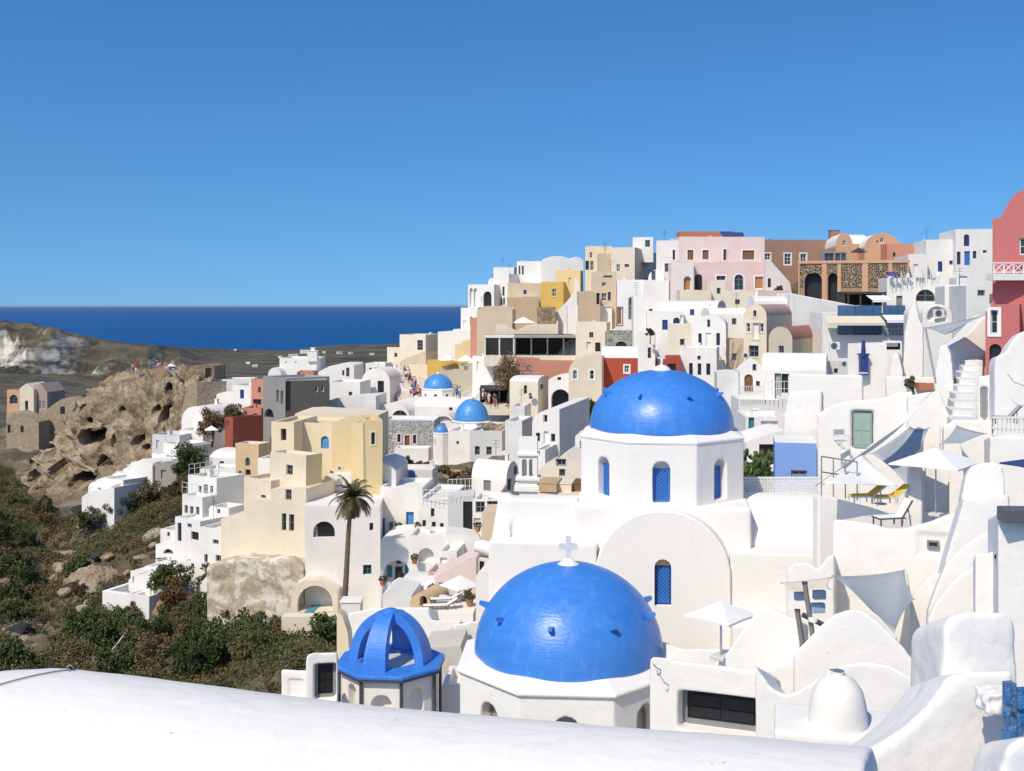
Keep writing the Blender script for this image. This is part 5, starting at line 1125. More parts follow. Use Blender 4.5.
# -- big sculpted wall at lower right
Y = 8.0
def prof(pts, Y): return [at(u, v, Y) for u, v in pts]
t = thing('parapet', 'thick hand plastered white parapet sweeping down at the lower right', 'wall', (3.6, 8.4, -6), 0, NG)
mb = MB()
def slab(pts, Y, D, lean=0):
    vs = [(p.x-3.6, p.y-8.4, p.z+6) for p in prof(pts, Y)]
    vs2 = [(x*1.0, y+D, z-lean) for x, y, z in vs]
    n = len(vs)
    mb.add(vs+vs2, [tuple(range(n)), tuple(range(2*n-1, n-1, -1))]+[(i, n+i, n+(i+1) % n, (i+1) % n) for i in range(n)])
slab([(944, 625), (952, 614), (975, 610), (1006, 612), (1017, 622), (1018, 680), (1012, 1000), (940, 1000)], 9.2, .8, .34)
slab([(846, 764), (862, 754), (884, 742), (905, 727), (925, 708), (940, 690), (952, 672), (1016, 668), (1016, 1000), (846, 1000)], 8.35, .9, .40)
mb.build('wall', 'white_near', t, soft=(.03, 14, .03, .3))
t2 = thing('rubble_ledge', 'small rough white ledge stub beside the blue gate', 'ledge', tuple(at(996, 700, 8.0)), 0)
mb = MB(); mb.box(-.11, .10, -.10, .12, -.07, .07); mb.build('ledge', 'white_near', t2, soft=(.014, 3, .05, .07))
# -- blue gate at the right edge
p = at(1008, 684, 7.7); q_ = at(1008, 753, 7.7)
t = thing('gate', 'weathered bright blue wooden gate edge at the far right', 'gate', (p.x, p.y, q_.z-.6), R(10))
h = p.z-q_.z+.6
mb = MB(); mb.box(0, .07, 0, .07, 0, h); mb.build('post', 'gate_paint', t, bevel=.006)
for k in range(4):
    mb = MB(); mb.box(.08+k*.1, .17+k*.1, .01, .045, .05, h-.04-.02*(k % 2)); mb.build('board', 'gate_paint', t, bevel=.005)
for z in (.25, h*.55, h-.18):
    mb = MB(); mb.box(.07, .5, -.02, .009, z, z+.09); mb.build('rail', 'gate_paint', t, bevel=.005)
mb = MB(); mb.tube([(.03, -.002, h-.2), (.03, -.02, h-.2)], .014, 10); mb.build('hinge', 'metal_dark', t)
H('white round topped stone beside the foot of the blue gate', 1000, 1060, 737, 800, 7.2, -4, .6, mat='white_near', group=NG, soft=(.03, 6, .02, .3), top=[(1000, 775), (1008, 748), (1020, 738), (1060, 732)], ext=1.5, name='boulder', cat='stone')
# ------------------------------------------------------------------ land, sea
def G(u, v, Y, n=1):
    p = at(u, v, Y)
    for _ in range(n): GROUND_M.append((p.x, p.y, p.z))
V('P'); GROUND_M = []
for a in [(60, 650, 112), (20, 600, 122), (150, 640, 104), (110, 600, 116), (250, 655, 97), (200, 690, 88), (330, 650, 93), (290, 640, 95), (20, 510, 172), (70, 505, 168), (120, 520, 150), (60, 560, 138), (20, 555, 142),
          (160, 540, 130), (175, 505, 140), (200, 470, 146), (170, 600, 106), (205, 610, 101), (230, 625, 99), (100, 540, 142), (30, 640, 108), (-40, 600, 120), (-80, 700, 105), (-60, 540, 150), (110, 660, 98), (60, 720, 86), (150, 720, 84)]: G(*a, 2)
for a in [(75, 522, 146), (95, 519, 147), (110, 510, 149), (130, 499, 151), (150, 486, 154), (168, 476, 156)]: G(*a, 5)
for a in [(495, 484, 120), (505, 474, 126), (485, 480, 118), (470, 478, 122), (500, 480, 122)]: G(*a, 6)
for x, y, z in [(0, 4, -7), (-12, 10, -9), (12, 8, -7), (25, 10, -6), (-30, 30, -24), (-15, 22, -15), (-45, 60, -38), (-30, 55, -32), (-15, 45, -22), (-20, 75, -33), (25, 30, -11), (-6, 60, -23), (-9, 68, -25), (-3, 74, -25), (-8, 52, -21), (0, 55, -19), (-10, 80, -26), (-14, 66, -26), (40, 40, -5), (60, 60, 0), (90, 100, 2), (0, 250, -30),
                (40, 240, -12), (90, 220, -6), (0, 330, -52), (60, 330, -45), (130, 330, -40), (-50, 270, -45), (-60, 330, -58), (-120, 330, -70), (-110, 200, -62), (-130, 120, -75), (-80, 90, -48), (-90, 160, -52), (-160, 200, -90), (-160, 330, -85), (-80, 215, -42), (-100, 260, -50), (-60, 225, -30)]:
    GROUND_M.append((x, y, z))
gp = np.array([(x, y, z-(3.4 if y < 100 and x > -32 else 1.8)) for x, y, z in GROUND]+GROUND_M)
def ground_z(x, y, s2=9.0):
    x = np.asarray(x, float); y = np.asarray(y, float)
    d2 = (x[..., None]-gp[:, 0])**2+(y[..., None]-gp[:, 1])**2
    w = 1/(d2+s2)**2
    return (w*gp[:, 2]).sum(-1)/w.sum(-1)
def fbm(x, y, z, oct=5, H_=1.0):
    return mnoise.fractal(Vector((x, y, z)), H_, 2.1, oct)
nx, ny = 190, 265
gx = np.linspace(-165, 112, nx); gy = np.linspace(3, 335, ny)
GX, GY = np.meshgrid(gx, gy)
GZ = ground_z(GX, GY)
hv = np.array([(x, y) for x, y, z in GROUND if not (y > 215 and x < -60)])
wild = np.zeros_like(GZ)
for j in range(ny):
    d = np.sqrt(((GX[j][:, None]-hv[:, 0])**2+(GY[j][:, None]-hv[:, 1])**2).min(1))
    wild[j] = np.clip((d-2.5)/4, 0, 1)
for j in range(ny):
    for i in range(nx):
        x, y = GX[j, i], GY[j, i]; w = wild[j, i]
        nz = fbm(x*.06, y*.06, 3.1)*2.6*w+fbm(x*.22, y*.22, 7)*(.12+1.7*w)
        GZ[j, i] += nz
vs = np.stack([GX, GY, GZ], -1).reshape(-1, 3)
fs = [(j*nx+i, j*nx+i+1, (j+1)*nx+i+1, (j+1)*nx+i) for j in range(ny-1) for i in range(nx-1)]
me = bpy.data.meshes.new('hillside'); me.from_pydata(vs.tolist(), [], fs)
me.polygons.foreach_set('use_smooth', [True]*len(me.polygons))
at_ = me.attributes.new('wild', 'FLOAT', 'POINT'); at_.data.foreach_set('value', wild.reshape(-1).astype(np.float32))
hill = link(bpy.data.objects.new('hillside', me)); hill['kind'] = 'structure'
m, nt, b = nmat('hill')
geo = N(nt, 'ShaderNodeNewGeometry'); pos = geo.outputs['Position']
n1 = N(nt, 'ShaderNodeTexNoise', Scale=.13, Detail=8, Roughness=.65); nt.links.new(pos, n1.inputs['Vector'])
n2 = N(nt, 'ShaderNodeTexNoise', Scale=1.1, Detail=8, Roughness=.7); nt.links.new(pos, n2.inputs['Vector'])
soil = ramp(nt, n1.outputs[0], [(.34, (.04, .033, .025)), (.44, (.11, .085, .052)), (.54, (.20, .155, .10)), (.66, (.40, .34, .25))])
soil = mixc(nt, ramp(nt, n2.outputs[0], [(.38, (0, 0, 0)), (.62, (.6, .6, .6))]), soil, (.10, .085, .05))
pav = ramp(nt, n2.outputs[0], [(.35, (.50, .45, .37)), (.5, (.66, .63, .57)), (.62, (.74, .73, .70))])
an = N(nt, 'ShaderNodeAttribute', attribute_name='wild')
nt.links.new(mixc(nt, ramp(nt, an.outputs['Fac'], [(.3, (0, 0, 0)), (.7, (1, 1, 1))]), pav, soil), b.inputs['Base Color'])
b.inputs['Roughness'].default_value = .95
bump(nt, b, n2.outputs[0], .9, .5)
me.materials.append(m)
# ---- ruined rock hill: lofted cliff with caves
rows = [[(40, 470, 214), (72, 428, 216), (95, 392, 208), (112, 375, 203), (150, 369, 199), (178, 369, 197), (208, 378, 196)],
        [(30, 480, 207), (58, 442, 203), (85, 410, 196), (118, 392, 192), (152, 388, 189), (184, 388, 188), (212, 396, 188)],
        [(20, 490, 200), (48, 455, 196), (78, 428, 189), (118, 415, 184), (152, 412, 181), (185, 412, 180), (206, 418, 180)],
        [(12, 500, 196), (40, 475, 191), (74, 452, 184), (112, 442, 178), (146, 440, 174), (176, 440, 173), (196, 444, 172)],
        [(0, 515, 193), (34, 495, 187), (70, 478, 180), (106, 468, 173), (140, 466, 167), (168, 466, 164), (186, 464, 163)],
        [(-10, 540, 188), (28, 520, 182), (64, 508, 174), (98, 500, 167), (130, 492, 160), (156, 488, 156), (176, 482, 154)],
        [(-20, 570, 180), (20, 548, 174), (56, 536, 166), (92, 524, 159), (122, 512, 153), (148, 502, 150), (168, 496, 148)]]
ctrl = np.array([[tuple(at(*c)) for c in r] for r in rows])
nu, nv = 260, 240
def interp(A, n, axis):
    k = A.shape[axis]; t = np.linspace(0, k-1, n); out = []
    for s in t:
        i = min(int(s), k-2); f = s-i
        P0 = A.take(max(i-1, 0), axis); P1 = A.take(i, axis); P2 = A.take(i+1, axis); P3 = A.take(min(i+2, k-1), axis)
        out.append(.5*((2*P1)+(-P0+P2)*f+(2*P0-5*P1+4*P2-P3)*f*f+(-P0+3*P1-3*P2+P3)*f**3))
    return np.stack(out, axis)
S = interp(interp(ctrl, nv, 0), nu, 1)
du = np.gradient(S, axis=1); dv = np.gradient(S, axis=0)
Nn = np.cross(dv, du); Nn /= np.linalg.norm(Nn, axis=2, keepdims=True)
if Nn[:, :, 1].mean() > 0: Nn = -Nn
def strata(q):
    zz_ = q.z+.12*q.x+1.2*mnoise.noise(q*.12)
    a = mnoise.noise(Vector((q.x*.05, q.y*.05, zz_*.9)))
    return 1.1*(1 if a > .12 else (-.6 if a < -.15 else a*3))*.55+.5*mnoise.noise(Vector((q.x*.9, q.y*.9, zz_*2.2)))
edge = np.minimum(1, np.minimum(np.arange(nv)[:, None]/6.0, 1))*np.ones((nv, nu))
for j in range(nv):
    for i in range(nu):
        p = S[j, i]; v_ = Vector((p[0], p[1]*1.0, p[2]))
        d = mnoise.ridged_multi_fractal(v_*.13, .9, 2.2, 6, 1.0, 2.0)-1.15
        d2 = mnoise.fractal(v_*.45, .9, 2.1, 5)
        vor = mnoise.voronoi(v_*.22, distance_metric='DISTANCE')[0]
        S[j, i] = p+Nn[j, i]*(d*2.3+d2*.9+(vor[1]-vor[0])*2.2-.7+strata(v_))*edge[j, i]
V('L1')
caves = [(322, 545, 58, 44, 6), (408, 510, 30, 28, 5), (630, 452, 18, 42, 4), (525, 553, 20, 22, 4), (238, 648, 48, 52, 7), (122, 690, 42, 42, 6), (375, 655, 36, 50, 6), (310, 715, 60, 40, 6), (305, 425, 14, 14, 3), (388, 458, 12, 14, 3),
         (230, 570, 26, 26, 4), (605, 425, 14, 16, 3), (560, 570, 14, 12, 3), (440, 545, 16, 30, 3.5), (680, 330, 14, 20, 3), (250, 430, 20, 24, 4), (135, 625, 26, 14, 3), (470, 420, 10, 10, 2.5)]
for (cx, cy, rx, ry, dep) in caves:
    u, v = px(cx, cy)
    U = CU+FPX*S[:, :, 0]/S[:, :, 1]; Vv = CV-FPX*S[:, :, 2]/S[:, :, 1]
    k = np.unravel_index(np.argmin((U-u)**2+(Vv-v)**2), U.shape); c = S[k].copy()
    s = c[1]/FPX*FRAMES['L1'][2]
    wob = np.array([[mnoise.noise(Vector((S[j, i, 0]*.5, S[j, i, 2]*.5, cx))) for i in range(nu)] for j in range(nv)]) if rx > 25 else 0
    q = ((S[:, :, 0]-c[0])/(rx*s))**2+((S[:, :, 2]-c[2])/(ry*s))**2+wob*.5
    w = np.clip((1.1-q)/.45, 0, 1); w = w*w*(3-2*w)
    S[:, :, 1] += w*dep*1.7; S[:, :, 2] += w*dep*.3
vs = S.reshape(-1, 3).tolist()
fs = [(j*nu+i, (j+1)*nu+i, (j+1)*nu+i+1, j*nu+i+1) for j in range(nv-1) for i in range(nu-1)]
# back slope so that the rock has a body
nb = len(vs)
for i in range(nu):
    p = S[0, i]; vs += [(p[0]*1.02, p[1]+14, p[2]-5), (p[0]*1.05, p[1]+34, p[2]-28)]
for i in range(nu-1):
    fs += [(i, i+1, nb+2*(i+1), nb+2*i), (nb+2*i, nb+2*(i+1), nb+2*(i+1)+1, nb+2*i+1)]
nr = len(vs)
for j in range(nv):
    p = S[j, nu-1]; vs.append((p[0]+4, p[1]+16, p[2]-9))
for j in range(nv-1): fs.append((j*nu+nu-1, (j+1)*nu+nu-1, nr+j+1, nr+j))
me = bpy.data.meshes.new('rock_hill'); me.from_pydata(vs, [], fs)
rock = link(bpy.data.objects.new('rock_hill', me)); rock['kind'] = 'structure'
m, nt, b = nmat('rock')
geo = N(nt, 'ShaderNodeNewGeometry'); pos = geo.outputs['Position']
n1 = N(nt, 'ShaderNodeTexNoise', Scale=.22, Detail=9, Roughness=.68); nt.links.new(pos, n1.inputs['Vector'])
n2 = N(nt, 'ShaderNodeTexNoise', Scale=1.3, Detail=8, Roughness=.7); nt.links.new(pos, n2.inputs['Vector'])
n4 = N(nt, 'ShaderNodeTexNoise', Scale=.09, Detail=4); nt.links.new(pos, n4.inputs['Vector'])
c = ramp(nt, n1.outputs[0], [(.33, (.13, .10, .065)), (.45, (.36, .275, .17)), (.56, (.51, .41, .275)), (.7, (.60, .52, .40))])
c = mixc(nt, ramp(nt, n4.outputs[0], [(.5, (0, 0, 0)), (.66, (.75, .75, .75))]), c, (.34, .21, .13))
c = mixc(nt, ramp(nt, n2.outputs[0], [(.3, (.65, .65, .65)), (.52, (0, 0, 0))]), c, (.15, .12, .085))
nt.links.new(c, b.inputs['Base Color']); b.inputs['Roughness'].default_value = .95
bump(nt, b, n2.outputs[0], 1.0, .6)
me.materials.append(m)
# ---- far headland (polar grid)
V('P')
prof_u = [-500, -200, 7, 40, 60, 100, 150, 180, 270, 320, 385, 480, 700, 1200]
top_v = [312, 316, 323, 328, 331.5, 339, 345, 347.5, 350, 351.3, 352.5, 354, 356, 358]
far_Y = [1300, 1300, 1300, 1310, 1320, 1340, 1360, 1380, 2100, 2350, 2500, 2600, 2600, 2600]
cl = [48, 46, 36, 33, 31, 28, 17, 2, 0, 0, 0, 0, 0, 0]          # height of the pale cliff in photo rows
us = np.concatenate([np.linspace(-500, -30, 40), np.linspace(-28, 420, 400), np.linspace(424, 1200, 60)])
Ys = np.concatenate([np.linspace(215, 700, 26), np.linspace(720, 1150, 30), np.linspace(1155, 1500, 130), np.linspace(1506, 1700, 30), np.linspace(1720, 2700, 40), np.linspace(2760, 3600, 10)])
Vt = np.interp(us, prof_u, top_v); YF = np.interp(us, prof_u, far_Y); CL = np.interp(us, prof_u, cl)
vs = []
for j, Y in enumerate(Ys):
    for i, u in enumerate(us):
        zt = -(Vt[i]-CV)/FPX*YF[i]; hc = CL[i]/FPX*YF[i]
        x = (u-CU)/FPX*Y
        wob = 55*mnoise.noise(Vector((x*.006, 0, 5)))+34*mnoise.noise(Vector((x*.022, 0, 9)))
        yc = YF[i]-70-50*min(1, max(0, (hc-12)/10))-wob*min(1, hc/30)             # foot of the cliff
        zfoot = zt-hc
        o7 = 7*min(1, hc/20)
        if Y < yc: z = zfoot-o7+(-64-(zfoot-o7))*min(1, max(0, (yc-Y)/600))
        elif Y < yc+60: z = zfoot-o7+(zt-zfoot+o7)*((Y-yc)/60)**.8
        elif Y < YF[i]+10: z = zt
        else: z = max(SEA_Z-20, zt-(Y-YF[i])*.10)
        far = min(1, max(0, (Y-260)/200))
        ero = mnoise.ridged_multi_fractal(Vector((x*.017, Y*.006, z*.012)), .9, 2.2, 6, 1, 2)-1.1
        steep = hc/40*math.exp(-((Y-yc-20)/60)**2)
        z += far*(fbm(x*.01, Y*.01, 1)*3.0+fbm(x*.05, Y*.05, 4)*1.0)*(.35 if Y > YF[i]-120 and hc < 4 else 1)*(.3 if abs(Y-YF[i]) < 60 else 1)+ero*steep*13
        vs.append((x, Y, z))
nu2 = len(us)
fs = [(j*nu2+i, j*nu2+i+1, (j+1)*nu2+i+1, (j+1)*nu2+i) for j in range(len(Ys)-1) for i in range(nu2-1)]
me = bpy.data.meshes.new('headland'); me.from_pydata(vs, [], fs)
me.polygons.foreach_set('use_smooth', [True]*len(me.polygons))
land = link(bpy.data.objects.new('headland', me)); land['kind'] = 'structure'
m, nt, b = nmat('far_land')
geo = N(nt, 'ShaderNodeNewGeometry'); pos = geo.outputs['Position']
n1 = N(nt, 'ShaderNodeTexNoise', Scale=.012, Detail=9, Roughness=.68); nt.links.new(pos, n1.inputs['Vector'])
mp = N(nt, 'ShaderNodeMapping'); mp.inputs['Scale'].default_value = (.004, .03, .06); nt.links.new(pos, mp.inputs['Vector'])
w1 = N(nt, 'ShaderNodeTexNoise', Scale=1.0, Detail=7, Roughness=.7, Distortion=.6); nt.links.new(mp.outputs[0], w1.inputs['Vector'])
c = ramp(nt, n1.outputs[0], [(.3, (.024, .022, .014)), (.5, (.062, .054, .032)), (.7, (.12, .10, .062))])
c = mixc(nt, ramp(nt, w1.outputs[0], [(.5, (0, 0, 0)), (.56, (.8, .8, .8)), (.62, (0, 0, 0))]), c, (.17, .145, .09))
sp = N(nt, 'ShaderNodeSeparateXYZ'); nt.links.new(geo.outputs['Normal'], sp.inputs[0])
st = ramp(nt, sp.outputs[2], [(.55, (1, 1, 1)), (.82, (0, 0, 0))])
mp2 = N(nt, 'ShaderNodeMapping'); mp2.inputs['Scale'].default_value = (.022, .022, .075); nt.links.new(pos, mp2.inputs['Vector'])
n3 = N(nt, 'ShaderNodeTexNoise', Scale=1.0, Detail=8, Roughness=.7); nt.links.new(mp2.outputs[0], n3.inputs['Vector'])
cl_c = ramp(nt, n3.outputs[0], [(.40, (.07, .06, .05)), (.49, (.32, .29, .25)), (.58, (.60, .57, .52))])
c = mixc(nt, st, c, cl_c)
nt.links.new(c, b.inputs['Base Color']); b.inputs['Roughness'].default_value = 1
bump(nt, b, n1.outputs[0], .6, 6)
me.materials.append(m)
# ---- sea
mb = MB(); n = 64; Rs = 90000
mb.add([(Rs*math.cos(2*math.pi*i/n), Rs*math.sin(2*math.pi*i/n), SEA_Z) for i in range(n)], [tuple(range(n))])
sea = mb.build('sea', None); sea['kind'] = 'structure'
m, nt, b = nmat('sea_water')
geo = N(nt, 'ShaderNodeNewGeometry'); pos = geo.outputs['Position']
n1 = N(nt, 'ShaderNodeTexNoise', Scale=.0006, Detail=4); nt.links.new(pos, n1.inputs['Vector'])
nt.links.new(ramp(nt, n1.outputs[0], [(.35, (.0002, .066, .23)), (.65, (.0005, .082, .265))]), b.inputs['Base Color'])
b.inputs['Roughness'].default_value = .5; b.inputs['Specular IOR Level'].default_value = .12
n2 = N(nt, 'ShaderNodeTexNoise', Scale=.02, Detail=6, Roughness=.7); nt.links.new(pos, n2.inputs['Vector'])
bump(nt, b, n2.outputs[0], .35, 3)
sea.data.materials.append(m)

# ---- thin sea haze: one even box of air
hz_ = MB(); hz_.box(-70000, 70000, -3000, 88000, SEA_Z-1, 25); hzo = hz_.build('haze', None); hzo['kind'] = 'stuff'
m = bpy.data.materials.new('haze_air'); m.use_nodes = True; nt = m.node_tree; nt.nodes.remove(nt.nodes['Principled BSDF'])
pv = nt.nodes.new('ShaderNodeVolumePrincipled'); pv.inputs['Color'].default_value = (.85, .92, 1, 1); pv.inputs['Density'].default_value = 8e-6; pv.inputs['Anisotropy'].default_value = .2
nt.links.new(pv.outputs[0], nt.nodes['Material Output'].inputs['Volume']); M['haze'] = m; hzo.data.materials.append(m)
# ------------------------------------------------------------------ vegetation
def leaves(name, cen, rad, per, size, mat, parent=None, flat=.5, seed=1, zsq=.8, shell=.35):
    rg = np.random.default_rng(seed); cen = np.asarray(cen, float); rad = np.asarray(rad, float)
    n = len(cen)*per
    d = rg.normal(size=(n, 3)); d /= np.linalg.norm(d, axis=1, keepdims=True)
    r = rg.uniform(shell, 1, n)**.6
    P_ = np.repeat(cen, per, 0)+d*(r*np.repeat(rad, per))[:, None]*np.array([1, 1, zsq])
    a = rg.normal(size=(n, 3))+d*flat*1.4; a /= np.linalg.norm(a, axis=1, keepdims=True)
    t = np.cross(a, rg.normal(size=(n, 3))); t /= np.linalg.norm(t, axis=1, keepdims=True); bt = np.cross(a, t)
    sz = size*rg.uniform(.55, 1.35, n)[:, None]
    q = np.stack([P_-t*sz*.5, P_+bt*sz*.28-t*sz*.02, P_+t*sz*.5, P_-bt*sz*.28+t*sz*.05], 1).reshape(-1, 3)
    me = bpy.data.meshes.new(name); me.vertices.add(len(q)); me.vertices.foreach_set('co', q.reshape(-1).astype(np.float32))
    me.loops.add(len(q)); me.loops.foreach_set('vertex_index', np.arange(len(q), dtype=np.int32))
    me.polygons.add(n); me.polygons.foreach_set('loop_start', np.arange(0, len(q), 4, dtype=np.int32)); me.polygons.foreach_set('loop_total', np.full(n, 4, np.int32))
    me.update(calc_edges=True); me.materials.append(M[mat])
    o = link(bpy.data.objects.new(name, me)); o.parent = parent
    return o
# scrub on the wild slope
rg = np.random.default_rng(5); cs = []; rs = []
tries = 0
from mathutils.bvhtree import BVHTree
hb_ = BVHTree.FromPolygons([tuple(v) for v in np.stack([GX, GY, GZ], -1).reshape(-1, 3)], [(j*nx+i, j*nx+i+1, (j+1)*nx+i+1, (j+1)*nx+i) for j in range(ny-1) for i in range(nx-1)])
def hz(x, y):
    r = hb_.ray_cast(Vector((x, y, 200)), Vector((0, 0, -1)))
    return r[0].z if r[0] is not None else None
V('P')
poly = [(-40, 455), (12, 470), (30, 500), (60, 520), (92, 522), (130, 505), (168, 480), (200, 462), (205, 500), (175, 540), (165, 555), (150, 560), (140, 590), (150, 612), (190, 580), (215, 598), (230, 612), (300, 625), (340, 632), (340, 700), (150, 760), (-40, 760)]
while len(cs) < 8500 and tries < 240000:
    tries += 1
    x = rg.uniform(-125, -14); y = rg.uniform(78, 250)
    z = hz(x, y)
    if z is None: continue
    u = CU+FPX*x/y; v = CV-FPX*z/y
    if not inside((u, v), poly): continue
    if any(((u-a_)/b_)**2+((v-c_)/d_)**2 < 1 for a_, b_, c_, d_ in ((188, 30, 652, 22), (178, 22, 604, 16), (92, 26, 578, 20), (30, 20, 640, 16))) and rg.uniform() < .8: continue
    dn = mnoise.noise(Vector((x*.07, y*.07, 4)))+.5*mnoise.noise(Vector((x*.22, y*.22, 8)))
    if dn < -.40+rg.uniform(-.14, .14): continue
    r = rg.uniform(.35, .95)*(1.7 if dn > .28 else 1.0)
    cs.append((x, y, z+r*.25)); rs.append(r)
sc = leaves('scrub', cs, rs, 95, .21, 'leaf_scrub', None, .4, 2, .75); tag(sc, kind='stuff')
sc['label'] = 'dry green and rust coloured scrub covering the wild left slope'; sc['category'] = 'scrub'
# scattered rocks on the slope
def rock_mesh(r, seed):
    bm = bmesh.new(); bmesh.ops.create_icosphere(bm, subdivisions=3, radius=r)
    for v in bm.verts:
        k = mnoise.noise(v.co*1.1/r+Vector((seed, 0, 0)))*.42+mnoise.noise(v.co*3/r+Vector((seed, 3, 0)))*.16
        v.co *= 1+k
        v.co.z *= .7
    me = bpy.data.meshes.new('boulder'); bm.to_mesh(me); bm.free(); me.materials.append(M['rock']); return me
rmesh = [rock_mesh(1, s) for s in range(4)]
k = 0; tries = 0
while k < 60 and tries < 8000:
    tries += 1
    x = rg.uniform(-90, -20); y = rg.uniform(90, 175); z = hz(x, y)
    if z is None: continue
    u = CU+FPX*x/y; v = CV-FPX*z/y
    if not inside((u, v), poly): continue
    if mnoise.noise(Vector((x*.07, y*.07, 4))) > -.05: continue
    o = link(bpy.data.objects.new('boulder', rmesh[k % 4])); s = rg.uniform(.4, 1.5)
    o.location = (x, y, z-.1*s); o.scale = (s, s*rg.uniform(.7, 1.2), s*rg.uniform(.6, 1.1)); o.rotation_euler = (0, 0, rg.uniform(0, 6))
    tag(o, 'tan boulder lying among the scrub of the left slope', 'boulder', 'boulders on the left slope'); k += 1
# pale cliff faces breaking out of the slope
def crag(label, u, v, Y, sx, sy, sz, seed):
    bm = bmesh.new(); bmesh.ops.create_icosphere(bm, subdivisions=6, radius=1)
    for w_ in bm.verts:
        q = Vector((w_.co.x*sx, w_.co.y*sy, w_.co.z*sz))+Vector((seed*9.1, 0, 0))
        k_ = (mnoise.ridged_multi_fractal(q*.35, .9, 2.2, 6, 1, 2)-1.1)*.22+mnoise.noise(q*.25)*.35+strata(q)*.10
        w_.co *= 1+k_; w_.co.x *= sx; w_.co.y *= sy; w_.co.z *= sz
    me = bpy.data.meshes.new('crag'); bm.to_mesh(me); bm.free(); me.materials.append(M['rock'])
    o = link(bpy.data.objects.new('crag', me)); o.location = tuple(at(u, v, Y)); tag(o, label, 'crag')
crag('pale tan crag low on the slope above the foreground roof', 190, 662, 98.5, 2.6, 2.4, 2.0, 1)
crag('tan crag hanging under the bush by the white pool terrace', 180, 612, 105, 2.6, 2.0, 1.8, 2)
crag('brown crag in the middle of the scrub slope left of the pool terrace', 95, 585, 121, 3.2, 2.6, 2.1, 3)
crag('brown crag at the far left foot of the scrub slope', 28, 645, 110, 3.4, 2.6, 1.8, 4)
# dark lava outcrops on the slope
k = 0; tries = 0
dk = [rock_mesh(1, s+10) for s in range(3)]
for me_ in dk: me_.materials.clear(); me_.materials.append(M['lava'])
for (u0, u1, v0, v1, cnt) in ((60, 125, 550, 612, 16), (8, 62, 612, 672, 12), (40, 110, 500, 530, 6), (20, 90, 560, 640, 8)):
    k = 0; tries = 0
    while k < cnt and tries < 6000:
        tries += 1
        x = rg.uniform(-110, -20); y = rg.uniform(85, 180); z = hz(x, y)
        if z is None: continue
        u = CU+FPX*x/y; v = CV-FPX*z/y
        if not (u0 < u < u1 and v0 < v < v1): continue
        o = link(bpy.data.objects.new('lava_outcrop', dk[k % 3])); s_ = rg.uniform(.35, 1.1)
        o.location = (x, y, z-.1*s_); o.scale = (s_*1.2, s_, s_*rg.uniform(.7, 1.2)); o.rotation_euler = (0, 0, rg.uniform(0, 6)); k += 1
        tag(o, 'dark rugged lava outcrop breaking through the scrub of the left slope', 'rock', 'lava outcrops on the left slope')
def bush(label, u, v, Y, w, h, mat, n=26, per=120, size=.28, seed=1, name='bush', cat='bush', trunk=True, group=None):
    """crown centre at pixel (u,v); w,h metres"""
    c = at(u, v, Y); rg = np.random.default_rng(seed)
    t = thing(name, label, cat, (c.x, c.y, c.z-h*.55), 0, group)
    cen = []; rad = []
    for i in range(n):
        d = rg.normal(size=3); d /= np.linalg.norm(d); r = rg.uniform(.15, .85)
        cen.append((d[0]*r*w/2, d[1]*r*w/2, h*.55+d[2]*r*h/2)); rad.append(rg.uniform(.16, .34)*min(w, h)*.8)
    leaves('crown', cen, rad, per, size, mat, t, .4, seed, .9)
    mb = MB()
    mb.tube([(0, 0, -.8), (.05*w, 0, h*.25), (0, .05*w, h*.5)], [.07*h*.5+.04, .05*h*.5+.03, .03], 7)
    for i in range(7):
        q = cen[(i*2) % n]; mb.tube([(0, 0, h*.2), (q[0]*.5, q[1]*.5, (h*.2+q[2])*.55), q], [.05, .035, .015], 5)
    mb.build('trunk', 'bark', t, smooth=True)
    return t
V('P')
bush('dark green tree standing beside the white stepped path on the left flank', 190, 460, 140, 5.2, 5.4, 'leaf_green', 34, 130, .34, 3, 'tree', 'tree')
bush('rust leaved tree next to the small white parasol', 212, 424, 156, 5.5, 4.5, 'leaf_rust', 26, 120, .32, 4, 'tree', 'tree')
bush('olive green bush right of the rust leaved tree', 234, 411, 158, 3.6, 3.4, 'leaf_olive', 18, 110, .3, 5)
bush('dark bush at the foot of the patched wall beside the palm base', 322, 632, 92, 4.0, 3.2, 'leaf_green', 20, 130, .3, 6)
bush('large dark green bush below the patched retaining wall', 280, 648, 93, 8.5, 4.6, 'leaf_green', 40, 140, .3, 7)
bush('round green bush low on the slope above the white roof', 110, 640, 100, 6.5, 5.2, 'leaf_green', 32, 130, .32, 8)
bush('brown dry bush beside the pale bare patch of slope', 150, 640, 99, 5.0, 3.6, 'leaf_dry', 26, 120, .3, 9)
bush('dark bush under the white pool terrace', 170, 575, 106, 4.8, 3.2, 'leaf_green', 22, 120, .3, 10)
bush('rusty bush hanging over the pale cliff below the terrace', 172, 598, 104, 3.4, 4.6, 'leaf_rust', 18, 120, .28, 11)
bush('green bush at the right end of the white pool terrace', 208, 574, 105, 2.4, 1.8, 'leaf_green', 12, 110, .26, 12)
bush('flowering garden bush in front of the grey stone house', 398, 463, 134, 5.0, 1.8, 'leaf_olive', 18, 110, .26, 13)
bush('orange tinged shrubs on the bank right of the garden bush', 412, 466, 131, 3.6, 1.5, 'leaf_rust', 14, 110, .24, 14)
bush('grey green bush against the rubble bank under the pale grey house', 440, 470, 128, 3.2, 1.6, 'leaf_olive', 12, 100, .24, 15)
bush('dry creeper covered tree spilling over the cafe terrace', 508, 372, 148, 5.2, 6.2, 'leaf_dry', 28, 110, .3, 16, 'tree', 'tree')
bush('dark green potted shrub on the white upper terrace', 650, 332, 128, 1.4, 1.1, 'leaf_green', 8, 90, .2, 17)
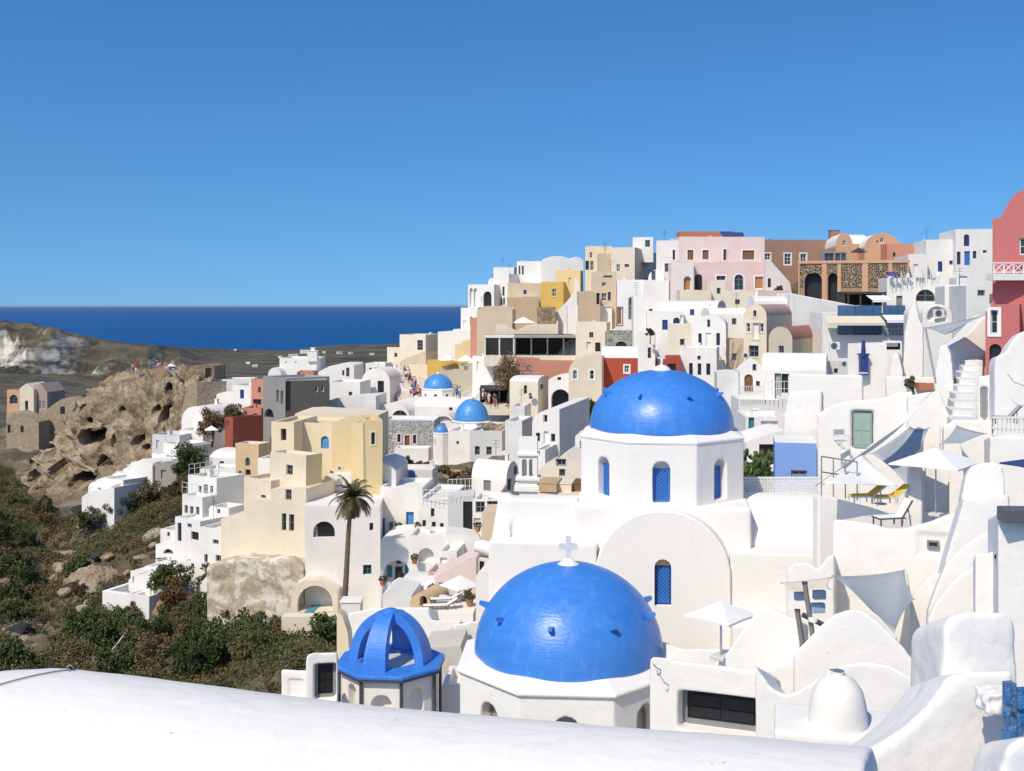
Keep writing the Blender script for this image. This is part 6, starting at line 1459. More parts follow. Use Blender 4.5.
bush('dark round shrub on the white roof below the skyline', 651, 326-0.5+.5, 126, .9, .8, 'leaf_green', 6, 90, .18, 18) if False else None
bush('spiky green plants behind the white arched front house', 588, 407, 112, 4.2, 2.6, 'leaf_green', 16, 110, .34, 19)
bush('trailing green plant in the flower box', 912, 383, 57.5, 1.1, .7, 'leaf_olive', 10, 70, .14, 20, 'plant', 'plant')
bush('green potted plants on the rose mansion terrace', 779, 288, 152, 3.2, 1.0, 'leaf_green', 12, 90, .2, 21, 'plant', 'plant')
bush('small dark tuft growing at the foot of the blue gate', 1001, 756, 7.6, .16, .22, 'leaf_olive', 8, 60, .05, 22, 'plant', 'plant')
for i, (u, v) in enumerate([(86, 519), (99, 516), (112, 512), (126, 505), (140, 497), (153, 489), (76, 527)]):
    bush('olive green bush in the row below the lowest white terraces', u, v, 141+i*.7, 4.2+.4*(i % 3), 2.6+.3*(i % 2), ['leaf_green', 'leaf_olive', 'leaf_scrub'][i % 3], 18, 110, .26, 40+i, group='bushes below the white terraces')
for i, (u, v, w_, mt) in enumerate([(424, 466, 2.2, 'leaf_olive'), (452, 474, 2.0, 'leaf_rust'), (470, 470, 2.4, 'leaf_olive'), (430, 477, 1.8, 'leaf_green'), (462, 480, 1.6, 'leaf_dry')]):
    bush('low scrubby plant on the rubble bank under the pale grey house', u, v, 124, w_, 1.1, mt, 10, 90, .2, 60+i, group='plants on the rubble bank', name='plant', cat='plant')
# bigger bushes standing out of the scrub, each a thing (four kinds, copied)
kinds = []
for k_, (mt, lab, w_, h_) in enumerate([('leaf_green', 'dense dark green bush standing out of the scrub on the left slope', 3.4, 2.3), ('leaf_olive', 'grey olive bush standing out of the scrub on the left slope', 3.0, 1.9),
                                        ('leaf_rust', 'rust brown bush standing out of the scrub on the left slope', 2.8, 1.8), ('leaf_scrub', 'mixed green and straw coloured bush on the left slope', 3.8, 2.1)]):
    kinds.append((bush(lab, 100, 560, 130, w_, h_, mt, 24, 150, .2, 90+k_, group=lab.replace('bush', 'bushes', 1)), w_, h_))
k = 0; tries = 0
while k < 90 and tries < 20000:
    tries += 1
    x = rg.uniform(-105, -16); y = rg.uniform(84, 200); z = hz(x, y)
    if z is None: continue
    u = CU+FPX*x/y; v = CV-FPX*z/y
    if not inside((u, v), poly): continue
    if 96 < u < 225 and 535 < v < 614: continue
    q = mnoise.noise(Vector((x*.05, y*.05, 20)))
    if rg.uniform(-.3, .5) > q+.15: continue
    src, w_, h_ = kinds[[0, 0, 3, 1, 2, 0, 3][k % 7]]
    o = src if not src.get('used') else copy_tree(src)
    src['used'] = 1
    s_ = rg.uniform(.7, 1.55); o.location = (x, y, z-.25*s_); o.scale = (s_, s_, s_*rg.uniform(.8, 1.15)); o.rotation_euler = (0, 0, rg.uniform(0, 6.28)); k += 1
for o in COL.objects:
    if 'used' in o: del o['used']
# prickly pear
c = at(757, 486, 55); t = thing('cactus', 'big prickly pear cactus with flat round pads beside the pale blue wall', 'cactus', (c.x, c.y, c.z-.6))
mb = MB(); rgc = random.Random(3)
def pad(base, dirv, L, w, depth):
    up = dirv.normalized(); side = up.cross(Vector((rgc.uniform(-1, 1), rgc.uniform(-1, 1), .2))).normalized(); nrm = up.cross(side)
    n = 12; cc = base+up*L*.5
    ringp = [cc+up*math.cos(2*math.pi*i/n)*L*.52+side*math.sin(2*math.pi*i/n)*w*.5 for i in range(n)]
    vs = [tuple(p*1) for p in ringp]+[tuple(cc+nrm*.035), tuple(cc-nrm*.035)]
    mb.add(vs, [(i, (i+1) % n, n) for i in range(n)]+[((i+1) % n, i, n+1) for i in range(n)])
    if depth > 0:
        for _ in range(rgc.choice([2, 2, 3])):
            q = rgc.uniform(-1.1, 1.1); b2 = cc+up*math.cos(q)*L*.48+side*math.sin(q)*w*.46
            pad(b2, (up+side*math.sin(q)*.8+Vector((rgc.uniform(-.5, .5), rgc.uniform(-.5, .5), .25))), L*rgc.uniform(.82, 1.0), w*rgc.uniform(.8, 1.0), depth-1)
for i in range(26):
    pad(Vector((rgc.uniform(-.6, .6), rgc.uniform(-.3, .3), rgc.uniform(0, 1.15))), Vector((rgc.uniform(-.5, .5), rgc.uniform(-.5, .3), 1)), .42, .30, 3)
mb.build('pads', 'leaf_cactus', t, merge=False, recalc=False)
# bare climbing vine
c = at(731, 372, 117)
t = thing('vine', 'bare leafless climbing vine on the tan wall', 'vine', tuple(c)); mb = MB()
for i in range(12):
    q = rgc.uniform(-1.1, 1.1); pts = [Vector((rgc.uniform(-.4, .4), -.1, -.2))]
    for k_ in range(5): pts.append(pts[-1]+Vector((math.sin(q)*.4+rgc.uniform(-.12, .12), rgc.uniform(-.1, .05), .55*math.cos(q)+.15)))
    mb.tube(pts, [.05, .045, .04, .03, .025, .015], 5)
mb.build('branches', 'bark_grey', t)
# ------------------------------------------------------------------ palm
Y = 92.0; base = at(344, 612, Y); topc = at(353, 498, Y); s = Y/FPX
t = thing('palm_tree', 'tall lone palm tree with a shaggy crown beside the white balcony house', 'palm tree', tuple(base))
tl = topc-base; mb = MB(); pts = []; rr = []
for i in range(26):
    f = i/25; pts.append((tl.x*f**1.7+.08*math.sin(f*5), 0, tl.z*f)); rr.append((.26-.10*f)*(1.06 if i % 2 else .96)+(.12 if i == 0 else 0))
mb.tube([(0, 0, -1.5)]+pts, [.46]+rr, 12); mb.build('trunk', 'bark', t, smooth=True)
def fronds(name, n, e0, e1, L, mat, seed, droop, lw=.45):
    rgp = random.Random(seed); mb = MB()
    for i in range(n):
        az = 2*math.pi*i/n+rgp.uniform(-.25, .25); el = rgp.uniform(e0, e1); l = L*rgp.uniform(.8, 1.1)
        p = Vector((tl.x, 0, tl.z)); d = Vector((math.cos(az)*math.cos(el), math.sin(az)*math.cos(el), math.sin(el)))
        pts = [p.copy()]; ns = 11
        for k_ in range(ns):
            d = (d+Vector((0, 0, -droop*(.4+k_/ns*1.2)))).normalized(); p = p+d*l/ns; pts.append(p.copy())
        mb.tube(pts, [.05-.0038*k_ for k_ in range(ns+1)], 4)
        for k_ in range(2, ns+1):
            a = pts[k_]; tg = (pts[k_]-pts[k_-1]).normalized(); sd = tg.cross(Vector((0, 0, 1))).normalized()
            ll = lw*math.sin(math.pi*(k_/(ns+1))**.7)+.16
            for sub in (0, .5):
                a2 = a-tg*l/ns*sub
                for sg in (-1, 1):
                    tip = a2+sd*sg*ll*.86+tg*ll*.5+Vector((0, 0, -ll*rgp.uniform(.25, .6)))
                    w = tg*.055
                    mb.add([tuple(a2-w), tuple(a2+w), tuple(tip)], [(0, 1, 2)])
    return mb.build(name, mat, t, merge=False, recalc=False)
fronds('crown', 34, -.35, 1.4, 2.3, 'leaf_palm', 4, .17, .5)
fronds('dead_fronds', 40, -1.5, -.5, 1.5, 'leaf_dry', 9, .25, .4)
# ------------------------------------------------------------------ parasols
def parasol(label, u, vtop, vrim, vbase, Y, w, mat='cloth_white', yaw=20, sides=4, group='parasols', closed=False):
    top = at(u, vtop, Y); rim = at(u, vrim, Y); bs = at(u, vbase, Y); h = top.z-bs.z; dr = max(.15, top.z-rim.z)
    t = thing('parasol', label, 'parasol', tuple(bs), R(yaw), group); r = w/2*1.06
    mb = MB()
    if closed:
        mb.lathe([(.05, h), (.10, h*.93), (.13, h*.7), (.15, h*.5), (.08, h*.42)], 10); mb.build('canopy', mat, t, smooth=True)
    else:
        n = sides; a0 = math.pi/n
        R1 = [(r*math.cos(a0+2*math.pi*k/n), r*math.sin(a0+2*math.pi*k/n), h-dr) for k in range(n)]
        mid = [(R1[k][0]*.5+R1[(k+1) % n][0]*.5, R1[k][1]*.5+R1[(k+1) % n][1]*.5, h-dr+.02) for k in range(n)]
        vs = [(0, 0, h)]; fs = []
        for k in range(n): vs += [R1[k], mid[k]]
        N2 = 2*n
        fs = [(0, 1+k, 1+(k+1) % N2) for k in range(N2)]
        vl = [(x, y, z-.05) for x, y, z in vs[1:]]; o0 = len(vs); vs += vl
        fs += [(1+k, o0+k, o0+(k+1) % N2, 1+(k+1) % N2) for k in range(N2)]
        mb.add(vs, fs); cn = mb.build('canopy', mat, t)
        sm = cn.modifiers.new('thick', 'SOLIDIFY'); sm.thickness = .012
        mb = MB()
        for k in range(n): mb.tube([(0, 0, h-.06), (R1[k][0]*.97, R1[k][1]*.97, R1[k][2]-.05)], .014, 5)
        mb.build('ribs', 'metal', t)
    mb = MB(); mb.tube([(0, 0, .02), (0, 0, h-.02)], .028, 8); mb.build('pole', 'metal_white' if mat != 'cloth_navy' else 'wood', t, smooth=True)
    mb = MB(); mb.box(-.2, .2, -.2, .2, -.06, .04); mb.build('base', 'white_grey', t, bevel=.02)
    return t
V('E'); parasol('large white parasol over the landing at the foot of the long stair', 525, 578, 648, 880, 38, 3.15, yaw=48)
parasol('folded navy parasol standing by the low wall below the glazed restaurant', 197, 88, 120, 240, 67, 1, 'cloth_navy', closed=True)
parasol('dark navy parasol corner at the far right edge', 990, 622, 655, 790, 36, 2.2, 'cloth_navy')
V('G'); parasol('small white square parasol behind the black opening house', 296, 150, 200, 352, 27, 1.7, yaw=46)
V('L6'); parasol('white parasol above the loungers beside the pink house', 436, 555, 605, 668, 74.6, 2.7, yaw=40)
V('L5'); parasol('left white parasol of the pair on the yellow terrace', 418, 78, 108, 160, 176, 3.6, yaw=10); parasol('right white parasol of the pair on the yellow terrace', 516, 78, 112, 160, 175, 3.4, yaw=15)
V('A'); parasol('low cream parasol above the rounded hood roof', 387, 450, 478, 500, 176, 4.4, yaw=12)
V('L1'); parasol('small white parasol beside the rust leaved tree', 815, 484, 500, 540, 152, 2.3, yaw=20)
parasol('white parasol among people on top of the ruined hill', 660, 243, 255, 285, 196, 2.0, yaw=20)
V('C'); parasol('dark parasol on the terrace between the orange gables', 186, 324, 348, 396, 158, 2.2, 'cloth_dark', 20)
# awnings
def awning(label, u0, u1, v0, v1, Y, D, mat):
    p = at(u0, v0, Y); q = at(u1, v1, Y-D); t = thing('awning', label, 'awning', (p.x, Y, p.z), 0)
    w = at(u1, 0, Y).x-p.x; dz = p.z-q.z
    mb = MB(); n = 8
    vs = []
    for k in range(n+1): vs += [(w*k/n, 0, 0), (w*k/n, -D, -dz), (w*k/n, -D, -dz-.22)]
    for k in range(n): mb.add([vs[3*k], vs[3*k+1], vs[3*k+4], vs[3*k+3]], [(0, 1, 2, 3)]); mb.add([vs[3*k+1], vs[3*k+2], vs[3*k+5], vs[3*k+4]], [(0, 1, 2, 3)])
    o = mb.build('cloth', mat, t); s_ = o.modifiers.new('thick', 'SOLIDIFY'); s_.thickness = .02
    mb = MB(); mb.tube([(0, -D+.03, -dz+.0), (w, -D+.03, -dz)], .03, 6); mb.build('front_bar', 'metal', t)
    GROUND_unused = 0
awning('cream awning along the glazed restaurant', 20, 290, 655, 690, 111, 1.6, 'cloth_cream')
awning('pale awning right of the cream awning', 298, 415, 650, 678, 111, 1.6, 'cloth_white')
awning('white awning at the dark shelter below the arcade', 222, 318, 556, 580, 134, 2.5, 'cloth_white')
V('A'); awning('dark red awning over the terrace below the timber pergola', 372, 460, 668, 712, 148.5, 1.5, 'maroon')
# glazed windbreak of the restaurant (clear blue panes and rails)
V('C')
def railing(label, u0, v0, u1, v1, Y0, Y1, h, n, mat='metal_white', pane=None, rails=2):
    a = at(u0, v0, Y0); b = at(u1, v1, Y1); t = thing('railing', label, 'railing', tuple(a), 0); d = b-a
    mb = MB()
    for k in range(n+1):
        p = d*(k/n); MB().tube([(p.x, p.y, p.z), (p.x, p.y, p.z+h)], .025, 5).build('post', mat, t)
    mb = MB()
    for k in range(rails): zz_ = h*(1-k/max(1, rails)*.8); mb.tube([(0, 0, zz_), (d.x, d.y, d.z+zz_)], .025, 5)
    mb.build('rails', mat, t)
    if pane:
        mb = MB(); mb.add([(0, .01, .1), (d.x, d.y+.01, d.z+.1), (d.x, d.y+.01, d.z+h-.05), (0, .01, h-.05), (0, .03, .1), (d.x, d.y+.03, d.z+.1), (d.x, d.y+.03, d.z+h-.05), (0, .03, h-.05)], [(0, 1, 2, 3), (7, 6, 5, 4), (0, 4, 5, 1), (1, 5, 6, 2), (2, 6, 7, 3), (3, 7, 4, 0)]); mb.build('pane', pane, t)
    return t
railing('blue glass windbreak along the restaurant terrace, left section', 86, 746, 296, 746, 111.6, 111.6, 3.0, 5, 'metal_dark', 'glass_blue', 2)
railing('blue glass windbreak along the restaurant terrace, right section', 304, 746, 410, 746, 111.6, 111.6, 3.0, 3, 'metal_dark', 'glass_blue', 2)
railing('white picket rail in front of the right blue windbreak', 304, 745, 400, 745, 111, 111, 1.0, 14, 'metal_white')
V('D')
railing('white terrace rail in front of the brown arched door', 460, 370, 575, 370, 91.5, 91.5, 1.1, 10)
railing('white terrace rail in front of the pale teal shutters', 578, 370, 690, 370, 91.5, 91, 1.5, 6)
V('F'); railing('thin metal rail on the parapet by the yellow cushions', 92, 150, 245, 172, 37, 37.5, 1.3, 3, 'metal')
V('L6'); railing('roof rail of the white house with four small dark windows', 236, 190, 376, 180, 99.5, 98.5, .8, 8); railing('roof rail above the grey glass balcony', 376, 182, 500, 176, 97.5, 97.5, 1.6, 6)
V('L4'); railing('white roof balcony rail on the three windowed storey', 50, 138, 188, 165, 113, 113, 1.2, 7); railing('white pergola rail on the four windowed house', 78, 64, 190, 48, 117.5, 120, 1.2, 5)
railing('patterned white balcony rail in the half round opening', 588, 314, 675, 314, 98.3, 98.9, .9, 18)
V('C')
def crossrail(label, u0, v0, u1, v1, Y, h, n):
    a = at(u0, v1, Y); b = at(u1, v1, Y); t = thing('railing', label, 'railing', tuple(a)); L = b.x-a.x; mb = MB()
    for k in range(n+1): MB().box(L*k/n-.03, L*k/n+.03, -.03, .03, 0, h).build('post', 'metal_white', t)
    mb = MB(); mb.box(-.05, L+.05, -.04, .04, h-.002, h+.07); mb.box(-.05, L+.05, -.031, .031, .06, .12); mb.build('rails', 'metal_white', t)
    mb = MB()
    for k in range(n):
        x0, x1 = L*k/n+.03, L*(k+1)/n-.03
        mb.tube([(x0, 0, .12), (x1, 0, h-.01)], .025, 4); mb.tube([(x0, .012, h-.01), (x1, .012, .12)], .025, 4)
    mb.build('cross_slats', 'metal_white', t)
crossrail('white criss cross balcony rail on the pink house', 838, 395, 1075, 452, 59.2, 1.15*msz(50, 59.2)/1.15, 5)
b_ = at(826, 452, 59.0); t = thing('balcony', 'white balcony slab under the criss cross rail of the pink house', 'balcony', tuple(b_)); mb = MB(); mb.box(0, 16, -.3, .6, -.35, 0); mb.build('slab', 'white', t)
V('E')
def balustrade(label, u0, u1, v0, v1, Y):
    a = at(u0, v1, Y); b = at(u1, v0, Y); t = thing('balustrade', label, 'balustrade', tuple(a)); L = b.x-a.x; h = b.z-a.z
    mb = MB(); mb.box(-.05, L, -.05, .05, h*.9, h); mb.box(-.05, L, -.05, .05, h*.36, h*.46); mb.box(-.05, L, -.05, .05, 0, h*.08); mb.build('rails', 'white', t)
    mb = MB(); n = 9
    for k in range(n): mb.box(L*k/n, L*k/n+.05, -.03, .03, h*.05, h*.92)
    mb.build('slats', 'white', t)
balustrade('white slatted balcony front at the right edge', 785, 960, 438, 525, 41)
# ------------------------------------------------------------------ shade sails
def sail(label, pts, mat, sag=.06, n=10):
    P3 = [Vector(p) for p in pts]
    if len(P3) == 3: P3 = [P3[0], P3[1], P3[2], P3[2]]
    c = sum(P3, Vector())/4; vs = []; fs = []
    t = thing('shade_sail', label, 'shade sail', tuple(c), 0, None)
    size = max((a-b).length for a in P3 for b in P3)
    for j in range(n+1):
        for i in range(n+1):
            a, b_ = i/n, j/n
            e = .10
            a2 = a; p = (P3[0]*(1-a)+P3[1]*a)*(1-b_)+(P3[3]*(1-a)+P3[2]*a)*b_
            k_ = 1-e*(4*a*(1-a)*(1-4*b_*(1-b_))+4*b_*(1-b_)*(1-4*a*(1-a)))
            p = c+(p-c)*k_
            p.z -= sag*size*16*a*(1-a)*b_*(1-b_)
            vs.append(tuple(p-c))
    for j in range(n):
        for i in range(n): fs.append((j*(n+1)+i, j*(n+1)+i+1, (j+1)*(n+1)+i+1, (j+1)*(n+1)+i))
    mb = MB(); mb.add(vs, fs); o = mb.build('cloth', mat, t, smooth=True); s_ = o.modifiers.new('thick', 'SOLIDIFY'); s_.thickness = .01
    mb = MB()
    for p in P3[:3]: 
        d = (p-c); mb.tube([tuple(d*.99), tuple(d*1.06)], .012, 5)
    mb.build('corner_ropes', 'metal', t)
V('F')
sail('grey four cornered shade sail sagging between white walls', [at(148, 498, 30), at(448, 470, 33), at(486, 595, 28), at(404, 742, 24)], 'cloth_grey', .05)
V('E')
sail('white shade sail stretched in a long diagonal below the flower box', [at(0, 738, 37), at(190, 600, 40.5), at(500, 335, 48), at(420, 440, 43)], 'cloth_white', .02)
sail('white peaked shade sail below the diagonal sail', [at(20, 742, 36), at(188, 600, 40), at(345, 752, 36.5)], 'cloth_white', .03)
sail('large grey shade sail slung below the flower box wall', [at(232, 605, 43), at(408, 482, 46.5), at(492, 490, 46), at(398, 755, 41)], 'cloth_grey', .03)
V('C')
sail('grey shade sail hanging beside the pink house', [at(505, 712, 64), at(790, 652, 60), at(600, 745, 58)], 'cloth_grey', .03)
V('E')
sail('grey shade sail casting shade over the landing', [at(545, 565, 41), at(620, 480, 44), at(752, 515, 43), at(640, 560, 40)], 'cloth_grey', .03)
# shadow tinted cushion frame and folded white canvas roll
V('L6')
c = at(565, 437, 66.5); t = thing('canvas_roll', 'rolled pale canvas lying on the roof left of the main church', 'canvas roll', tuple(c), R(-8))
mb = MB(); L = msz(62, 66.5); mb.tube([(-L, 0, .25), (-L*.4, .05, .22), (L*.3, 0, .08), (L, .02, -.02)], [.3, .42, .40, .34], 14); mb.build('cloth', 'cloth_white', t, smooth=True)
# ------------------------------------------------------------------ loungers & chairs
def lounger(label, u, v, Y, yaw, frame='wood_dark', cloth='cloth_white', L=1.75, back=.85, group='sun loungers', s=1.0):
    c = at(u, v, Y); t = thing('sun_lounger', label, 'sun lounger', tuple(c), R(yaw), group); t.scale = (s, s, s)
    mb = MB(); ca, sa = math.cos(R(back*60)), math.sin(R(back*60)); bl = .8
    for y in (-.28, .28):
        mb.box(-L*.55, L*.2, y-.025, y+.025, .30, .35)
        Mx = Matrix.Translation((L*.12, y, .34)) @ Matrix.Rotation(-R(back*60), 4, 'Y'); mb.box(0, bl, -.024, .024, -.024, .024, Mx)
        mb.tube([(L*.36, y, .02), (L*.12+bl*.55*ca, y, .34+bl*.55*sa)], .022, 5)
    mb.box(-L*.55, -L*.55+.05, -.255, .255, .301, .349)
    mb.build('frame', frame, t)
    for x, y in ((-L*.5, -.28), (-L*.5, .28), (L*.1, -.28), (L*.1, .28)):
        mb = MB(); mb.box(x-.024, x+.024, y-.024, y+.024, 0, .302); mb.build('leg', frame, t)
    mb = MB(); mb.box(-L*.53, L*.12, -.25, .25, .352, .40); mb.build('seat', cloth, t, bevel=.015)
    mb = MB(); Mx = Matrix.Translation((L*.12, 0, .36)) @ Matrix.Rotation(-R(back*60), 4, 'Y'); mb.box(.02, bl, -.25, .25, .0, .045, Mx); mb.build('backrest', cloth, t, bevel=.015)
    return t
V('F'); lounger('dark framed deck chair with white back on the terrace block', 405, 280, 35.5, 12, 'metal_dark', 'cloth_white', 1.5, .95, s=.82)
lounger('yellow cushioned lounger on the left behind the deck chair', 285, 185, 38.5, 8, 'metal_white', 'cloth_yellow', 1.4, .6, s=.8)
lounger('yellow cushioned lounger on the right behind the deck chair', 385, 190, 38.5, 8, 'metal_white', 'cloth_yellow', 1.4, .6, s=.8)
V('L6'); lounger('white cushioned lounger nearer the pink house on the lounge terrace', 375, 692, 73.3, 8, 'wood', 'cloth_white', 2.2, .5); lounger('second white cushioned lounger at the front of the lounge terrace', 350, 724, 71.9, 8, 'wood', 'cloth_white', 2.4, .5)
V('E'); lounger('grey lounge chair behind the slatted balcony at the right edge', 845, 470, 42.4, -10, 'metal_dark', 'cloth_grey', 1.2, .8, s=.75)
def director_chair(label, u, v, Y, yaw, frame='metal_white', cloth='cloth_grey'):
    c = at(u, v, Y); t = thing('chair', label, 'chair', tuple(c), R(yaw)); mb = MB()
    for y in (-.2, .2): mb.tube([(-.25, y, 0), (.25, y, .45)], .018, 5); mb.tube([(.25, y, 0), (-.25, y, .45)], .018, 5)
    mb.build('crossed_legs', frame, t)
    for x in (-.27, .27):
        mb = MB(); mb.tube([(x, .2, .43), (x, .24, .95)], .018, 5); mb.tube([(x, -.22, .45), (x, -.22, .66)], .018, 5); mb.box(x-.03, x+.03, -.25, .22, .655, .68); mb.build('arm', frame, t)
    mb = MB(); mb.box(-.25, .25, -.2, .2, .43, .455); mb.build('seat', cloth, t)
    mb = MB(); mb.box(-.26, .26, .225, .245, .68, .93); mb.build('backrest', cloth, t)
V('E'); director_chair('folding canvas chair left of the sage door', 96, 590, 50.5, 10)
# terrace sofa cushions, blue shadow put into the fabric colour
V('G')
for i, (u, v, w) in enumerate([(590, 135, 50), (660, 130, 55), (655, 178, 60)]):
    c = at(u, v, 24); t = thing('cushion', ['cushion painted shadow blue left of the tilted timber posts', 'cushion painted shadow blue right of the tilted timber posts', 'low cushion painted shadow blue under the other cushions'][i], 'cushion', tuple(c), R(8), 'cushions painted shadow blue'); h = msz(w*.42, 24)
    mb = MB(); mb.box(-h, h, 0, .14, -h*.7, h*.7); mb.build('cushion', 'cloth_shadow_blue', t, bevel=.02)
sail('cream canvas panel above the cushions painted shadow blue', [at(520, 85, 24.3), at(700, 64, 24.3), at(692, 105, 23.6), at(545, 118, 23.6)], 'cloth_cream', .01)
for i, (a, b) in enumerate([((602, 85), (640, 280)), ((575, 185), (602, 305))]):
    p, q = at(a[0], a[1], 21.6), at(b[0], b[1], 21.2); t = thing('timber_post', ['taller tilted dark timber post on the hump wall', 'shorter tilted grey timber post on the hump wall'][i], 'post', tuple(q)); mb = MB(); d = p-q
    mb.tube([(0, 0, -.3), tuple(d)], .055, 4); mb.build('post', 'wood_grey', t); mb = MB(); mb.tube([tuple(d*.99), tuple(d*1.0+Vector((.0, 0, .03)))], .06, 8); mb.build('cap', 'metal_dark', t)
p, q = at(590, 195, 21.5), at(685, 242, 21.5); t = thing('timber_beam', 'dark diagonal timber strut bolted across the tilted posts', 'beam', tuple(p)); mb = MB(); mb.tube([(0, -.08, 0), tuple(q-p+Vector((0, -.08, 0)))], .05, 4); mb.build('beam', 'metal_dark', t)
p = at(625, 212, 21.4); mb = MB(); mb.lathe([(.09, -.03), (.09, .03), (.02, .05)], 12); mb.build('bracket', 'metal_white', t, loc=tuple(p-t.location+Vector((0, -.12, 0))))
# ------------------------------------------------------------------ lattice fence, boxes, pots
V('M1')
a = at(892, 512, 46.6); b = at(1145, 433, 46.6); t = thing('lattice_fence', 'white diagonal lattice fence beside the drum of the main dome', 'fence', tuple(a)); L = b.x-a.x+.3; h = b.z-a.z
fn = lambda x, z, d: (x, d, z)
mb = MB(); lattice(mb, .05, L-.05, .05, h-.05, fn, 0, .02, .125, .045); mb.build('lattice', 'frame_white', t)
mb = MB(); ring(mb, [(0, 0), (L, 0), (L, h), (0, h)], [(.07, .07), (L-.07, .07), (L-.07, h-.07), (.07, h-.07)], fn, -.02, .04); mb.build('frame', 'frame_white', t)
V('M1'); H('white low wall carrying the lattice fence', 880, 1160, 512, 640, 47.2, 0, 2, mat='white_near', group=NG, par=0)
V('E')
c = at(475, 317, 57.2); t = thing('flower_box', 'terracotta flower box on the white wall near the long stair', 'flower box', tuple(c)); w = msz(33, 57.2)
mb = MB(); ring(mb, [(-w, -.25), (w, -.25), (w, .25), (-w, .25)], [(-w+.06, -.19), (w-.06, -.19), (w-.06, .19), (-w+.06, .19)], lambda x, y, d: (x, y, d), 0, msz(32, 57.2)); mb.build('box', 'terracotta_pot', t)
mb = MB(); mb.box(-w+.07, w-.07, -.18, .18, .02, msz(26, 57.2)); mb.build('soil', 'bark', t)
def pot(label, u, v, Y, s=.3, plant=None, seed=1):
    c = at(u, v, Y); t = thing('flower_pot', label, 'pot', tuple(c)); mb = MB(); mb.lathe([(s*.55, 0), (s*.8, s*1.1), (s*.9, s*1.1), (s*.9, s*1.3), (s*.7, s*1.3), (s*.68, s*1.05)], 16); mb.build('pot', 'terracotta_pot', t, smooth='auto')
    if plant: leaves('foliage', [(0, 0, s*1.7)], [s*1.1], 160, s*.5, plant, t, .3, seed)
V('C')
for i, u in enumerate([342, 372, 400, 430, 470, 490, 525, 545, 565]):
    c = at(u, 480+8*(i % 2), 137); t = thing('terrace_chair', 'white chair on the roof terrace right of the arcade', 'chair', tuple(c), R(i*40), 'white chairs on the roof terrace')
    mb = MB(); mb.box(-.25, .25, -.25, .25, .42, .48); mb.box(-.25, .25, .2, .25, .5, 1.0); mb.build('seat_and_back', 'metal_white' if i > 1 else 'paint_lilac', t)
    for x, y in ((-.22, -.22), (.22, -.22), (-.22, .22), (.22, .22)):
        mb = MB(); mb.box(x-.025, x+.025, y-.025, y+.025, -.3, .421); mb.build('leg', 'metal_white', t)
# ------------------------------------------------------------------ air conditioners, satellite dish
acn = None
def ac(label, u, v, Y, s=.8, yaw=0):
    s *= .45; c = at(u, v, Y); t = thing('air_conditioner', label, 'air conditioner', tuple(c), R(yaw), 'air conditioner units')
    mb = MB(); mb.box(-s/2, s/2, -.15, .2, -s*.36, s*.36); mb.build('body', 'metal_white', t, bevel=.02)
    mb = MB()
    for r in (.10, .17, .24, .30): mb.lathe([(s*r-.015, 0), (s*r+.015, 0), (s*r+.015, .02), (s*r-.015, .02)], 20, closed=False)
    g = mb.build('grille', 'metal', t); g.rotation_euler = (R(90), 0, 0); g.location = (-s*.08, -.155, 0)
    mb = MB(); mb.lathe([(.01, 0), (s*.3, 0)], 20, closed=False); f = mb.build('fan', 'black', t); f.rotation_euler = (R(90), 0, 0); f.location = (-s*.08, -.153, 0)
V('C'); ac('white air conditioner inside the arched vault end below the skyline', 572, 642, 95.6, 2.0)
V('B'); ac('air conditioner on the side of the pale olive vaulted house', 905, 632, 104, 2.2); ac('round fan air conditioner at the foot of the cream townhouse', 492, 676, 119.5, 1.6); ac('air conditioner under the maroon roof end', 950, 715, 96, 1.5)
V('L4'); ac('air conditioner beside the rounded roof house behind the palm', 697, 32, 104, 1.1); ac('small air conditioner at the foot of the patched wall', 395, 665, 95, 1.3); ac('white unit box right of the yellow shadow wall', 665, 48, 105, .9)
V('M4'); ac('air conditioner on the beige barrel house', 300, 262, 140.5, 1.5)
V('F')
t = thing('security_camera', 'white dome security camera on the right buttress wall', 'camera', tuple(at(862, 408, 21.4))); mb = MB(); mb.tube([(.12, .3, .04), (-.1, -.05, .0)], .06, 12); mb.build('body', 'metal_white', t, smooth='auto'); mb = MB(); mb.tube([(-.1, -.05, 0), (-.135, -.105, -.01)], .05, 12); mb.build('lens', 'black', t); mb = MB(); mb.tube([(.08, .2, 0), (.1, .25, -.35)], .02, 6); mb.build('bracket', 'metal', t)
p = at(862, 205, 20.7); t = thing('wall_coping', 'navy blue coping slab on the tall white wall at the right edge', 'coping', tuple(p), R(-4)); mb = MB(); mb.box(0, 1.6, -.12, .25, -.26, .0); mb.build('slab', 'frame_dark', t, bevel=.02)
# hooks, wires
V('G')
for (u, v, lb) in ((66, 395, 'iron hook at the left of the black opening house front'), (440, 425, 'iron hook at the right of the black opening house front')):
    p = at(u, v, 18.2); t = thing('iron_hook', lb, 'hook', tuple(p)); mb = MB(); mb.tube([(-.06, .15, .02), (-.03, -.05, .02), (.03, -.08, 0), (.03, -.08, -.06), (0, -.08, -.10), (-.03, -.08, -.06)], .009, 6); mb.build('hook', 'metal_dark', t)
V('E')
p, q = at(478, 38, 52), at(524, 245, 50); t = thing('pole', 'thin grey pole leaning against the round chimney tower', 'pole', tuple(q)); mb = MB(); mb.tube([(0, 0, -.4), tuple(p-q)], .05, 8); mb.build('pole', 'metal', t)
t = thing('wire', 'thin wire along the white wall at the upper right edge', 'wire', tuple(at(850, 245, 43))); mb = MB(); mb.tube([(0, 0, 0), tuple(at(880, 282, 43)-at(850, 245, 43)), tuple(at(930, 300, 43)-at(850, 245, 43))], .012, 5); mb.build('wire', 'metal_dark', t)
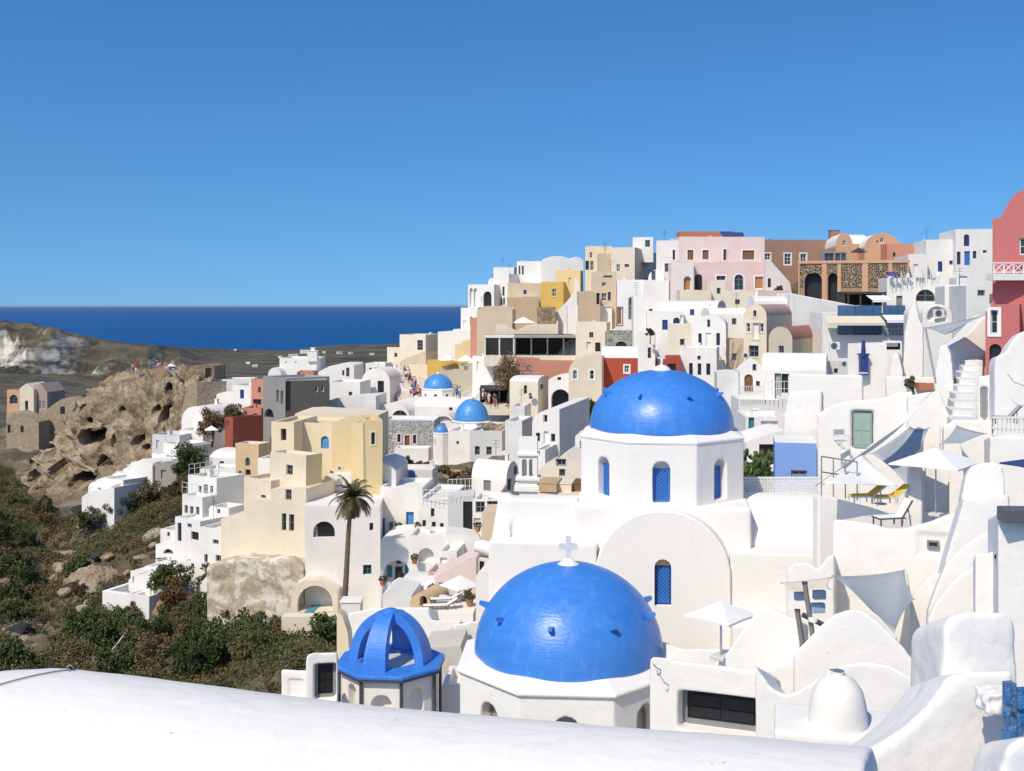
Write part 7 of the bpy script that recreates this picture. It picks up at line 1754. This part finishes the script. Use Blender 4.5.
# curling cable lying on the foreground roof, and its hook
def roof_pt(lx, ly, up=.0):
    zt = float(np.interp(lx, xs, crown)); z = zt-rise+rise*math.sqrt(max(0, 1-(ly/hwid)**2))+up
    c_, s_ = math.cos(yw), math.sin(yw)
    return (Lp.x+lx*c_-ly*s_, Lp.y+lx*s_+ly*c_, -6+z)
tag(MB().tube([roof_pt(.62-.75*f+.10*math.sin(4*f), .45-1.5*f, .012) for f in np.linspace(0, 1, 16)], .006, 6).build('cable', 'frame_grey', None, smooth=True), 'thin grey cable trailing over the left end of the foreground barrel roof', 'cable')
tag(MB().tube([roof_pt(.62, .45, -.02), roof_pt(.61, .44, .03), roof_pt(.585, .43, .05), roof_pt(.56, .42, .035), roof_pt(.575, .41, .012), roof_pt(.61, .41, .015)], .004, 6).build('wire_hook', 'metal', None, smooth=True), 'small bent wire hook at the top of the foreground barrel roof', 'hook')
# pots, little tables
V('L6')
for i, (u, v, Y) in enumerate([(150, 590, 92), (62, 605, 92), (330, 612, 86), (345, 660, 80), (300, 655, 79), (470, 650, 74.8), (480, 700, 72.5), (215, 500, 92.2), (520, 345, 94), (140, 345, 102.5), (230, 345, 99.5)]):
    pot('terracotta pot with a green plant on the terraces of the lower hollow', u, v, Y, .34, 'leaf_green', 80+i)
for o in list(COL.objects):
    if o.name.startswith('flower_pot'): o['group'] = 'potted plants in the lower hollow'
def table(label, u, v, Y, top='metal_white'):
    p = at(u, v, Y); t = thing('table', label, 'table', tuple(p), 0, 'small terrace tables'); MB().lathe([(.02, .70), (.40, .70), (.40, .735), (.02, .735)], 18).build('tabletop', top, t); MB().tube([(0, 0, 0), (0, 0, .70)], .03, 8).build('leg', 'metal', t); MB().lathe([(.22, 0), (.22, .02), (.04, .05)], 16).build('foot', 'metal', t)
table('small round white table under the white parasol by the pink house', 455, 672, 74); table('small round table beside the teal door arch', 195, 600, 91)
V('F'); table('small round white table next to the yellow loungers', 345, 188, 38.6)
# stovepipe vents / small chimneys on mid houses
def stack(label, u, v0, v1, Y, r, mat='white', cap=True):
    p = at(u, v1, Y); h = at(u, v0, Y).z-p.z; t = thing('chimney', label, 'chimney', (p.x, Y, p.z-.5)); mb = MB(); mb.box(-r, r, -r, r, 0, h+.5); mb.build('stack', mat, t, bevel=.03)
    mb = MB(); mb.box(-r-.08, r+.08, -r-.08, r+.08, h+.499, h+.62); mb.build('cap', mat, t, bevel=.03)
V('B'); stack('slim brown chimney at the right end of the brown skyline house', 903, 97, 142, 171, .7, 'brown')
V('L3'); stack('white bell turret of the ridge church behind the grey building', 525, 52, 86, 196, .85)
V('L3'); stack('tiny spire block on the ridge church turret', 526, 38, 52, 196.2, .35)
V('L4'); stack('round white chimney stub right of the pool cave', 745, 575, 630, 90, .8)
V('E'); stack('square white chimney with a navy shade box', 197, 160, 215, 71.3, .24, 'paint_navy')
# pools
V('L4')
p = at(540, 632, 95); q = at(622, 614, 101); t = thing('pool', 'small turquoise pool in the mouth of the arched cave', 'pool', (p.x, p.y, p.z)); mb = MB(); mb.add([(0, 0, 0), (q.x-p.x, 0, 0), (q.x-p.x+.8, 6, 0), (.6, 6, 0)], [(0, 1, 2, 3)]); mb.build('water', 'pool', t)
mb = MB(); mb.box(-1.5, q.x-p.x+4.5, -1.2, -.02, -1.5, .12); mb.build('coping', 'cream_pale', t)
V('L2')
for i, (u0, u1, v0, v1, Y, lb) in enumerate([(388, 480, 372, 440, 106, 'white pool terrace with a slate blue pool, lowest on the left flank'), (480, 545, 312, 400, 108, 'white terrace with a dark plunge pool above the lowest pool terrace')]):
    a = at(u0-30, v1-25, Y); w = msz(u1-u0+50, Y); z = a.z
    t = thing('pool_terrace', lb, 'pool terrace', tuple(a), R(-24)); GROUND_M2 = 0
    mb = MB(); ring(mb, [(0, 0), (w, 0), (w, 7.5), (0, 7.5)], [(.5, .5), (w-.5, .5), (w-.5, 7), (.5, 7)], lambda x, y, d: (x, y, d), -4, .75); mb.build('wall', 'white', t, bevel=.05)
    mb = MB(); mb.box(.45, w-.45, .45, 7.05, -3, .15); mb.build('deck', 'white_worn', t)
    mb = MB(); mb.box(.9, w*.62, .9, 5.2, .12, .22); mb.build('water', 'pool_blue', t)
H('white terrace house with a pale blue arched window above the pools', 545, 745, 222, 340, 112, -20, 5, mat='white', group=G_LEFT, rec=.4, ext=5, wins=[('W', 570, 240, 608, 262, 'grey'), ('o', 655, 255, 700, 295)], top=[(545, 226), (600, 222), (690, 226), (745, 240)])
H('white step wall with blue arched niches beside the lowest pool', 460, 540, 318, 420, 107, -28, 3, mat='white', group=G_LEFT, ext=4, top=[(460, 318), (500, 340), (540, 360)], wins=[('N', 466, 335, 480, 365), ('N', 498, 350, 512, 372)])
for i in range(5):
    V('L2'); lounger('dark cushioned lounger on the white terrace below the three windowed storey', 580+i*22, 285-3*i, 112, 30, 'metal_white', 'cloth_dark', 1.7, .6, 'dark loungers on the left terrace')
# telephone / rope down the slope
t = thing('pipe', 'thin white pipe running down the scrub slope', 'pipe', tuple(at(470, 495, 101))); mb = MB(); mb.tube([(0, 0, 0), tuple(at(410, 575, 96)-at(470, 495, 101)), tuple(at(352, 645, 92)-at(470, 495, 101))], .07, 6); mb.build('pipe', 'metal_white', t)
# ------------------------------------------------------------------ people (small, at a distance)
def body_mesh(pose):
    bm = bmesh.new(); sk = bm.verts.layers.skin.verify()
    J = {}
    def v(n, co, r, par=None):
        x = bm.verts.new(co); x[sk].radius = (r, r); J[n] = x
        if par: bm.edges.new((J[par], x))
    sw = .16 if pose else 0.03
    v('pelvis', (0, 0, .95), .15); v('waist', (0, 0, 1.12), .13, 'pelvis'); v('chest', (0, 0, 1.33), .16, 'waist'); v('neck', (0, 0, 1.49), .06, 'chest'); v('head', (0, -.02, 1.60), .095, 'neck'); v('crown', (0, -.01, 1.70), .08, 'head')
    for s, n in ((-1, 'l'), (1, 'r')):
        v('hip'+n, (.1*s, 0, .88), .10, 'pelvis'); v('knee'+n, (.11*s, -.02-sw*s*.6, .50), .065, 'hip'+n); v('ankle'+n, (.11*s, .03-sw*s, .09), .045, 'knee'+n); v('toe'+n, (.12*s, -.11-sw*s, .03), .035, 'ankle'+n)
        v('sh'+n, (.19*s, 0, 1.41), .065, 'chest'); v('elb'+n, (.25*s, .03+sw*s*.6, 1.13), .045, 'sh'+n); v('wr'+n, (.25*s, -.09+sw*s, .90), .035, 'elb'+n)
    me = bpy.data.meshes.new('body'); bm.to_mesh(me); bm.free()
    me.skin_vertices[0].data[0].use_root = True
    return me
def figure(pose):
    o = link(bpy.data.objects.new('person', body_mesh(pose))); sk_ = o.modifiers.new('skin', 'SKIN'); sk_.use_smooth_shade = True
    sb = o.modifiers.new('sub', 'SUBSURF'); sb.levels = 1; sb.render_levels = 1
    dg = bpy.context.evaluated_depsgraph_get(); me = bpy.data.meshes.new_from_object(o.evaluated_get(dg)); bpy.data.objects.remove(o)
    me.materials.clear(); me.materials.append(M['skin'])
    me.name = 'body'
    return me
bodies = [figure(0), figure(1)]
def cloth_meshes():
    mb = MB(); mb.lathe([(.165, .98), (.17, 1.1), (.20, 1.3), (.225, 1.40), (.12, 1.47)], 12); sh = mb
    return sh
def person(label, u, v, Y, yaw, shirt, trouser, k, hair='hair', group='people in the stair street'):
    p = at(u, v, Y)
    o = link(bpy.data.objects.new('person', bodies[k % 2])); o.location = tuple(p); o.rotation_euler = (0, 0, R(yaw)); tag(o, label, 'person', group)
    mb = MB(); mb.lathe([(.17, .93), (.165, 1.1), (.205, 1.3), (.215, 1.40), (.10, 1.475)], 12)
    for s in (-1, 1): mb.tube([(.17*s, 0, 1.41), (.265*s, .02, 1.18)], [.085, .075], 8)
    mb.build('shirt', shirt, o, smooth='auto')
    mb = MB(); mb.lathe([(.18, .98), (.19, .86), (.17, .80)], 12)
    for s in (-1, 1): mb.tube([(.10*s, 0, .9), (.115*s, -.02-(.1*s if k % 2 else 0), .48)], [.12, .09], 8)
    mb.build('shorts', trouser, o, smooth='auto')
    mb = MB(); mb.lathe([(.105, 1.62), (.115, 1.68), (.09, 1.76), (.02, 1.785)], 10, c=(0, .015, 0)); mb.build('hair', hair, o, smooth=True)
cols = ['cloth_white', 'cloth_navy', 'cloth_red', 'cloth_blue', 'cloth_dark', 'cloth_pink', 'cloth_grey', 'cloth_cream']
V('L5'); rp = random.Random(11)
spots = [(195, 212), (212, 232), (226, 248), (240, 290), (252, 322), (232, 318), (262, 340), (206, 196), (222, 300), (246, 262), (268, 318), (186, 190), (240, 332), (258, 296), (228, 270), (214, 214), (250, 345), (274, 345)]
for i, (u, v) in enumerate(spots):
    c1, c2 = cols[i % 8], cols[(i*3+1) % 8]
    nm = lambda c: c.replace('cloth_', '')
    person('tiny person in a %s shirt and %s shorts in the crowded stair street' % (nm(c1), nm(c2)), u, v+4, 182-(v-190)*.06, rp.uniform(0, 360), c1, c2, i)
for k_ in range(9):           # the stair street's own paving steps
    pa = at(190+k_*9, 205+k_*17, 184-k_*1.2); t = thing('street_step', 'worn stone step of the crowded stair street', 'step', (pa.x, pa.y, pa.z-.5), R(-15), 'steps of the stair street')
    mb = MB(); mb.box(-2.5, 4.5, -1.2, 2.5, -2, .5); mb.build('tread', 'paving', t)
V('L1')
for i, (u, v) in enumerate([(610, 262), (618, 270), (645, 285), (655, 290), (668, 292), (680, 292), (690, 290), (512, 278), (525, 280)]):
    c1, c2 = cols[(i*3+2) % 8], cols[(i*5) % 8]
    person('tiny sightseer in a %s top with %s shorts on the ruined hill' % (c1.replace('cloth_', ''), c2.replace('cloth_', '')), u, v+3, 194, rp.uniform(0, 360), c1, c2, i, group='sightseers on the ruined hill')
H('broken brown stone wall on top of the ruined hill', 695, 825, 252, 340, 194, -4, 6, mat='stone_brown', group='ruined mansions', name='ruined_wall', cat='ruin', top=[(695, 262), (720, 258), (760, 258), (765, 252), (826, 254)], wins=[('o', 790, 262, 812, 300)])
H('tall bare plastered wall at the right edge of the ruined hill', 700, 760, 310, 480, 178, -50, 5, mat='stone_tan', group='ruined mansions', name='ruined_wall', cat='ruin', top=[(700, 430), (725, 330), (760, 318)])
V('L5')
for i, (u, v) in enumerate([(625, 340), (640, 345), (668, 350), (676, 352), (610, 318), (470, 312), (484, 316)]):
    c1, c2 = cols[(i*5+2) % 8], cols[(i*3+4) % 8]
    person('tiny guest in a %s shirt and %s shorts at the dark cafe terrace' % (c1.replace('cloth_', ''), c2.replace('cloth_', '')), u, v+4, 149.5, rp.uniform(0, 360), c1, c2, i, group='guests at the cafe terrace')
# rubble on the grey roof
V('L5')
rgr = random.Random(8)
for i in range(16):
    p = at(rgr.uniform(625, 760), rgr.uniform(458, 482), 139); o = link(bpy.data.objects.new('rubble_stone', rmesh[i % 4])); o.location = tuple(p); s_ = rgr.uniform(.3, .65); o.scale = (s_*1.4, s_, s_)
    tag(o, 'grey rubble stone heaped on the pale grey flat roof', 'stone', 'rubble on the grey roof')
lb_ = BVHTree.FromPolygons([tuple(v) for v in (w_.co for w_ in land.data.vertices)], [tuple(p.vertices) for p in land.data.polygons])
for i in range(46):
    u = 415+rgr.random()*62; v = 462+rgr.random()*22; p = at(u, v, 124+rgr.random()*5); zq = hz(p.x, p.y)
    if zq is None: continue
    o = link(bpy.data.objects.new('rubble_stone', rmesh[i % 4])); s_ = rgr.uniform(.18, .5); o.location = (p.x, p.y, zq); o.scale = (s_*1.3, s_, s_); o.rotation_euler = (0, 0, i)
    tag(o, 'rough stone lying on the rubble bank under the pale grey house', 'stone', 'stones of the rubble bank')
# tiny far houses on the headland plain
V('P')
for i, (u, v, w, Y) in enumerate([(304, 352.5, 8, 2150), (235, 349.5, 3, 1900), (351, 353, 4, 2300), (340, 353, 5, 2300), (294, 357, 9, 1500), (255, 366, 5, 1000), (248, 363, 4, 1100), (324, 352, 3, 2250), (280, 357, 4, 1500), (305, 360, 6, 1300), (372, 354, 4, 2300)]):
    p = lb_.ray_cast(Vector((0, 0, 0)), at(u, v+1, Y).normalized())[0] or at(u, v, Y); ww = w/FPX*p.y; hh = ww*.36
    t = thing('farmhouse', ['pale farmhouse far out on the headland plain, %s' % x for x in ('largest by the sea edge', 'lonely at the left', 'right of the ridge church turret', 'second by the sea edge', 'long and low in the middle', 'near the terraced fields', 'small beside the terraced fields', 'faint at the shore', 'small in the middle', 'below the long low one', 'last toward the village')][i], 'farmhouse', (p.x, p.y, p.z-2), R(rp.uniform(-30, 30)), 'far farmhouses')
    mb = MB(); mb.box(-ww/2, ww/2, 0, ww*.6, -1, hh+2); mb.build('wall', 'white_worn', t); mb = MB(); mb.box(-ww/2-.3, ww/2+.3, -.3, ww*.6+.3, hh+2-.002, hh+2.6); mb.build('roof', 'white', t)
# ------------------------------------------------------------------ camera, sun, sky
cam = bpy.data.cameras.new('camera'); co = link(bpy.data.objects.new('camera', cam))
cam.sensor_fit = 'HORIZONTAL'; cam.sensor_width = 36; cam.lens = 36*FPX/1024; cam.shift_y = -(385.5-CV)/1024
cam.clip_start = .1; cam.clip_end = 200000
co.rotation_euler = (R(90), 0, 0); SC.camera = co
sd = Vector((-.37, -.56, .74)).normalized()
elev = math.asin(sd.z)
sun = bpy.data.lights.new('sun', 'SUN'); so = link(bpy.data.objects.new('sun', sun)); so.rotation_euler = sd.to_track_quat('Z', 'Y').to_euler()
sun.energy = 3.1; sun.angle = R(.53); sun.color = (1, .885, .715)
w = bpy.data.worlds.new('World'); SC.world = w; w.use_nodes = True; nt = w.node_tree
bg = nt.nodes['Background']; sky = nt.nodes.new('ShaderNodeTexSky'); sky.sky_type = 'NISHITA'; sky.sun_disc = False
sky.sun_elevation = elev; sky.sun_rotation = math.atan2(sd.x, sd.y); sky.altitude = 100; sky.air_density = 1.0; sky.dust_density = 1.5; sky.ozone_density = 8
tcw = nt.nodes.new('ShaderNodeTexCoord'); mpw = nt.nodes.new('ShaderNodeMapping'); mpw.inputs['Scale'].default_value = (1, 1, 1.0); mpw.inputs['Location'].default_value = (0, 0, .12)
nt.links.new(tcw.outputs['Generated'], mpw.inputs['Vector']); nt.links.new(mpw.outputs[0], sky.inputs[0])
hsw = nt.nodes.new('ShaderNodeHueSaturation'); hsw.inputs['Saturation'].default_value = 1.16
tint = nt.nodes.new('ShaderNodeMix'); tint.data_type = 'RGBA'; tint.blend_type = 'MULTIPLY'; tint.inputs[0].default_value = 1; tint.inputs[7].default_value = (.90, 1.0, .98, 1)
nt.links.new(sky.outputs[0], hsw.inputs['Color']); nt.links.new(hsw.outputs[0], tint.inputs[6]); nt.links.new(tint.outputs[2], bg.inputs[0]); bg.inputs[1].default_value = .122
vs_ = SC.view_settings; vs_.view_transform = 'Standard'; vs_.look = 'None'; vs_.exposure = .33; vs_.gamma = 1
SC.cycles.use_denoising = True
SC.cycles.max_bounces = 6; SC.cycles.diffuse_bounces = 4; SC.cycles.glossy_bounces = 2; SC.cycles.transmission_bounces = 2
SC.cycles.use_adaptive_sampling = True; SC.cycles.adaptive_threshold = .02
for o in list(COL.objects):
    for k in ('_W', '_D', '_h'):
        if k in o: del o[k]
